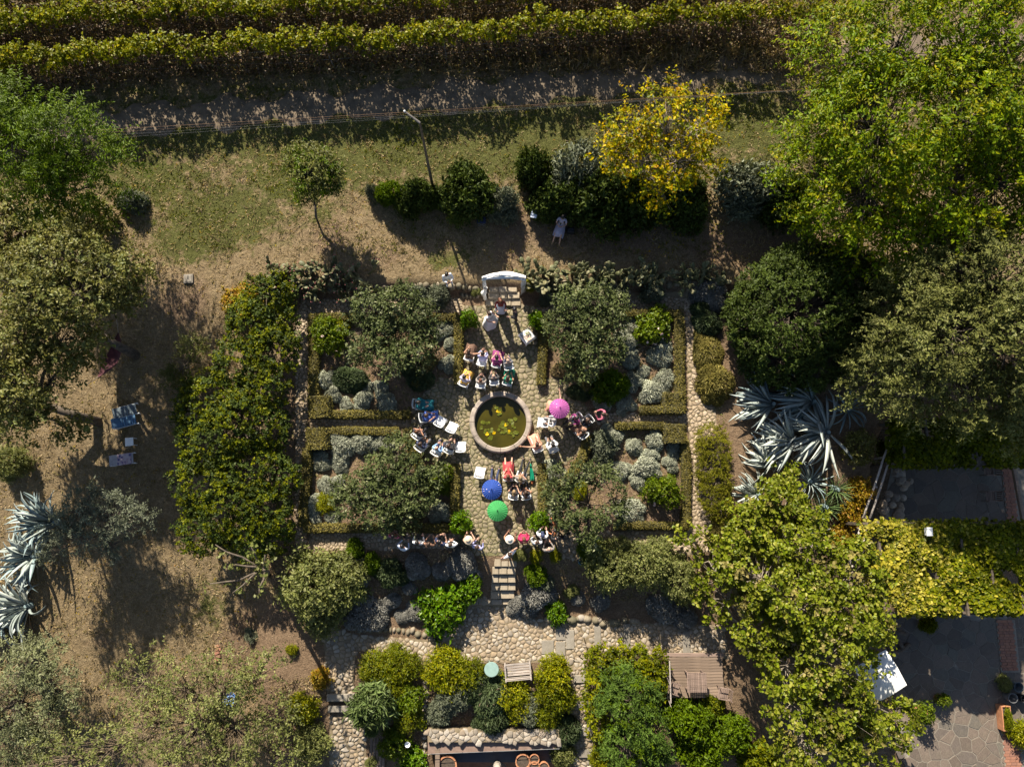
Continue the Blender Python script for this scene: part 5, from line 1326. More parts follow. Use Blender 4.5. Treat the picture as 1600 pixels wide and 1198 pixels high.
# ------------------------------------------------------------------ people
PM = {}
def cloth(name, c, rough=.8, var=.12):
    if name not in PM: PM[name] = simple(name, c, rough, var, 7.0, bmp=.3)
    return PM[name]
SKIN = {'fair': cloth('fair_skin', (.52, .31, .22), .55, .06), 'tan': cloth('tan_skin', (.42, .225, .14), .55, .06), 'dark': cloth('deep_skin', (.16, .085, .055), .55, .06)}
HAIR = {'brown': cloth('brown_hair', (.055, .03, .018), .5, .3), 'black': cloth('black_hair', (.014, .011, .010), .45, .3), 'grey': cloth('grey_hair', (.30, .28, .26), .6, .2), 'light': cloth('light_hair', (.26, .17, .085), .5, .25), 'auburn': cloth('auburn_hair', (.12, .045, .02), .5, .25)}
EYE = cloth('eye', (.02, .02, .02), .2, 0); LIP = cloth('lips', (.34, .11, .10), .5, .05)
CL = {k: cloth(k + '_cloth', c) for k, c in dict(white=(.78, .78, .78), black=(.018, .018, .022), navy=(.025, .035, .085), teal=(.012, .17, .20), blue=(.045, .10, .36), lightblue=(.25, .42, .68), lavender=(.40, .40, .62),
    purple=(.22, .03, .14), grey=(.13, .13, .14), darkgrey=(.06, .058, .062), green=(.008, .20, .12), red=(.42, .05, .055), burgundy=(.22, .03, .025), crimson=(.45, .02, .09), orange=(.50, .17, .06), peach=(.60, .29, .20),
    yellow=(.55, .33, .06), beige=(.60, .47, .33), lilac=(.42, .38, .48), brown=(.13, .07, .045), rose=(.48, .12, .18), paleblue=(.55, .60, .72), cream=(.72, .66, .54), tanshoe=(.34, .22, .11), taupe=(.22, .19, .17)).items()}

def hand_geo():
    q = MB(); q.ball((0, 0, -.045), (.037, .016, .05), 8, 5)
    for i, (x, l) in enumerate(((-.027, .062), (-.009, .074), (.009, .069), (.026, .054))):
        q.tube([(x * .9, 0, -.075), (x, .006, -.085 - l * .5), (x, .022, -.085 - l)], [.009, .0085, .006], 5)
    q.tube([(.03, 0, -.03), (.052, .012, -.055), (.056, .022, -.085)], [.0105, .0095, .007], 5)
    return q.v, q.f
HV, HF = hand_geo()
def head_geo():
    q = MB(); V, Fs = [], []; n, m = 14, 10
    q.ball((0, 0, 0), (1, 1, 1), n, m)
    v = []
    for x, y, z in q.v:
        k = 1 - .28 * max(0, -z) ** 1.3
        v.append((x * .076 * k, y * .096 * (1 - .12 * max(0, -z)) + (.012 if z < -.3 and y > 0 else 0), z * .122))
    q.v = v; q.m = [0] * len(q.f)
    q.add([(-.013, .088, -.025), (.013, .088, -.025), (0, .118, -.022), (0, .094, .022)], [(0, 1, 2), (1, 3, 2), (3, 0, 2), (0, 3, 1)])
    for s in (-1, 1):
        q.ball((s * .078, -.005, -.005), (.010, .022, .032), 6, 4)
    q.mi = 1
    for s in (-1, 1): q.ball((s * .030, .086, .012), (.013, .008, .008), 6, 4)
    q.mi = 2; q.ball((0, .090, -.058), (.024, .008, .008), 6, 4)
    return q.v, q.f, q.m
HDV, HDF, HDM = head_geo()

def pose_points(pose, arms, lean=0.0, h=1.0):
    """returns joint dict; facing +Y"""
    J = {}
    if pose == 'sit':
        pz = .50
        J['pelvis'] = (0, 0, pz); J['spine'] = (0, -.02 + lean * .1, pz + .2); J['chest'] = (0, -.02 + lean * .25, pz + .42); J['neck'] = (0, 0 + lean * .36, pz + .57)
        for s, k in ((-1, 'l'), (1, 'r')):
            J['hip' + k] = (s * .10, .04, pz - .02); J['knee' + k] = (s * .13, .46, pz + .0)
            J['ank' + k] = (s * .12, .44, .09); J['toe' + k] = (s * .13, .60, .045)
            if arms == 'stretch' or pose == 'stretch': pass
    elif pose == 'stretch':
        pz = .45
        J['pelvis'] = (0, 0, pz); J['spine'] = (0, -.08, pz + .19); J['chest'] = (0, -.13, pz + .40); J['neck'] = (0, -.13, pz + .56)
        for s, k in ((-1, 'l'), (1, 'r')):
            J['hip' + k] = (s * .10, .04, pz); J['knee' + k] = (s * .13, .45, pz + .06); J['ank' + k] = (s * .16, .78, .12); J['toe' + k] = (s * .18, .92, .10)
    else:
        pz = .95
        J['pelvis'] = (0, 0, pz); J['spine'] = (0, 0 + lean * .1, pz + .19); J['chest'] = (0, lean * .25, pz + .40); J['neck'] = (0, .01 + lean * .4, pz + .55)
        st = .02 if pose == 'stand' else .16
        for s, k in ((-1, 'l'), (1, 'r')):
            J['hip' + k] = (s * .09, 0, pz - .04); J['knee' + k] = (s * .11, .02 + s * st, .50); J['ank' + k] = (s * .12, s * st * 1.5 - .03, .09); J['toe' + k] = (s * .15, s * st * 1.5 + .14, .045)
    c = Vector(J['chest'])
    for s, k in ((-1, 'l'), (1, 'r')):
        sh = c + Vector((s * .185, 0, .06)); J['sh' + k] = tuple(sh)
        a = arms if not isinstance(arms, (tuple, list)) else arms[0 if s < 0 else 1]
        if a == 'lap': e = sh + Vector((s * .06, .06, -.27)); w = e + Vector((-s * .12, .23, -.02))
        elif a == 'phone': e = sh + Vector((s * .05, .17, -.2)); w = e + Vector((-s * .15, .17, .14))
        elif a == 'up': e = sh + Vector((s * .08, .20, .08)); w = e + Vector((-s * .12, .10, .20))
        elif a == 'head': e = sh + Vector((s * .24, .08, .10)); w = e + Vector((-s * .18, .02, .18))
        elif a == 'out': e = sh + Vector((s * .25, .10, -.05)); w = e + Vector((s * .22, .10, .04))
        elif a == 'hold': e = sh + Vector((s * .05, .08, -.25)); w = e + Vector((-s * .06, .22, .12))
        elif a == 'fold': e = sh + Vector((s * .08, .05, -.26)); w = e + Vector((-s * .22, .13, .02))
        else: e = sh + Vector((s * .05, -.02, -.29)); w = e + Vector((s * .0, .06, -.25))
        J['el' + k] = tuple(e); J['wr' + k] = tuple(w)
    return J
BONES = [('pelvis', 'spine'), ('spine', 'chest'), ('chest', 'neck'), ('pelvis', 'hipl'), ('hipl', 'kneel'), ('kneel', 'ankl'), ('ankl', 'toel'), ('pelvis', 'hipr'), ('hipr', 'kneer'), ('kneer', 'ankr'), ('ankr', 'toer'),
         ('chest', 'shl'), ('shl', 'ell'), ('ell', 'wrl'), ('chest', 'shr'), ('shr', 'elr'), ('elr', 'wrr'), ('neck', 'headb')]
RAD = dict(pelvis=(.155, .125), spine=(.135, .11), chest=(.16, .12), neck=(.055, .055), headb=(.05, .05), hip=(.095, .095), knee=(.062, .062), ank=(.042, .042), toe=(.036, .03), sh=(.066, .066), el=(.044, .044), wr=(.029, .029))
PEOPLE = []; PENDING = []
def person(label, px, py, face, pose='stand', arms='lap', top='white', bottom='black', sleeves='long', legs='long', shoe='black', skin='fair', hair='brown', hairstyle='short', dress=None, hat=None, lean=0.0, h=1.0, nod=-.15, turn=0.0, group=None, female=False, zfix=None):
    """px,py: where the head shows in the photo; face: degrees, 0 right, 90 up the picture"""
    jr = random.Random(label)
    h *= jr.uniform(.95, 1.05); face += jr.uniform(-14, 14); px += jr.uniform(-2, 2); py += jr.uniform(-2.5, 2.5); turn += jr.uniform(-28, 28); nod += jr.uniform(-.2, .1); lean += jr.uniform(-.06, .16)
    J = pose_points(pose, arms, lean)
    hz = (J['neck'][2] + .20) * h
    p = P(px, py, hz) if zfix is None else PZ(px, py, zfix + hz)
    g = gz(p.x, p.y) if zfix is None else zfix
    if zfix is None: g += .02
    rz = math.radians(face - 90)
    hl = Vector((J['neck'][0], J['neck'][1] + .02, 0)) * h
    base = Vector((p.x, p.y, g)) - Matrix.Rotation(rz, 3, 'Z') @ hl
    J['headb'] = (J['neck'][0], J['neck'][1] + .015, J['neck'][2] + .09)
    names = list(J); idx = {n: i for i, n in enumerate(names)}
    me = bpy.data.meshes.new('person'); me.from_pydata([J[n] for n in names], [(idx[a], idx[b_]) for a, b_ in BONES], []); me.update()
    t = bpy.data.objects.new('skin_source', me); COL.objects.link(t)
    t.modifiers.new('skin', 'SKIN').use_smooth_shade = True
    sub = t.modifiers.new('sub', 'SUBSURF'); sub.levels = 1; sub.render_levels = 1
    kf = .88 if female else 1.0
    for n, i in idx.items():
        k = n if n in RAD else n[:-1]
        rr = RAD[k]; d = me.skin_vertices[0].data[i]; d.radius = (rr[0] * kf, rr[1] * kf); d.use_root = (n == 'pelvis')
    PENDING.append((t, J, base, rz, dict(label=label, pose=pose, top=top, bottom=bottom, sleeves=sleeves, legs=legs, shoe=shoe, skin=skin, hair=hair, hairstyle=hairstyle, dress=dress, hat=hat, h=h, nod=nod, turn=turn, group=group, female=female)))
    return base, rz
def seg_d(p, a, b):
    ab = b - a; t = max(0, min(1, (p - a).dot(ab) / max(ab.length_squared, 1e-9)))
    return (p - a - ab * t).length, t
def skirt_mesh(name, J, mat, pose, length, r0=.17, r1=.30, seed=1):
    rr = random.Random(seed); q = MB(); n = 18
    if pose in ('sit', 'stretch'):
        # cloth lying over the thighs and hanging from the knees
        pz = J['pelvis'][2]; ky = J['kneel'][1]; kz = J['kneel'][2]
        rows = [(-.16, .17, pz + .14, pz - .05), (0.02, .235, pz + .13, pz - .08), (ky * .55, .25, kz + .10, kz - .12), (ky, .26, kz + .09, kz - .16), (ky + .10, .26, kz - .02, kz - .20), (ky + .13, .27, kz - length, kz - length - .02)]
        V, Fs = [], []; k = 8
        for y, w, zt, zb in rows:
            for i in range(k + 1):
                u = i / k * 2 - 1; z = zt + (zb - zt) * abs(u) ** 2.2 + .018 * math.sin(7 * u + y * 9)
                V.append((u * w, y + .02 * math.sin(5 * u), z))
        for j in range(len(rows) - 1):
            for i in range(k): a = j * (k + 1) + i; Fs.append((a, a + 1, a + k + 2, a + k + 1))
        q.add(V, Fs)
    else:
        pz = J['pelvis'][2]; prof = [(pz + .12, r0 * .92), (pz - .02, r0 * 1.12), (pz - .25, r0 * 1.25), (pz - length * .65, (r0 + r1) / 2 * 1.1), (pz - length, r1)]
        V, Fs = [], []
        for j, (z, r) in enumerate(prof):
            for i in range(n):
                a = 6.283 * i / n; k = 1 + (.09 * j / 4) * math.sin(a * 6 + seed)
                V.append((r * k * math.cos(a), r * k * .82 * math.sin(a), z))
        for j in range(len(prof) - 1):
            for i in range(n): Fs.append((j * n + i, j * n + (i + 1) % n, (j + 1) * n + (i + 1) % n, (j + 1) * n + i))
        q.add(V, Fs)
    return q.mesh(name, mat, True)
def finish_people():
    dg = bpy.context.evaluated_depsgraph_get(); dg.update()
    for t, J, base, rz, s in PENDING:
        src = bpy.data.meshes.new_from_object(t.evaluated_get(dg))
        bm = bmesh.new(); bm.from_mesh(src)
        for f in bm.faces: f.smooth = True
        mats = [SKIN[s['skin']], CL[s['top']], CL[s['bottom']], CL[s['shoe']], EYE, LIP]
        JV = {k: Vector(v) for k, v in J.items()}
        for f in bm.faces:
            c = f.calc_center_median(); best = min(((seg_d(c, JV[a], JV[b_]), a, b_) for a, b_ in BONES), key=lambda x: x[0][0])
            (dd, tt), a, b_ = best
            m = 1
            if a == 'neck' or (a == 'chest' and b_ == 'neck' and tt > .75): m = 0
            elif a.startswith('sh'): m = 0 if s['sleeves'] == 'none' or (s['sleeves'] == 'short' and tt > .6) else 1
            elif a.startswith('el'): m = 1 if s['sleeves'] == 'long' and tt < .92 else 0
            elif a.startswith('hip') or (a == 'pelvis' and b_.startswith('hip')): m = 2
            elif a == 'pelvis': m = 2 if tt < .3 else 1
            elif a.startswith('knee'): m = 2 if s['legs'] == 'long' and tt < .93 else 0
            elif a.startswith('ank'): m = 3
            f.material_index = m
        def add(V, Fs, Ms, Mx):
            vs = [bm.verts.new(Mx @ Vector(v)) for v in V]
            for f, m in zip(Fs, Ms):
                nf = bm.faces.new([vs[i] for i in f]); nf.material_index = m; nf.smooth = True
        hm = Matrix.Translation(JV['neck'] + Vector((0, .03, .185))) @ Matrix.Rotation(math.radians(s['turn']), 4, 'Z') @ Matrix.Rotation(s['nod'], 4, 'X')
        add(HDV, HDF, [{0: 0, 1: 4, 2: 5}[m] for m in HDM], hm)
        for k, sg in (('l', -1), ('r', 1)):
            d = (JV['wr' + k] - JV['el' + k]).normalized()
            q = d.to_track_quat('-Z', 'Y').to_matrix().to_4x4()
            sc = Matrix.Diagonal((sg * -1.0, 1, 1, 1))
            add(HV, HF, [0] * len(HF), Matrix.Translation(JV['wr' + k] + d * .005) @ q @ sc)
        me = bpy.data.meshes.new('person'); bm.to_mesh(me); bm.free(); bpy.data.meshes.remove(src)
        for m in mats: me.materials.append(m)
        o = link('person', me, None, base, (0, 0, rz), s['h'])
        tag(o, s['label'], 'person', s['group'])
        # hair
        if s['hairstyle'] != 'bald':
            q = MB(); q.ball((0, 0, 0), (1, 1, 1), 14, 9)
            long_ = s['hairstyle'] in ('long', 'bun')
            V = []
            for x, y, z in q.v:
                zz = z
                if y > 0 and z < .35: zz = .35 + (z - .35) * .12           # fringe line
                elif z < -.2: zz = -.2 + (z + .2) * (.9 if long_ else .25)
                w = 1.0 + .03 * math.sin(9 * x + 5 * y)
                back = -.012 if y < 0 else 0
                V.append((x * .086 * w, y * .104 * w + back - .004, zz * .134 + .006))
            q.v = V
            if s['hairstyle'] == 'long':
                q.tube([(0, -.085, .0), (0, -.115, -.12), (0, -.12, -.26), (0, -.10, -.36)], [.075, .085, .075, .03], 8)
            if s['hairstyle'] == 'bun': q.ball((0, -.12, .04), (.05, .045, .045), 8, 5)
            hme = q.mesh('hair', HAIR[s['hair']], True); hme.transform(hm); link('hair', hme, o)
        else:
            q = MB(); q.lathe([(.080, -.02), (.088, .0), (.084, .035), (.07, .045)], 14, capb=False, capt=False)
            q.v = [(x, y * 1.2 - .012, z) for x, y, z in q.v if True]
            hme = q.mesh('hair', HAIR[s['hair']], True); hme.transform(hm); link('hair', hme, o)
        if s['hat']:
            cm, kind = s['hat']; q = MB()
            if kind == 'brim': q.lathe([(.19, .055), (.185, .062), (.10, .072), (.098, .13), (.07, .165), (.001, .17)], 20, capb=True, capt=False)
            else:
                q.lathe([(.098, .03), (.098, .09), (.07, .14), (.001, .15)], 16, capb=False, capt=False)
                q.add([(-.08, .07, .04), (.08, .07, .04), (.06, .18, .025), (-.06, .18, .025), (-.08, .07, .055), (.08, .07, .055), (.06, .18, .035), (-.06, .18, .035)], [(0, 3, 2, 1), (4, 5, 6, 7), (0, 1, 5, 4), (1, 2, 6, 5), (2, 3, 7, 6), (3, 0, 4, 7)])
            hme = q.mesh('hat', CL[cm], True); hme.transform(hm); link('hat', hme, o)
        if s['dress']:
            cm, ln, r1 = s['dress']
            link('skirt', skirt_mesh('skirt', J, CL[cm], s['pose'], ln, r1=r1, seed=len(s['label'])), o)
        bpy.data.objects.remove(t)
    PENDING.clear()

# ------------------------------------------------------------------ folding chairs
CW = M['white']
padmat = simple('chair_cushion', (.74, .75, .77), .5, .04, 4, bmp=.1)
def chair_parts():
    P_ = {}
    q = MB(); q.box((0, 0, .44), (.43, .42, .045), bev=.018); P_['seat'] = q.mesh('seat', padmat)
    q = MB()
    n = 8; V, Fs = [], []
    for i in range(n + 1):
        u = i / n * 2 - 1; y = -.235 - .035 * (1 - u * u)
        for z, d in ((.70, 0), (.86, .03)):
            V += [(u * .22, y - d - .012, z), (u * .22, y - d + .014, z)]
    for i in range(n):
        a = i * 4; b_ = a + 4
        Fs += [(a, b_, b_ + 2, a + 2), (a + 1, a + 3, b_ + 3, b_ + 1), (a + 2, b_ + 2, b_ + 3, a + 3), (a, a + 1, b_ + 1, b_)]
    Fs += [(0, 2, 3, 1), (n * 4, n * 4 + 1, n * 4 + 3, n * 4 + 2)]
    q.add(V, Fs); P_['backrest'] = q.mesh('backrest', CW)
    for s, k in ((-1, 'l'), (1, 'r')):
        q = MB(); q.tube([(s * .215, .22, .0), (s * .215, -.02, .44), (s * .215, -.26, .86)], .016, 6); P_['leg' + k] = q.mesh('leg', CW)
        q = MB(); q.tube([(s * .195, -.26, .0), (s * .195, .0, .30), (s * .195, .19, .43)], .016, 6); P_['rleg' + k] = q.mesh('leg', CW)
    q = MB(); q.tube([(-.215, .15, .13), (.215, .15, .13)], .011, 6); q.tube([(-.195, -.2, .08), (.195, -.2, .08)], .011, 6); P_['rung'] = q.mesh('stretcher', CW)
    return P_
CHP = chair_parts()
def chair(label, base, rz, occupied=True):
    root = thing('folding_chair', label, 'chair', base, rz, None)
    for k, me in CHP.items(): link(me.name.split('.')[0], me, root)
    return root
def empty_chair(label, px, py, face):
    p = P(px, py, .46)
    return chair(label, (p.x, p.y, gz(p.x, p.y) + .02), math.radians(face - 90))
def sitter(label, chairlabel, px, py, face, **kw):
    b, rz = person(label, px, py, face, pose=kw.pop('pose', 'sit'), **kw)
    if chairlabel: chair(chairlabel, (b.x, b.y, b.z), rz)

# couple, celebrant, photographers
person('man in white shirt standing on the lawn edge left of the arch, holding a camera', 697, 426, -80, arms='phone', top='white', bottom='paleblue', hair='black', nod=-.5, shoe='white')
person('celebrant in burgundy top and white skirt standing below the arch steps', 782, 473, -85, arms='hold', top='burgundy', bottom='white', hair='auburn', hairstyle='long', dress=('paleblue', .82, .27), female=True, nod=-.4)
person('bride in a long white dress facing the groom', 766, 490, -25, arms='hold', top='white', bottom='white', sleeves='none', hair='brown', hairstyle='bun', dress=('white', .93, .42), female=True)
person('groom in a black suit facing the bride', 803, 486, 195, arms='hold', top='black', bottom='black', hair='black', h=1.08)
sitter('photographer in lilac flowered dress lounging in the shade below the dark bush', None, 880, 338, -105, pose='stretch', arms='phone', top='lilac', bottom='lilac', legs='short', shoe='tanshoe', hair='black', hairstyle='long', dress=('lilac', .10, .3), sleeves='short', female=True)
# front block, row nearest the couple
sitter('bare armed woman in brown seated first in the front row', 'white chair under the bare armed woman, leftmost of the front row', 731, 551, 80, arms=('lap', 'out'), top='brown', bottom='brown', sleeves='none', hair='brown', hairstyle='long', female=True, dress=('brown', .2, .3), legs='short', skin='tan')
sitter('guest in a lavender blue shirt seated second from the left in the front row', 'white chair with pale seat behind the lavender blue guest, front row', 752, 551, 70, arms='phone', top='lavender', bottom='paleblue', hair='black', lean=.5)
sitter('woman in a shiny purple dress seated third in the front row', 'white chair under the woman in purple, front row', 775, 561, 90, arms='lap', top='purple', bottom='purple', hair='black', dress=('purple', .38, .3), female=True, legs='short', sleeves='short')
sitter('grey haired man in a grey suit at the right end of the front row', 'white chair at the right end of the front row', 793, 562, 90, arms='lap', top='grey', bottom='navy', hair='grey', hairstyle='bald')
# second row
sitter('woman in white shawl and yellow skirt seated at the left end of the second row', 'white chair at the left end of the second row', 726, 591, 70, arms='lap', top='lilac', bottom='yellow', hair='black', dress=('yellow', .3, .3), female=True, legs='short')
sitter('brown haired guest in a dark taupe jacket seated second in the second row', 'white chair second from the left in the second row', 749, 592, 85, arms='phone', top='taupe', bottom='black', hair='auburn')
sitter('balding man in a grey suit with white collar seated third in the second row', 'white chair under the balding man, second row', 772, 590, 95, arms='lap', top='darkgrey', bottom='darkgrey', hair='grey', hairstyle='bald')
sitter('woman with wide emerald green skirt seated at the right end of the second row', 'white chair under the woman in emerald green', 795, 591, 85, arms='lap', top='green', bottom='green', sleeves='none', skin='tan', hair='brown', hairstyle='long', dress=('green', .42, .34), female=True, legs='short')
# left block
sitter('woman in a teal dress seated left of the pond, farthest from it', 'white chair with curved back behind the woman in teal', 655, 629, -10, arms='lap', top='teal', bottom='teal', hair='black', dress=('teal', .4, .36), female=True, legs='short')
sitter('woman in a bright blue dress holding papers, left of the pond', 'white chair under the woman in bright blue', 664, 649, 15, arms='lap', top='blue', bottom='blue', hair='brown', dress=('blue', .3, .32), female=True, skin='tan', legs='short', sleeves='short')
empty_chair('empty white chair left of the pond, the one next to the woman in bright blue', 689, 658, 62)
empty_chair('empty white chair left of the pond, nearest the rim', 707, 667, 68)
empty_chair('empty white chair standing alone below left of the pond', 720, 697, 92)
sitter('guest in black with folded arms seated left of the pond', 'white chair under the guest in black, left of the pond', 650, 674, 40, arms='fold', top='black', bottom='black', hair='auburn', skin='tan', sleeves='short')
sitter('brown haired man in a dark navy suit seated left of the pond', 'white chair under the man in dark navy, left of the pond', 658, 692, 50, arms='lap', top='navy', bottom='grey', hair='brown', skin='tan')
sitter('pink headed old man in a light blue shirt seated left of the pond', 'white chair under the old man in light blue', 683, 700, 60, arms='lap', top='lightblue', bottom='navy', hair='grey', hairstyle='bald', sleeves='long')
sitter('guest in black beside the old man in light blue', 'white chair under the guest in black beside the old man', 699, 696, 75, arms='lap', top='black', bottom='black', hair='brown')
# right block
sitter('guest under the pink parasol with one bare arm stretched out', 'white chair under the pink parasol', 873, 636, 170, arms=('lap', 'out'), top='peach', bottom='orange', sleeves='none', hair='brown', hairstyle='long', dress=('peach', .3, .3), female=True, legs='short')
sitter('guest in white and red seated below the pink parasol', None, 866, 655, 165, arms='hold', top='white', bottom='grey', hair='grey')
empty_chair('empty white chair right of the pond rim', 847, 660, 170)
sitter('dark haired woman in a peach dress seated right of the pond', 'white chair under the woman in peach', 839, 693, 100, arms=('out', 'lap'), top='peach', bottom='cream', sleeves='none', hair='brown', dress=('peach', .35, .3), female=True, legs='short', skin='tan')
sitter('man in a white shirt and grey trousers seated right of the pond', 'white chair under the man in white shirt', 863, 693, 98, arms='lap', top='white', bottom='grey', hair='black')
sitter('guest in a black suit seated farther right of the pond', 'white chair under the guest in black suit', 917, 654, 215, arms='lap', top='black', bottom='black', hair='brown')
sitter('woman in dark brown dress seated with crossed bare arms right of the pond', 'white chair with curved back under the woman in dark brown', 910, 672, 120, arms='fold', top='brown', bottom='brown', sleeves='none', hair='brown', skin='tan', female=True, dress=('brown', .3, .3), legs='short')
sitter('guest in maroon bending over beside the pink parasol', 'white chair under the guest in maroon', 901, 651, 200, arms='lap', top='purple', bottom='black', hair='black')
person('guest in dark clothes with pink scarf standing alone right of the pond', 942, 647, 160, arms='phone', top='rose', bottom='navy', hair='brown', hairstyle='long', female=True)
# block below the pond
empty_chair('empty white chair below the pond, left of the blue parasol', 750, 737, 82)
sitter('man in dark suit sitting with legs stretched out under the blue parasol', 'white chair under the blue parasol', 768, 762, 90, pose='stretch', arms=('hold', 'lap'), top='navy', bottom='navy', hair='black')
sitter('guest in dark blue under the green parasol', 'white chair under the green parasol', 774, 797, 90, arms=('hold', 'lap'), top='navy', bottom='navy', hair='grey')
sitter('woman in a red dress with bare legs stretched out below the pond', 'white chair under the woman in red', 795, 744, 92, pose='stretch', arms='lap', top='red', bottom='red', sleeves='none', hair='auburn', hairstyle='long', legs='short', dress=('red', .1, .28), female=True)
sitter('woman in black with light hair beside the woman in red', 'white chair under the light haired woman in black', 813, 745, 75, pose='stretch', arms='fold', top='taupe', bottom='black', sleeves='short', hair='light', hairstyle='long', female=True)
sitter('woman in black seated behind the woman in red', 'white chair under the woman in black behind the woman in red', 803, 770, 95, arms='lap', top='black', bottom='black', sleeves='short', hair='light', hairstyle='long', female=True)
sitter('woman in black seated beside the closed green parasol, last on the right', 'white chair at the right end of the rear row', 822, 768, 85, arms='fold', top='black', bottom='black', sleeves='none', hair='brown', hairstyle='long', female=True, skin='tan')
# standing guests, left of the steps
person('guest with pink patterned top standing leftmost in the shade of the lower hedge', 614, 836, 80, arms='fold', top='rose', bottom='black', hair='black', sleeves='short')
person('guest in black with a small white pin standing in the shade of the lower hedge', 636, 834, 95, arms='fold', top='black', bottom='black', hair='black')
person('man in white shirt stooping at the left end of the lower standing row', 628, 853, 60, arms='lap', top='paleblue', bottom='navy', hair='black', lean=.35)
person('dark haired man in white shirt standing third in the lower row', 653, 850, 85, arms='hold', top='white', bottom='navy', hair='black')
person('bare shouldered woman in brown standing beside the man in white shirt', 668, 849, 90, arms='lap', top='brown', bottom='brown', sleeves='none', hair='brown', hairstyle='long', female=True, skin='tan')
person('guest in navy holding up a phone in the lower standing row', 685, 846, 75, arms='phone', top='navy', bottom='navy', hair='black', sleeves='short')
person('guest in white top and black skirt standing by the lavender', 705, 853, 90, arms='fold', top='white', bottom='black', hair='brown', female=True, dress=('black', .5, .25))
person('woman with a wide beige hat standing left of the steps', 730, 845, 85, arms='lap', top='beige', bottom='beige', sleeves='none', hair='auburn', hairstyle='long', hat=('beige', 'brim'), female=True, dress=('beige', .6, .27), legs='short')
person('guest in lavender top with dark sleeves standing at the head of the steps', 747, 853, 85, arms=('lap', 'hold'), top='lavender', bottom='navy', hair='brown')
# standing guests, right of the steps
person('woman in orange with a cream hat standing at the right of the steps', 796, 844, 75, arms='hold', top='orange', bottom='brown', sleeves='none', hair='brown', hat=('cream', 'brim'), female=True, skin='tan')
person('man in white shirt shading his eyes on the top step', 798, 864, 125, arms='head', top='white', bottom='grey', hair='brown', sleeves='short')
person('woman in a crimson dress standing right of the steps', 820, 845, 88, arms='phone', top='crimson', bottom='crimson', hair='auburn', hairstyle='bun', dress=('crimson', .55, .28), female=True)
person('man in white shirt beside the woman in crimson', 838, 847, 80, arms=('up', 'lap'), top='white', bottom='grey', hair='brown')
person('guest in a navy blue cap and white top standing behind the row', 846, 839, 85, arms='lap', top='white', bottom='navy', hair='black', hat=('navy', 'cap'))
person('older pink headed man in a taupe jacket standing in the lower row', 857, 856, 85, arms='lap', top='taupe', bottom='black', hair='grey', hairstyle='bald')
person('woman in a bright orange top with raised elbow, right of the steps', 868, 827, 175, arms=('lap', 'out'), top='orange', bottom='brown', hair='black', hairstyle='long', female=True)
person('guest in black standing below the woman in bright orange', 872, 842, 95, arms='lap', top='black', bottom='black', hair='black')
person('guest in black with long hair standing rightmost of the lower row', 885, 838, 120, arms='phone', top='black', bottom='black', hair='black', hairstyle='long', female=True)
finish_people()
# ------------------------------------------------------------------ parasols
def paper(name, c, spots=None):
    m, nt, b = newmat(name)
    tc = N(nt, 'ShaderNodeTexCoord')
    v = N(nt, 'ShaderNodeTexVoronoi'); v.inputs['Scale'].default_value = 9.0
    nt.links.new(tc.outputs['Object'], v.inputs['Vector'])
    col = ramp(nt, noise(nt, 4, 2), [(.3, [x * .85 for x in c]), (.7, [min(1, x * 1.15) for x in c])])
    if spots:
        f = ramp(nt, v.outputs['Distance'], [(.16, 1.0), (.24, 0.0)])
        n2 = ramp(nt, noise(nt, 2.2, 1), [(.5, 0.0), (.56, 1.0)])
        mu = N(nt, 'ShaderNodeMath', operation='MULTIPLY'); nt.links.new(f, mu.inputs[0]); nt.links.new(n2, mu.inputs[1])
        col = mixc(nt, mu.outputs[0], col, spots)
    nt.links.new(col, b.inputs['Base Color']); b.inputs['Roughness'].default_value = .75; b.inputs['Specular IOR Level'].default_value = .2
    t = N(nt, 'ShaderNodeBsdfTranslucent'); nt.links.new(col, t.inputs['Color'])
    mx = N(nt, 'ShaderNodeMixShader'); mx.inputs[0].default_value = .25
    nt.links.new(b.outputs[0], mx.inputs[1]); nt.links.new(t.outputs[0], mx.inputs[2]); nt.links.new(mx.outputs[0], nt.nodes['Material Output'].inputs['Surface'])
    return m
bamboo = simple('bamboo', (.36, .24, .11), .5, .2, 8)
def parasol(label, px, py, z, R, mat, tilt, az, tipc=None):
    g = P(px, py); p = PZ(px, py, g.z + z)
    root = thing('parasol', label, 'parasol', p)
    root.rotation_euler = Matrix.Rotation(math.radians(az), 3, 'Z').to_euler()
    Rm = Matrix.Rotation(math.radians(az), 3, 'Z') @ Matrix.Rotation(math.radians(tilt), 3, 'X')
    root.rotation_euler = Rm.to_euler()
    n = 24; V, Fs = [(0, 0, 0.0)], []
    for j, (f, dz) in enumerate(((.12, -.015), (.4, -.065), (.7, -.135), (1.0, -.225))):
        for i in range(2 * n):
            a = math.pi * i / n; k = 1 if i % 2 == 0 else .985
            V.append((R * f * k * math.cos(a), R * f * k * math.sin(a), dz * R / .44 - (0 if i % 2 == 0 else .02 * f)))
    w = 2 * n
    for i in range(w): Fs.append((0, 1 + i, 1 + (i + 1) % w))
    for j in range(3):
        for i in range(w): a = 1 + j * w; Fs.append((a + i, a + w + i, a + w + (i + 1) % w, a + (i + 1) % w))
    MB().add(V, Fs).build('canopy', mat, root)
    MB().tube([(0, 0, -.95), (0, 0, .0)], .011, 6).build('pole', bamboo, root)
    MB().tube([(0, 0, -.01), (0, 0, .035), (0, 0, .085)], [.028, .02, .012], 8).build('finial', tipc or bamboo, root)
    rb = MB().tube([(.02, 0, -.02), (R * .98, 0, -.222 * R / .44 - .012)], .0045, 4).mesh('rib', bamboo)
    for i in range(n): link('rib', rb, root, (0, 0, 0), (0, 0, 2 * math.pi * i / n))
    return root
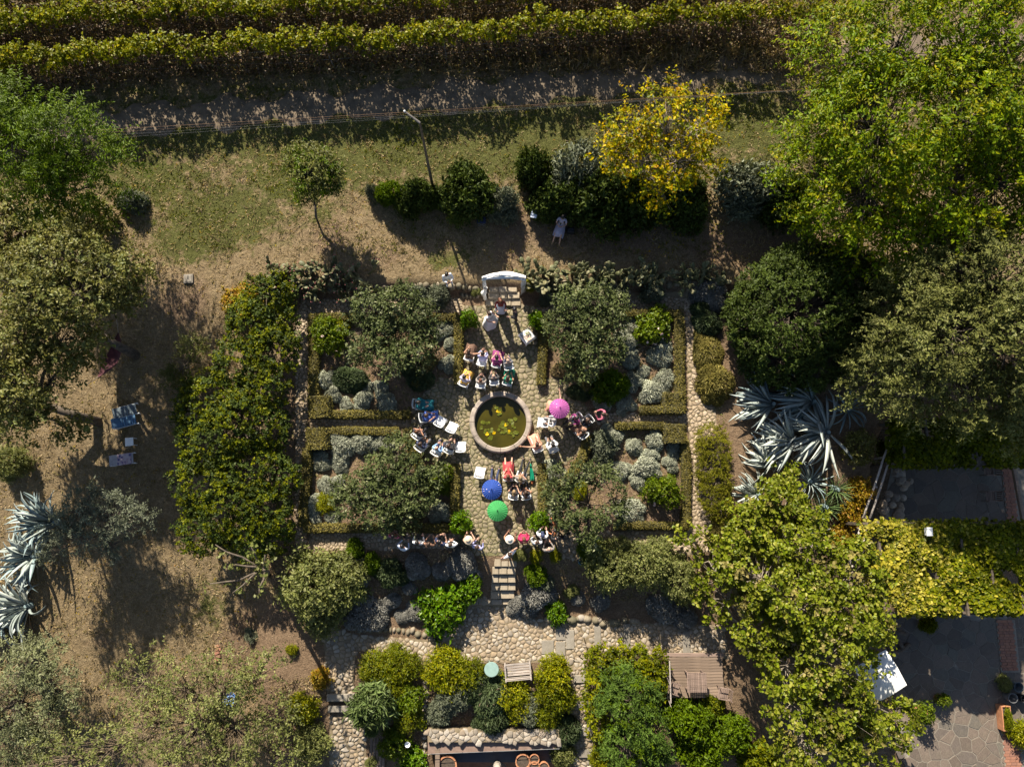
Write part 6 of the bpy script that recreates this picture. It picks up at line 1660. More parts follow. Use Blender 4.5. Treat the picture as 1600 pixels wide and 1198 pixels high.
parasol('open green paper parasol in the row below the pond', 777, 797, 1.55, .46, paper('green_paper', (.06, .34, .10)), -6, 10, simple('dark_green_finial', (.01, .08, .02)))
parasol('open blue paper parasol with white blossoms, below the pond', 768, 764, 1.50, .45, paper('blue_paper', (.035, .085, .36), (.75, .62, .70)), -4, 30, simple('dark_blue_finial', (.01, .02, .1)))
parasol('open pink paper parasol with pale blossoms, right of the pond', 875, 636, 1.55, .46, paper('pink_paper', (.46, .12, .36), (.80, .55, .62)), -8, -20, simple('dark_pink_finial', (.2, .03, .12)))
# closed green parasol
p = P(830, 738); root = thing('parasol', 'closed green parasol lying on the path at the right end of the rear rows', 'parasol', (p.x, p.y, p.z + .25), math.radians(5))
q = MB(); n = 12; V, Fs = [], []
for j, (s, r_) in enumerate(((0, .015), (.15, .055), (.4, .10), (.7, .12), (.78, .10))):
    for i in range(n):
        a = 2 * math.pi * i / n; k = 1 if i % 2 else .72
        V.append((r_ * k * math.cos(a), .42 - s, r_ * k * math.sin(a) - s * .1))
for j in range(4):
    for i in range(n): Fs.append((j * n + i, j * n + (i + 1) % n, (j + 1) * n + (i + 1) % n, (j + 1) * n + i))
q.add(V, Fs); q.build('canopy', paper('emerald_paper', (.01, .30, .17)), root)
MB().tube([(0, .46, 0), (0, -.62, -.2)], .011, 6).build('pole', bamboo, root)
MB().tube([(0, -.36, -.08), (0, -.50, -.14)], .05, 8).build('handle', CL['orange'], root)

# ------------------------------------------------------------------ wedding arch draped in white
a0 = P(760, 458); a1 = P(816, 456)
top = 2.25
mid = (a0 + a1) / 2; root = thing('wedding_arch', 'wooden arch draped with white cloth at the head of the garden steps', 'arch', mid)
ra, rb_ = a0 - mid, a1 - mid
for k in (ra, rb_):
    MB().tube([k + Vector((0, 0, -.1)), k + Vector((0, 0, top))], .035, 8).build('post', M['whitecloth'], root)
MB().tube([ra + Vector((-.1, 0, top)), rb_ + Vector((.1, 0, top))], .03, 8).build('crossbar', M['greywood'], root)
def drape(name, path, wid, fold, seed):
    r = random.Random(seed); n = len(path); k = 14; V, Fs = [], []
    for j, (p, wv) in enumerate(path):
        for i in range(k + 1):
            u = i / k * 2 - 1
            V.append((p[0] + wv[0] * u * wid[j] + r.uniform(-.008, .008), p[1] + wv[1] * u * wid[j] + fold * math.sin(i * 2.1 + j * .4), p[2] + wv[2] * u * wid[j] + fold * math.cos(i * 2.6 + j * .5) * .7 + (-.10 * u * u)))
    for j in range(n - 1):
        for i in range(k): a = j * (k + 1) + i; Fs.append((a, a + 1, a + k + 2, a + k + 1))
    MB().add(V, Fs).build(name, M['whitecloth'], root, smooth=True)
L_ = rb_ - ra
drape('cloth', [((ra.x - .12 + (L_.x + .24) * t, ra.y + (L_.y) * t + .02 + .13 * math.sin(t * 3.14), top + .05 + .06 * math.sin(t * 3.14)), (0, 1, 0)) for t in np.linspace(0, 1, 15)], [.10 + .06 * math.sin(t * 3.14) for t in np.linspace(0, 1, 15)], .035, 1)
for sgn, k, wd in ((-1, ra, .10), (1, rb_, .15)):
    drape('cloth', [((k.x + sgn * .04, k.y + .03 - .10 * (1 - t), .08 + t * (top - .05)), (.75, .6, 0)) for t in np.linspace(1, 0, 12)], [wd * (.75 + .35 * abs(math.cos(t * 5))) for t in np.linspace(1, 0, 12)], .05, 5)
MB().tube([ra + Vector((0, -.02, 1.0)), ra + Vector((-.12, -.15, .6)), ra + Vector((-.05, -.3, .12))], [.09, .13, .10], 8).build('cloth_tail', M['whitecloth'], root, smooth=True)

# ------------------------------------------------------------------ small white table by the bride and groom
c = P(824, 524, .75); g = gz(c.x, c.y)
root = thing('ceremony_table', 'small square table with white cloth standing corner on, right of the groom', 'table', (c.x, c.y, g), math.radians(38))
MB().box((0, 0, .735), (.52, .52, .03)).build('tabletop', M['greywood'], root)
for sx in (-1, 1):
    for sy in (-1, 1): MB().box((sx * .22, sy * .22, .36), (.04, .04, .72)).build('leg', M['greywood'], root)
cl = tag(empty('tablecloth', (c.x, c.y, g), math.radians(38)), 'white cloth with hanging corners over the small ceremony table', 'tablecloth')
V, Fs = [], []; k = 12
for j in range(k + 1):
    for i in range(k + 1):
        x, y = (i / k * 2 - 1) * .46, (j / k * 2 - 1) * .46
        ex, ey = max(0, abs(x) - .27), max(0, abs(y) - .27)
        z = .757 - ex - ey + .01 * math.sin(9 * x + 4 * y)
        V.append((math.copysign(min(abs(x), .27) + ex * .25, x), math.copysign(min(abs(y), .27) + ey * .25, y), z))
for j in range(k):
    for i in range(k): a = j * (k + 1) + i; Fs.append((a, a + 1, a + k + 2, a + k + 1))
MB().add(V, Fs).build('cloth', M['whitecloth'], cl, smooth=True)
root = tag(empty('flower_posy', (c.x, c.y + .1, g + .76)), 'small posy of green and cream flowers on the ceremony table', 'flowers')
r = random.Random(3); q = MB(); q2 = MB()
for i in range(14): q.ball((r.gauss(0, .06), r.gauss(0, .05), .06 + r.uniform(0, .05)), .028, 6, 4)
for i in range(16): q2.ball((r.gauss(0, .08), r.gauss(0, .06), .03 + r.uniform(0, .04)), (.04, .02, .012), 5, 3)
q.build('blossom', simple('cream_petal', (.7, .66, .42), .7, .2), root); q2.build('leaf', LM['rose'], root)
tag(MB().box((0, 0, 0), (.20, .28, .006)).build('paper_sheet', simple('warm_paper', (.62, .45, .34), .8, .1), None, loc=(c.x + .04, c.y - .10, g + .77), rot=(0, 0, .5)), 'sheet of pinkish paper lying on the ceremony table', 'paper')

# ------------------------------------------------------------------ pots
def pot(name, label, px, py, R, hgt, plant=None, pr=.45, ph=.8, z=None, mat='terracotta', cat='flower pot', soil=True):
    p = P(px, py, hgt) if z is None else PZ(px, py, z + hgt)
    g = p.z - hgt
    root = thing(name, label, cat, (p.x, p.y, g))
    MB().lathe([(R * .68, 0), (R * .92, hgt * .8), (R * 1.02, hgt * .8), (R * 1.02, hgt), (R * .88, hgt), (R * .84, hgt * .86)], 20, capb=True, capt=False).build('pot', M[mat], root)
    if soil: MB().lathe([(R * .86, hgt * .86), (R * .4, hgt * .88), (.001, hgt * .9)], 16, capb=False, capt=False).build('soil', M['compost'], root)
    if plant:
        q = thing(plant[0], plant[1], 'potted plant', (p.x, p.y, g + hgt * .85), 1.3 * len(label))
        link('foliage', SHV[plant[2]][plant[3]], q, scale=(pr, pr, ph)); link('stem', STEM[0], q, scale=(pr * .5, pr * .5, ph))
    return root
pot('terracotta_pot', 'terracotta pot at the upper left corner of the central path', 734, 501, .31, .45, ('lemon_plant', 'lemon plant in the pot left of the bride', 'lemon', 0), .40, .8)
pot('terracotta_pot', 'terracotta pot behind the ceremony table by the upper right hedge', 838, 503, .31, .45, ('lemon_plant', 'lemon plant in the pot behind the ceremony table', 'lemon', 1), .40, .8)
pot('terracotta_pot', 'terracotta pot at the lower left corner of the central path', 722, 818, .30, .45, ('lemon_plant', 'lemon plant with yellow leaves beside the standing guests left of the steps', 'lemon', 2), .50, .9)
pot('terracotta_pot', 'terracotta pot at the lower right corner of the central path', 841, 815, .30, .45, ('lemon_plant', 'lemon plant beside the woman in bright orange', 'lemon', 0), .45, .8)
pot('terracotta_pot', 'terracotta pot with a small palm under the oleander', 582, 1138, .26, .4, ('young_palm', 'spiky little plant in the pot under the oleander', 'oleander', 1), .3, .5)
pot('terracotta_pot', 'terracotta pot with flowering plant standing in the sun on the right patio', 1440, 1112, .30, .5, ('flowering_plant', 'leafy plant with tan tips in the sunny patio pot', 'rose', 1), .5, .7)
pot('terracotta_pot', 'small shaded pot plant behind the sunny pot on the right patio', 1470, 1092, .22, .35, ('flowering_plant', 'small dusky plant behind the sunny patio pot', 'rose', 2), .35, .5)

# ------------------------------------------------------------------ bench, round table
c = P(809, 1045, .45); g = gz(c.x, c.y) + .05
root = thing('garden_bench', 'weathered grey slatted bench on the cobbles beside the round green table', 'bench', (c.x, c.y, g), math.radians(5))
for i in range(5): MB().box((0, -.22 + i * .11, .44), (1.14, .085, .03), bev=.008).build('seat_slat', M['greywood'], root)
for i in range(3): MB().box((0, -.31 - i * .03, .56 + i * .13), (1.14, .03, .09), bev=.008).build('back_slat', M['greywood'], root)
for s in (-1, 1):
    MB().box((s * .56, .22, .31), (.06, .06, .62)).build('leg', M['greywood'], root)
    MB().tube([(s * .56, -.24, 0), (s * .56, -.29, .45), (s * .56, -.39, .9)], .035, 6).build('leg', M['greywood'], root)
    MB().box((s * .56, -.03, .64), (.07, .58, .03), bev=.01).build('armrest', M['greywood'], root)
c = P(768, 1045, .72); g = gz(c.x, c.y) + .04
root = thing('round_table', 'round pale green metal table left of the slatted bench', 'table', (c.x, c.y, g))
MB().lathe([(.315, .70), (.325, .715), (.32, .73), (.30, .732), (.001, .732)], 32, capb=True, capt=False).build('tabletop', M['verdigris'], root)
for i in range(3):
    a = i * 2.094; MB().tube([(.06 * math.cos(a), .06 * math.sin(a), .7), (.05 * math.cos(a), .05 * math.sin(a), .35), (.28 * math.cos(a), .28 * math.sin(a), 0)], .014, 6).build('leg', M['verdigris'], root)

# ------------------------------------------------------------------ wooden deck with table, chairs and railing
zd = -.62
a = PZ(1040, 1026, zd); b = PZ(1132, 1090, zd)
root = thing('wooden_deck', 'weathered wooden deck of long planks under the branches at lower right', 'deck', (a.x, b.y, zd))
W_, D_ = b.x - a.x, a.y - b.y
n = int(D_ / .125); r = random.Random(8)
for i in range(n):
    MB().box((0, 0, 0), (W_ * r.uniform(.985, 1.0), .113, .035), bev=.006).build('plank', M['deckwood'], root, loc=(W_ / 2, (i + .5) * D_ / n, -.017 + r.uniform(-.004, .004)))
for i in range(4): MB().box((W_ * (.1 + .27 * i), D_ / 2, -.1), (.08, D_, .12)).build('joist', M['deckwood'], root)
MB().box((W_ / 2, D_ + .09, -.01), (W_ + .1, .16, .07), bev=.01).build('edge_board', M['tablewood'], root)
rt = thing('deck_railing', 'lattice of grey sticks forming the left railing of the wooden deck', 'railing', (a.x - .02, b.y, zd))
for i in range(13):
    y = i * D_ / 12
    MB().tube([(0, y, 0), (.03, y + .25, .85)], .016, 5).build('bar', M['greywood'], rt)
    if i % 2: MB().tube([(.01, y, 0), (.02, y - .3, .85)], .014, 5).build('bar', M['greywood'], rt)
for z in (.1, .85): MB().box((.02, D_ / 2, z), (.05, D_, .05), bev=.01).build('rail', M['greywood'], rt)
c = PZ(1089, 1066, zd + .72)
rt = thing('slatted_table', 'square slatted wooden table on the deck', 'table', (c.x, c.y, zd))
for i in range(11): MB().box((-.40 + i * .08, 0, .71), (.068, .84, .025), bev=.006).build('slat', M['tablewood'], rt)
for s in (-1, 1):
    MB().box((0, s * .36, .67), (.8, .05, .05)).build('apron', M['tablewood'], rt)
    for s2 in (-1, 1): MB().box((s * .36, s2 * .36, .33), (.055, .055, .66)).build('leg', M['tablewood'], rt)
def wood_chair(label, px, py, face, z):
    c = PZ(px, py, z + .42)
    rt = thing('wooden_chair', label, 'chair', (c.x, c.y, z), math.radians(face - 90))
    for i in range(6): MB().box((0, -.2 + i * .078, .42), (.46, .066, .02), bev=.005).build('slat', M['tablewood'], rt)
    for i in range(5): MB().box((-.18 + i * .09, -.27, .68), (.055, .02, .42), bev=.005).build('back_slat', M['tablewood'], rt)
    for s in (-1, 1):
        MB().tube([(s * .22, .2, 0), (s * .22, .2, .64)], .02, 5).build('leg', M['tablewood'], rt)
        MB().tube([(s * .22, -.2, 0), (s * .22, -.24, .45), (s * .22, -.29, .92)], .02, 5).build('leg', M['tablewood'], rt)
        MB().box((s * .23, 0, .65), (.05, .5, .02), bev=.005).build('armrest', M['tablewood'], rt)
wood_chair('slatted wooden armchair at the left of the deck table', 1053, 1074, -20, zd)
wood_chair('slatted wooden armchair at the right of the deck table, half under branches', 1130, 1082, 170, zd)

# ------------------------------------------------------------------ sunken courtyard with rubble wall, railing and pots
zf = -3.58
a = PZ(668, 1140, -.7); b = PZ(874, 1160, -.7)
root = thing('rubble_wall', 'thick rubble wall topped with pale stones above the sunken courtyard', 'wall', (a.x, b.y, 0))
r = random.Random(12); W_, D_ = b.x - a.x, a.y - b.y
MB().box((W_ / 2, D_ / 2, -2.3), (W_, D_, 3.0)).build('core', M['grout'], root)
pave(root, [(668, 1141), (874, 1139), (874, 1160), (668, 1161)], .16, M['rubble'], random.Random(5), gap=.008, h=.03, z=-.8, limit=300, jit=.55, aspect=1.7, rnd=False)
y = 99; n_ = 0
while y < D_ - .05:
    x = r.uniform(-.1, 0)
    hh = r.uniform(.13, .2)
    while x < W_:
        w = r.uniform(.14, .42)
        MB().box((0, 0, 0), (w - .02, hh - .015, .16), bev=.03).build('stone', M['rubble'], root, loc=(x + w / 2, y + hh / 2, -.80 + r.uniform(-.03, .05)), rot=(r.uniform(-.12, .12), r.uniform(-.12, .12), r.uniform(-.15, .15)))
        x += w
    y += hh
a2 = PZ(669, 1160, -1.0); b2 = PZ(874, 1178, -1.0)
root = thing('courtyard_ledge', 'brown plastered ledge with steel railing above the courtyard', 'ledge', (a2.x, b2.y, -1.0), math.radians(2.2))
W_, D_ = b2.x - a2.x, a2.y - b2.y
MB().box((W_ / 2, D_ / 2, -.1), (W_, D_, .2), bev=.01).build('slab', simple('brown_plaster', (.20, .135, .105), .85, .2, 5.0), root)
for h, yy in ((.03, .02), (.28, .10)): MB().tube([(0, yy, h), (W_, yy, h)], .012, 6).build('rail', M['metal'], root)
for i in range(5): MB().tube([(.2 + i * (W_ - .4) / 4, .02, 0), (.2 + i * (W_ - .4) / 4, .12, .3)], .012, 5).build('post', M['darkmetal'], root)
a3 = PZ(660, 1150, -3.5)
MB().box((-.65, -12.0, zf), (5.4, 3.4, .08)).build('courtyard_floor', M['terracotta'], None)['kind'] = 'structure'
for nm, (x0, x1, y0, y1) in (('left', (-3.45, -3.25, -13.4, -10.6)), ):
    q = thing('courtyard_wall', 'dark brown side wall of the sunken courtyard at the bottom edge', 'wall', (x0, y0, zf)); MB().box(((x1 - x0) / 2, (y1 - y0) / 2, 1.3), (x1 - x0, y1 - y0, 2.6)).build('panel', M['deckwood'], q)
    MB().box(((x1 - x0) / 2 + .12, (y1 - y0) / 2, 1.2), (.06, y1 - y0, 2.4)).build('frame', M['deckwood'], q)
for i, (px, py, R, lab) in enumerate(((699, 1196, .42, 'large empty terracotta pot at the left of the sunken courtyard'), (817, 1190, .33, 'wide terracotta pot with dry soil in the sunken courtyard'), (835, 1186, .22, 'small terracotta pot beside the wide one in the sunken courtyard'), (835, 1199, .26, 'terracotta pot at the picture edge below the small one, courtyard'), (850, 1199, .24, 'terracotta pot nearest the corner bush in the courtyard'))):
    pot('terracotta_pot', lab, px, py, R, .45, None, z=-1.55)
MB().box((-.4, -11.25, -1.62), (5.2, 1.2, .1), bev=.02).build('added_pot_shelf', CL['darkgrey'], None)  # added shelf, so the pots rise out of the wall's shade
tag(bpy.data.objects['added_pot_shelf'], 'added dark shelf lifting the courtyard pots out of the wall shade', 'shelf')
c = PZ(775, 1192, -2.2); root = thing('bare_shrub', 'leafless pale branched shrub in the sunken courtyard', 'shrub', (c.x, c.y - .2, -3.55))
q = MB(); r = random.Random(5)
for i in range(15):
    a = r.uniform(0, 6.28); l = r.uniform(.5, 1.1)
    p = Vector((0, 0, .6)); pts = [p.copy()]
    for k in range(3):
        p = p + Vector((math.cos(a) * l / 3 + r.uniform(-.12, .12), math.sin(a) * l / 3 + r.uniform(-.12, .12), l / 3 * .8)); pts.append(p.copy())
        q.tube([p, p + Vector((r.uniform(-.25, .25), r.uniform(-.25, .25), .2))], [.01, .005], 4)
    q.tube(pts, [.028, .022, .016, .008], 5)
q.build('branches', M['palebark'], root); MB().tube([(0, 0, 0), (0, 0, .65)], [.08, .06], 7).build('trunk', M['palebark'], root)
c = PZ(777, 1196, -1.3); tag(MB().lathe([(.14, -.3), (.19, .0), (.15, .28), (.05, .35)], 12).build('stone_urn', M['rubble'], None, loc=c), 'pale ribbed stone urn standing under the leafless shrub', 'urn')
# planks beside the lower left path
c = P(590, 1165); root = thing('plank_walk', 'narrow dark plank walk beside the lower left cobbled path', 'walkway', (c.x, c.y, c.z + .03))
for i in range(5): MB().box((-.28 + i * .14, -.2, .03), (.125, 2.4, .04), bev=.008).build('plank', M['deckwood'], root)
c = P(640, 1155); tag(MB().lathe([(.001, 0), (.10, .02), (.13, .10), (.11, .11), (.001, .05)], 12, capb=False, capt=False).build('garden_dish', M['white'], None, loc=(c.x, c.y, c.z + .6)), 'small white dish among the bushes at the bottom left bed', 'dish')

# ------------------------------------------------------------------ boulders
for lab, px, py, R in (('round pale boulder at the edge of the cobbles between kerb slabs', 935, 968, .17), ('flat boulder left of the round pale one', 908, 965, .2), ('pale boulder at the corner of the yellow bush bed', 672, 1033, .25), ('brown boulder beside the lower left path', 572, 1070, .15)):
    c = P(px, py); tag(MB().ball((0, 0, 0), (R, R * .85, R * .6), 10, 6).build('boulder', M['rubble'], None, smooth=True, loc=(c.x, c.y, c.z + .06)), lab, 'boulder')
c = P(909, 876); root = thing('plastic_tub', 'bright blue plastic tub in the shade by the olive green bushes', 'tub', (c.x, c.y, c.z))
MB().lathe([(.14, 0), (.18, .32), (.19, .33), (.17, .33), (.13, .03)], 16, capt=False).build('tub', simple('blue_plastic', (.01, .16, .32), .4, .1), root)
for s in (-1, 1): MB().tube([(s * .18, -.05, .3), (s * .23, 0, .3), (s * .18, .05, .3)], .012, 5).build('handle', M['darkmetal'], root)

# ------------------------------------------------------------------ things on the upper lawn
c = P(835, 332, .9); g = gz(c.x, c.y); root = thing('music_stand', 'tilted white board on a thin stand beside the dark bush', 'stand', (c.x, c.y, g), math.radians(-12))
MB().box((0, 0, 0), (.28, .5, .02), M=Matrix.Rotation(.25, 4, 'X')).build('board', simple('sky_tinted_board', (.62, .68, .80), .3, .04), root, loc=(0, 0, .9))  # blue sky reflection put into the white board's colour
MB().tube([(0, 0, .9), (0, 0, .1)], .014, 6).build('pole', M['darkmetal'], root)
for i in range(3): MB().tube([(0, 0, .3), (.3 * math.cos(i * 2.1), .3 * math.sin(i * 2.1), 0)], .01, 5).build('leg', M['darkmetal'], root)
c = P(752, 344, .4); g = gz(c.x, c.y); root = thing('folding_stool', 'dark blue checked folding stool in the bush shade', 'stool', (c.x, c.y, g))
MB().box((0, 0, .40), (.42, .32, .03), bev=.01).build('seat', CL['navy'], root)
for s in (-1, 1):
    MB().tube([(-.18, s * .15, 0), (.18, s * .15, .39)], .012, 5).build('leg', M['metal'], root); MB().tube([(.18, s * .15, 0), (-.18, s * .15, .39)], .012, 5).build('leg', M['metal'], root)
c = P(884, 360, .4); g = gz(c.x, c.y)
root = thing('camp_chair', 'black folding chair under the lounging photographer', 'chair', (P(877, 352, .4).x, P(877, 352, .4).y, g), math.radians(-15))
MB().box((0, 0, .40), (.5, .46, .03), bev=.01).build('seat', CL['black'], root); MB().box((0, .28, .62), (.5, .03, .4), bev=.01).build('backrest', CL['black'], root)
for sx in (-1, 1):
    for sy in (-1, 1): MB().tube([(sx * .22, sy * .2, 0), (sx * .22, sy * .2, .4)], .015, 5).build('leg', M['darkmetal'], root)
c = P(891, 362); root = thing('camera_bag', 'black camera bag on the ground beside the photographer', 'bag', (c.x, c.y, c.z))
MB().box((0, 0, .14), (.36, .26, .28), bev=.05).build('bag', CL['black'], root); MB().tube([(-.15, 0, .27), (0, 0, .38), (.15, 0, .27)], .014, 5).build('strap', CL['darkgrey'], root)
c = P(295, 436); root = thing('manhole_cover', 'square pale concrete manhole cover on the dry lawn', 'manhole cover', (c.x, c.y, c.z), .05)
MB().box((0, 0, .03), (.44, .44, .1), bev=.015).build('frame', M['mortar'], root); MB().box((0, 0, .085), (.34, .34, .03), bev=.01).build('lid', M['mortar'], root); MB().lathe([(.03, .1), (.03, .112)], 8).build('handle', M['darkmetal'], root)
# power pole and lines
c = P(677, 297); root = thing('power_pole', 'thin power pole with a bent top arm on the upper lawn', 'pole', c)
tp = PZ(656, 192, c.z + 6.2); d = tp - c
MB().tube([(0, 0, -.3), tuple(d * .5), tuple(d)], [.075, .06, .045], 8).build('pole', M['bark'], root)
ar = PZ(632, 174, c.z + 6.6) - c
MB().tube([tuple(d), tuple(ar)], [.05, .03], 6).build('arm', M['greywood'], root)
MB().ball(tuple(ar), .05, 6, 4).build('insulator', M['white'], root)
for i, lab in enumerate(('topmost rusty brown overhead wire crossing the dirt track', 'second overhead wire, just under the topmost', 'third overhead wire above the lawn edge', 'lowest overhead wire above the lawn edge')):
    z = c.z + 6.3 - i * .22; pts = []
    for t in np.linspace(0, 1, 26):
        x = -200 + 1700 * t; y = 224 - 1700 * t * .058 + i * 6 * max(.1, 1 - t * 1.1)
        y += .0
        p = PZ(x, y, z - .5 * math.sin(min(1, t / .49) * PI if t < .49 else (t - .49) / .51 * PI)); pts.append(p)
    o = MB().tube([p - pts[0] for p in pts], .0035 if i else .006, 4).build('power_line', simple('wire_%s' % ('rust' if i < 2 else 'grey'), (.30, .17, .09) if i < 2 else (.2, .19, .18), .6), None, loc=pts[0]); tag(o, lab, 'power line')

# ------------------------------------------------------------------ loungers under the oak
def lounger(name, label, px, py, rz, mat, head_up, parts=6):
    c = P(px, py, .35); g = gz(c.x, c.y); rt = thing(name, label, 'sun lounger', (c.x, c.y, g), math.radians(rz))
    for i in range(parts):
        MB().box((0, 0, 0), (1.2 / parts - .02, .56, .03), bev=.008).build('slat', mat, rt, loc=(-.2 + (i + .5) * 1.2 / parts, 0, .36))
    MB().box((0, 0, 0), (.55, .56, .03), bev=.008).build('backrest', mat, rt, loc=(-.45, 0, .36 + .27 * math.sin(head_up)), rot=(0, head_up, 0))
    for s in (-1, 1):
        MB().box((.2, s * .28, .32), (1.9, .04, .05)).build('frame', M['white'], rt)
        for x in (-.6, 1.0): MB().box((x, s * .28, .15), (.04, .04, .3)).build('leg', M['white'], rt)
    rt.scale = (.62, .85, .9)
    return rt
bl = simple('blue_sling', (.06, .14, .24), .6, .2); gr = simple('slate_sling', (.09, .12, .14), .6, .2)
lounger('sun_lounger', 'blue slatted sun lounger in the oak shade, front of the pair', 191, 659, 15, bl, .35)
lounger('sun_lounger', 'slate grey sun lounger behind the blue one in the oak shade', 192, 643, 15, gr, .2)
lounger('sun_lounger', 'pale sun lounger under a patterned towel, lower left lawn', 187, 718, 8, simple('pale_sling', (.36, .34, .36), .7, .2), .2)
m, nt, bb = newmat('patterned_towel'); tc = N(nt, 'ShaderNodeTexCoord'); v = N(nt, 'ShaderNodeTexVoronoi'); v.inputs['Scale'].default_value = 7
nt.links.new(tc.outputs['Object'], v.inputs['Vector']); nt.links.new(ramp(nt, v.outputs['Distance'], [(.3, (.06, .07, .2)), (.42, (.36, .24, .28)), (.7, (.4, .34, .37))]), bb.inputs['Base Color'])
c = P(193, 717, .42); tag(MB().box((0, 0, 0), (.64, .52, .02), bev=.006).build('beach_towel', m, None, loc=(c.x, c.y, gz(c.x, c.y) + .36), rot=(0, 0, math.radians(8))), 'navy and pink patterned towel spread on the lower lounger', 'towel')
c = P(202, 690, .4); rt = thing('side_table', 'small white square side table between the loungers', 'table', (c.x, c.y, gz(c.x, c.y)), .12)
MB().box((0, 0, .4), (.38, .38, .03), bev=.01).build('tabletop', M['white'], rt)
for sx in (-1, 1):
    for sy in (-1, 1): MB().box((sx * .16, sy * .16, .19), (.03, .03, .38)).build('leg', M['white'], rt)
c = P(172, 555, .8); rt = thing('hammock', 'dark red hammock cloth hanging beside the oak trunk', 'hammock', (c.x, c.y, gz(c.x, c.y) + .4), math.radians(70))
V, Fs = [], []
for j in range(11):
    t = j / 10 * 2 - 1
    for i in range(6):
        u = i / 5 * 2 - 1; wv = .28 * (1 - t * t) + .03
        V.append((t * 1.1, u * wv, .55 * t * t + .12 * u * u * (1 - t * t)))
for j in range(10):
    for i in range(5): a = j * 6 + i; Fs.append((a, a + 6, a + 7, a + 1))
MB().add(V, Fs).build('cloth', simple('maroon_cloth', (.06, .010, .016), .8, .2), rt, smooth=True)
for s in (-1, 1): MB().tube([(s * 1.1, 0, .55), (s * 1.6, 0, 1.1)], .012, 5).build('rope', M['greywood'], rt)
c = P(358, 1092, .2); rt = thing('paddling_tub', 'bright blue water tub under the thin crowned tree', 'tub', (c.x, c.y, gz(c.x, c.y)))
MB().lathe([(.26, 0), (.32, .25), (.34, .26), (.29, .25), (.24, .06)], 18, capt=False).build('tub', simple('sky_blue_plastic', (.10, .25, .62), .35, .08), rt); MB().lathe([(.26, .15), (.001, .15)], 16, capb=False, capt=False).build('water', simple('clear_blue', (.22, .38, .66), .1, .1), rt)
c = P(340, 1020); rt = thing('brick_pile', 'few reddish bricks lying on the lawn under the thin crowned tree', 'bricks', c)
bm_ = MB().box((0, 0, 0), (.24, .12, .07), bev=.008).mesh('brick', M['brick'])
for i in range(5): link('brick', bm_, rt, (.05 * (i % 2), i * .16 - .3, .05), (0, 0, .2 * (i % 3)))

# ------------------------------------------------------------------ right hand patio: rail fence, ivy roofs, white cloth, pots
def pole_rail(label, p0, p1, z, rads, seed):
    a, b = PZ(*p0, z), PZ(*p1, z); rt = thing('rail_fence', label, 'fence', (a.x, a.y, z - 1.0))
    for off in (-.14, .14):
        r = random.Random(seed + off); d = (b - a); nrm = Vector((-d.y, d.x, 0)).normalized() * off
        pts = [Vector((0, 0, 1.0)) + d * t + nrm + Vector((r.uniform(-.03, .03), r.uniform(-.03, .03), r.uniform(-.02, .02))) for t in np.linspace(0, 1, 7)]
        MB().tube(pts, .05, 7).build('rail', M['railwood'], rt, smooth=True)
    n = 4
    for i in range(n):
        q = Vector((0, 0, 0)) + (b - a) * (i / (n - 1)); zz = gz(a.x + q.x, a.y + q.y) - (z - 1.0)
        MB().tube([(q.x, q.y, zz - .2), (q.x, q.y, .98)], .05, 6).build('post', M['railwood'], rt)
    return rt
pole_rail('upper stretch of pale wooden rail fence left of the shaded patio', (1402, 668), (1354, 808), .1, .05, 1)
pole_rail('lower stretch of pale wooden rail fence beside the yellow ivy roof', (1350, 826), (1332, 884), .2, .05, 2)
rr = random.Random(31)
rk = thing('rock_retaining_wall', 'rough boulder wall below the rail fence at the shaded patio', 'wall', PZ(1380, 760, -1.2))
ko = rk.location
for i in range(30):
    t = rr.random(); px = 1406 - 42 * t + rr.uniform(0, 34); py = 700 + 125 * t
    R = rr.uniform(.16, .36); c = PZ(px, py, -1.35 + rr.uniform(0, .9) * (1 - (px - (1406 - 42 * t)) / 40))
    MB().ball((0, 0, 0), (R, R * .8, R * .75), 7, 4).build('rock', M['rubble'], rk, loc=c - ko, rot=(rr.uniform(-.5, .5), rr.uniform(-.5, .5), rr.uniform(0, 6)))
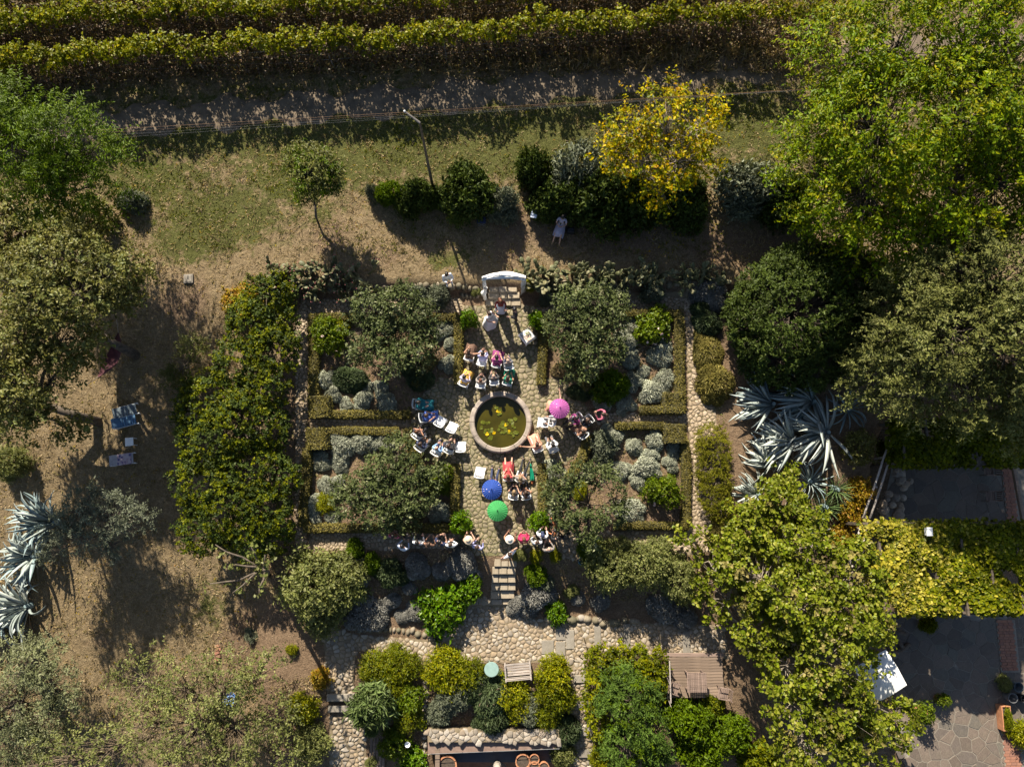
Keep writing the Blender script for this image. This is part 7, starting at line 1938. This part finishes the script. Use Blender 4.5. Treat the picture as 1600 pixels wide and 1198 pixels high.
def ivy_roof(label, x0, y0, x1, y1, z, mats, seed, thin=.5, skipf=None, nl=14000):
    a, b = PZ(x0, y0, z), PZ(x1, y1, z); rt = thing('ivy_pergola', label, 'pergola', (a.x, b.y, z - 2.5))
    HB = z - 2.5 + 2.3
    W_, D_ = b.x - a.x, a.y - b.y
    for i in range(6): MB().box((W_ * (i + .5) / 6, D_ / 2, 2.35), (.09, D_, .14)).build('beam', M['bark'], rt)
    for y in (.1, D_ - .1): MB().box((W_ / 2, y, 2.24), (W_, .1, .08)).build('purlin', M['bark'], rt)
    for x in (.15, W_ - .15):
        for y in (.15, D_ - .15): MB().box((x, y, 1.1 - HB / 2), (.12, .12, 2.2 + HB)).build('post', M['bark'], rt)
    r = np.random.default_rng(seed)
    for mt, frac in mats:
        n = int(nl * frac); x = r.random(n) * W_; y = r.random(n) * D_
        hum = .16 * (np.sin(x * 2.1 + seed) * np.sin(y * 2.7) + np.sin(x * 4.3) * np.sin(y * 3.9 + 2) * .6)
        hole = np.sin(x * 1.7 + 1.2 * seed) * np.sin(y * 2.3 + 1) + .5 * np.sin(x * 4.1 + y * 3)
        edge = np.minimum(np.minimum(x, W_ - x), np.minimum(y, D_ - y))
        k = (hole > -thin - .45) & ((edge > .05) | (r.random(n) < .5))
        if skipf is not None: k &= skipf(x / W_, y / D_, mt, r)
        x, y, hum = x[k], y[k], hum[k]
        p = np.stack([x + r.normal(size=len(x)) * .05, y + r.normal(size=len(x)) * .05, 2.5 + hum + r.uniform(-.2, .06, len(x)) - .25 * (edge[k] < .15)], 1)
        ax = unit(r.normal(size=p.shape) * [1, 1, .3] + [0, -.3, -.15]); nm = unit(r.normal(size=p.shape) * .4 + [0, .25, 1])
        V, F = leaf_mesh_arrays(p, ax, nm, r.uniform(.11, .2, len(p)), r.uniform(.09, .16, len(p)), six=True)
        link('foliage', np_mesh('foliage', V, F, LM[mt]), rt)
    return rt
gl = lambda fx, fy, mt, r: (r.random(len(fx)) < (1 - sstep(fx, .15, .75)) * .9 + .12) if mt == 'ivyyellow' else (r.random(len(fx)) < .25 + sstep(fx, .1, .6))
ivy_roof('ivy covered pergola at the right edge, its left half bright yellow in the sun', 1352, 814, 1625, 962, 1.8, (('ivyyellow', .8), ('ivy', .8)), 3, skipf=gl, nl=24000)
ivy_roof('dark shaded ivy pergola under the juniper at the right edge', 1392, 655, 1625, 728, 1.1, (('ivy', 1.0),), 4, nl=14000)
c = PZ(1448, 830, 1.95); rt = thing('vent_cap', 'small white vent box standing on the ivy roof', 'vent', c); MB().box((0, 0, .1), (.2, .3, .2), bev=.02).build('box', M['white'], rt); MB().box((0, 0, .22), (.26, .36, .04), bev=.01).build('lid', M['white'], rt)
c = PZ(1340, 860, .3); tag(MB().box((0, 0, 0), (.16, 1.0, .05), bev=.01).build('white_board', M['white'], None, loc=(c.x, c.y, .3), rot=(0, 0, -.22)), 'white painted board at the left edge of the yellow ivy roof', 'board')
zp = -2.27
c = PZ(1378, 1058, zp + 2.6); rt = thing('market_umbrella', 'square white sunshade on the patio, half hidden by the broad leaved tree', 'parasol', (c.x, c.y, zp), math.radians(28))
V = [(-.85, -.85, 2.45), (.85, -.85, 2.45), (.85, .85, 2.45), (-.85, .85, 2.45), (0, 0, 2.7), (0, -.88, 2.48), (.88, 0, 2.48), (0, .88, 2.48), (-.88, 0, 2.48)]
MB().add(V, [(0, 5, 4), (5, 1, 4), (1, 6, 4), (6, 2, 4), (2, 7, 4), (7, 3, 4), (3, 8, 4), (8, 0, 4)]).build('canopy', M['whitecloth'], rt); MB().tube([(0, 0, 0), (0, 0, 2.68)], .025, 8).build('pole', M['greywood'], rt); MB().lathe([(.25, 0), (.25, .06), (.05, .1)], 14).build('base', M['mortar'], rt)
for i in range(4):
    a = math.pi / 4 + i * math.pi / 2; MB().tube([(0, 0, 2.66), (1.18 * math.cos(a), 1.18 * math.sin(a), 2.43)], .012, 4).build('rib', M['greywood'], rt)
rt = thing('firewood_pile', 'few sawn logs lying on the shaded patio below the yellow ivy', 'logs', PZ(1395, 1000, zp))
ends = simple('sawn_wood', (.42, .24, .16), .8, .2)
for i, (x, y, z, a, l) in enumerate(((-.3, .3, .12, .4, .7), (.2, .1, .10, 1.9, .9), (.4, -.35, .12, .5, .8), (-.4, -.1, .12, 2.4, .7), (.0, .45, .12, 2.9, 1.1))):
    q = MB(); q.tube([(-l / 2, 0, 0), (l / 2, 0, 0)], .1, 9, cap=False); lo = q.build('log', M['bark'], rt, loc=(x, y, z), rot=(0, .1, a))
    q = MB(); q.tube([(-l / 2 + .002, 0, 0), (-l / 2 + .004, 0, 0)], .097, 9); q.tube([(l / 2 - .004, 0, 0), (l / 2 - .002, 0, 0)], .097, 9); q.build('cut_end', ends, lo)
c = PZ(1564, 1118, zp); rt = thing('brick_planter', 'long terracotta trough planter at the right edge of the patio', 'planter', c)
for nm, cc, dd in (('side', (-.19, 0, .22), (.05, 1.1, .44)), ('side', (.19, 0, .22), (.05, 1.1, .44)), ('end', (0, .53, .22), (.33, .05, .44)), ('end', (0, -.53, .22), (.33, .05, .44))): MB().box(cc, dd, bev=.01).build(nm, M['terracotta'], rt)
MB().box((0, 0, .19), (.33, 1.0, .36)).build('soil', M['compost'], rt)
q = thing('planter_greens', 'low dark plants growing in the terracotta trough', 'potted plant', (c.x, c.y, zp + .36)); link('foliage', SHV['ivy'][0], q, scale=(.2, .5, .3)); link('stem', STEM[1], q, scale=(.15, .3, .2))
for i, (px, py, R, h) in enumerate(((1572, 1086, .22, .5), (1592, 1088, .2, .45), (1583, 1070, .22, .4))):
    c = PZ(px, py, zp); rt = thing('garden_bin', ('grey metal bin above the terracotta trough, nearest the patio', 'dark bin at the right picture edge above the trough', 'blue grey bucket behind the two bins')[i], 'bin', c)
    MB().lathe([(R * .8, 0), (R, h), (R * 1.05, h), (R * .93, h), (R * .76, .05)], 16, capt=False).build('body', (M['metal'], M['darkmetal'], gr)[i], rt); MB().tube([(-R, 0, h * .9), (0, 0, h * 1.2), (R, 0, h * .9)], .008, 5).build('handle', M['darkmetal'], rt)
S('patio_bush', 'yellow green bush at the right edge beside the trough planter', 'bush', 'yellowbush', 1600, 1145, 24, hz=.8, zbase=zp)
S('patio_bush', 'small olive bush behind the bins on the patio', 'bush', 'olivebush', 1568, 1068, 14, hz=.5, zbase=zp)
S('patio_bush', 'shaded green bush at the lower rail of the ivy pergola', 'bush', 'ivy', 1450, 975, 16, hz=.6, zbase=zp)
# outdoor chair on the shaded upper patio
wood_chair('dark chair on the shaded upper patio at the right edge', 1545, 735, 180, -2.26); wood_chair('second dark chair on the shaded upper patio, lower one', 1548, 775, 180, -2.26)
rt = thing('timber_beam', 'long brown timber beam at the right edge of the shaded patio', 'beam', PZ(1590, 765, -1.2)); MB().box((0, 0, 0), (.16, 4.2, .16), rz=.08, bev=.02).build('beam', M['deckwood'], rt)
for y in (-1.8, 1.8): MB().box((0, y, -.55), (.12, .12, .95)).build('post', M['deckwood'], rt)
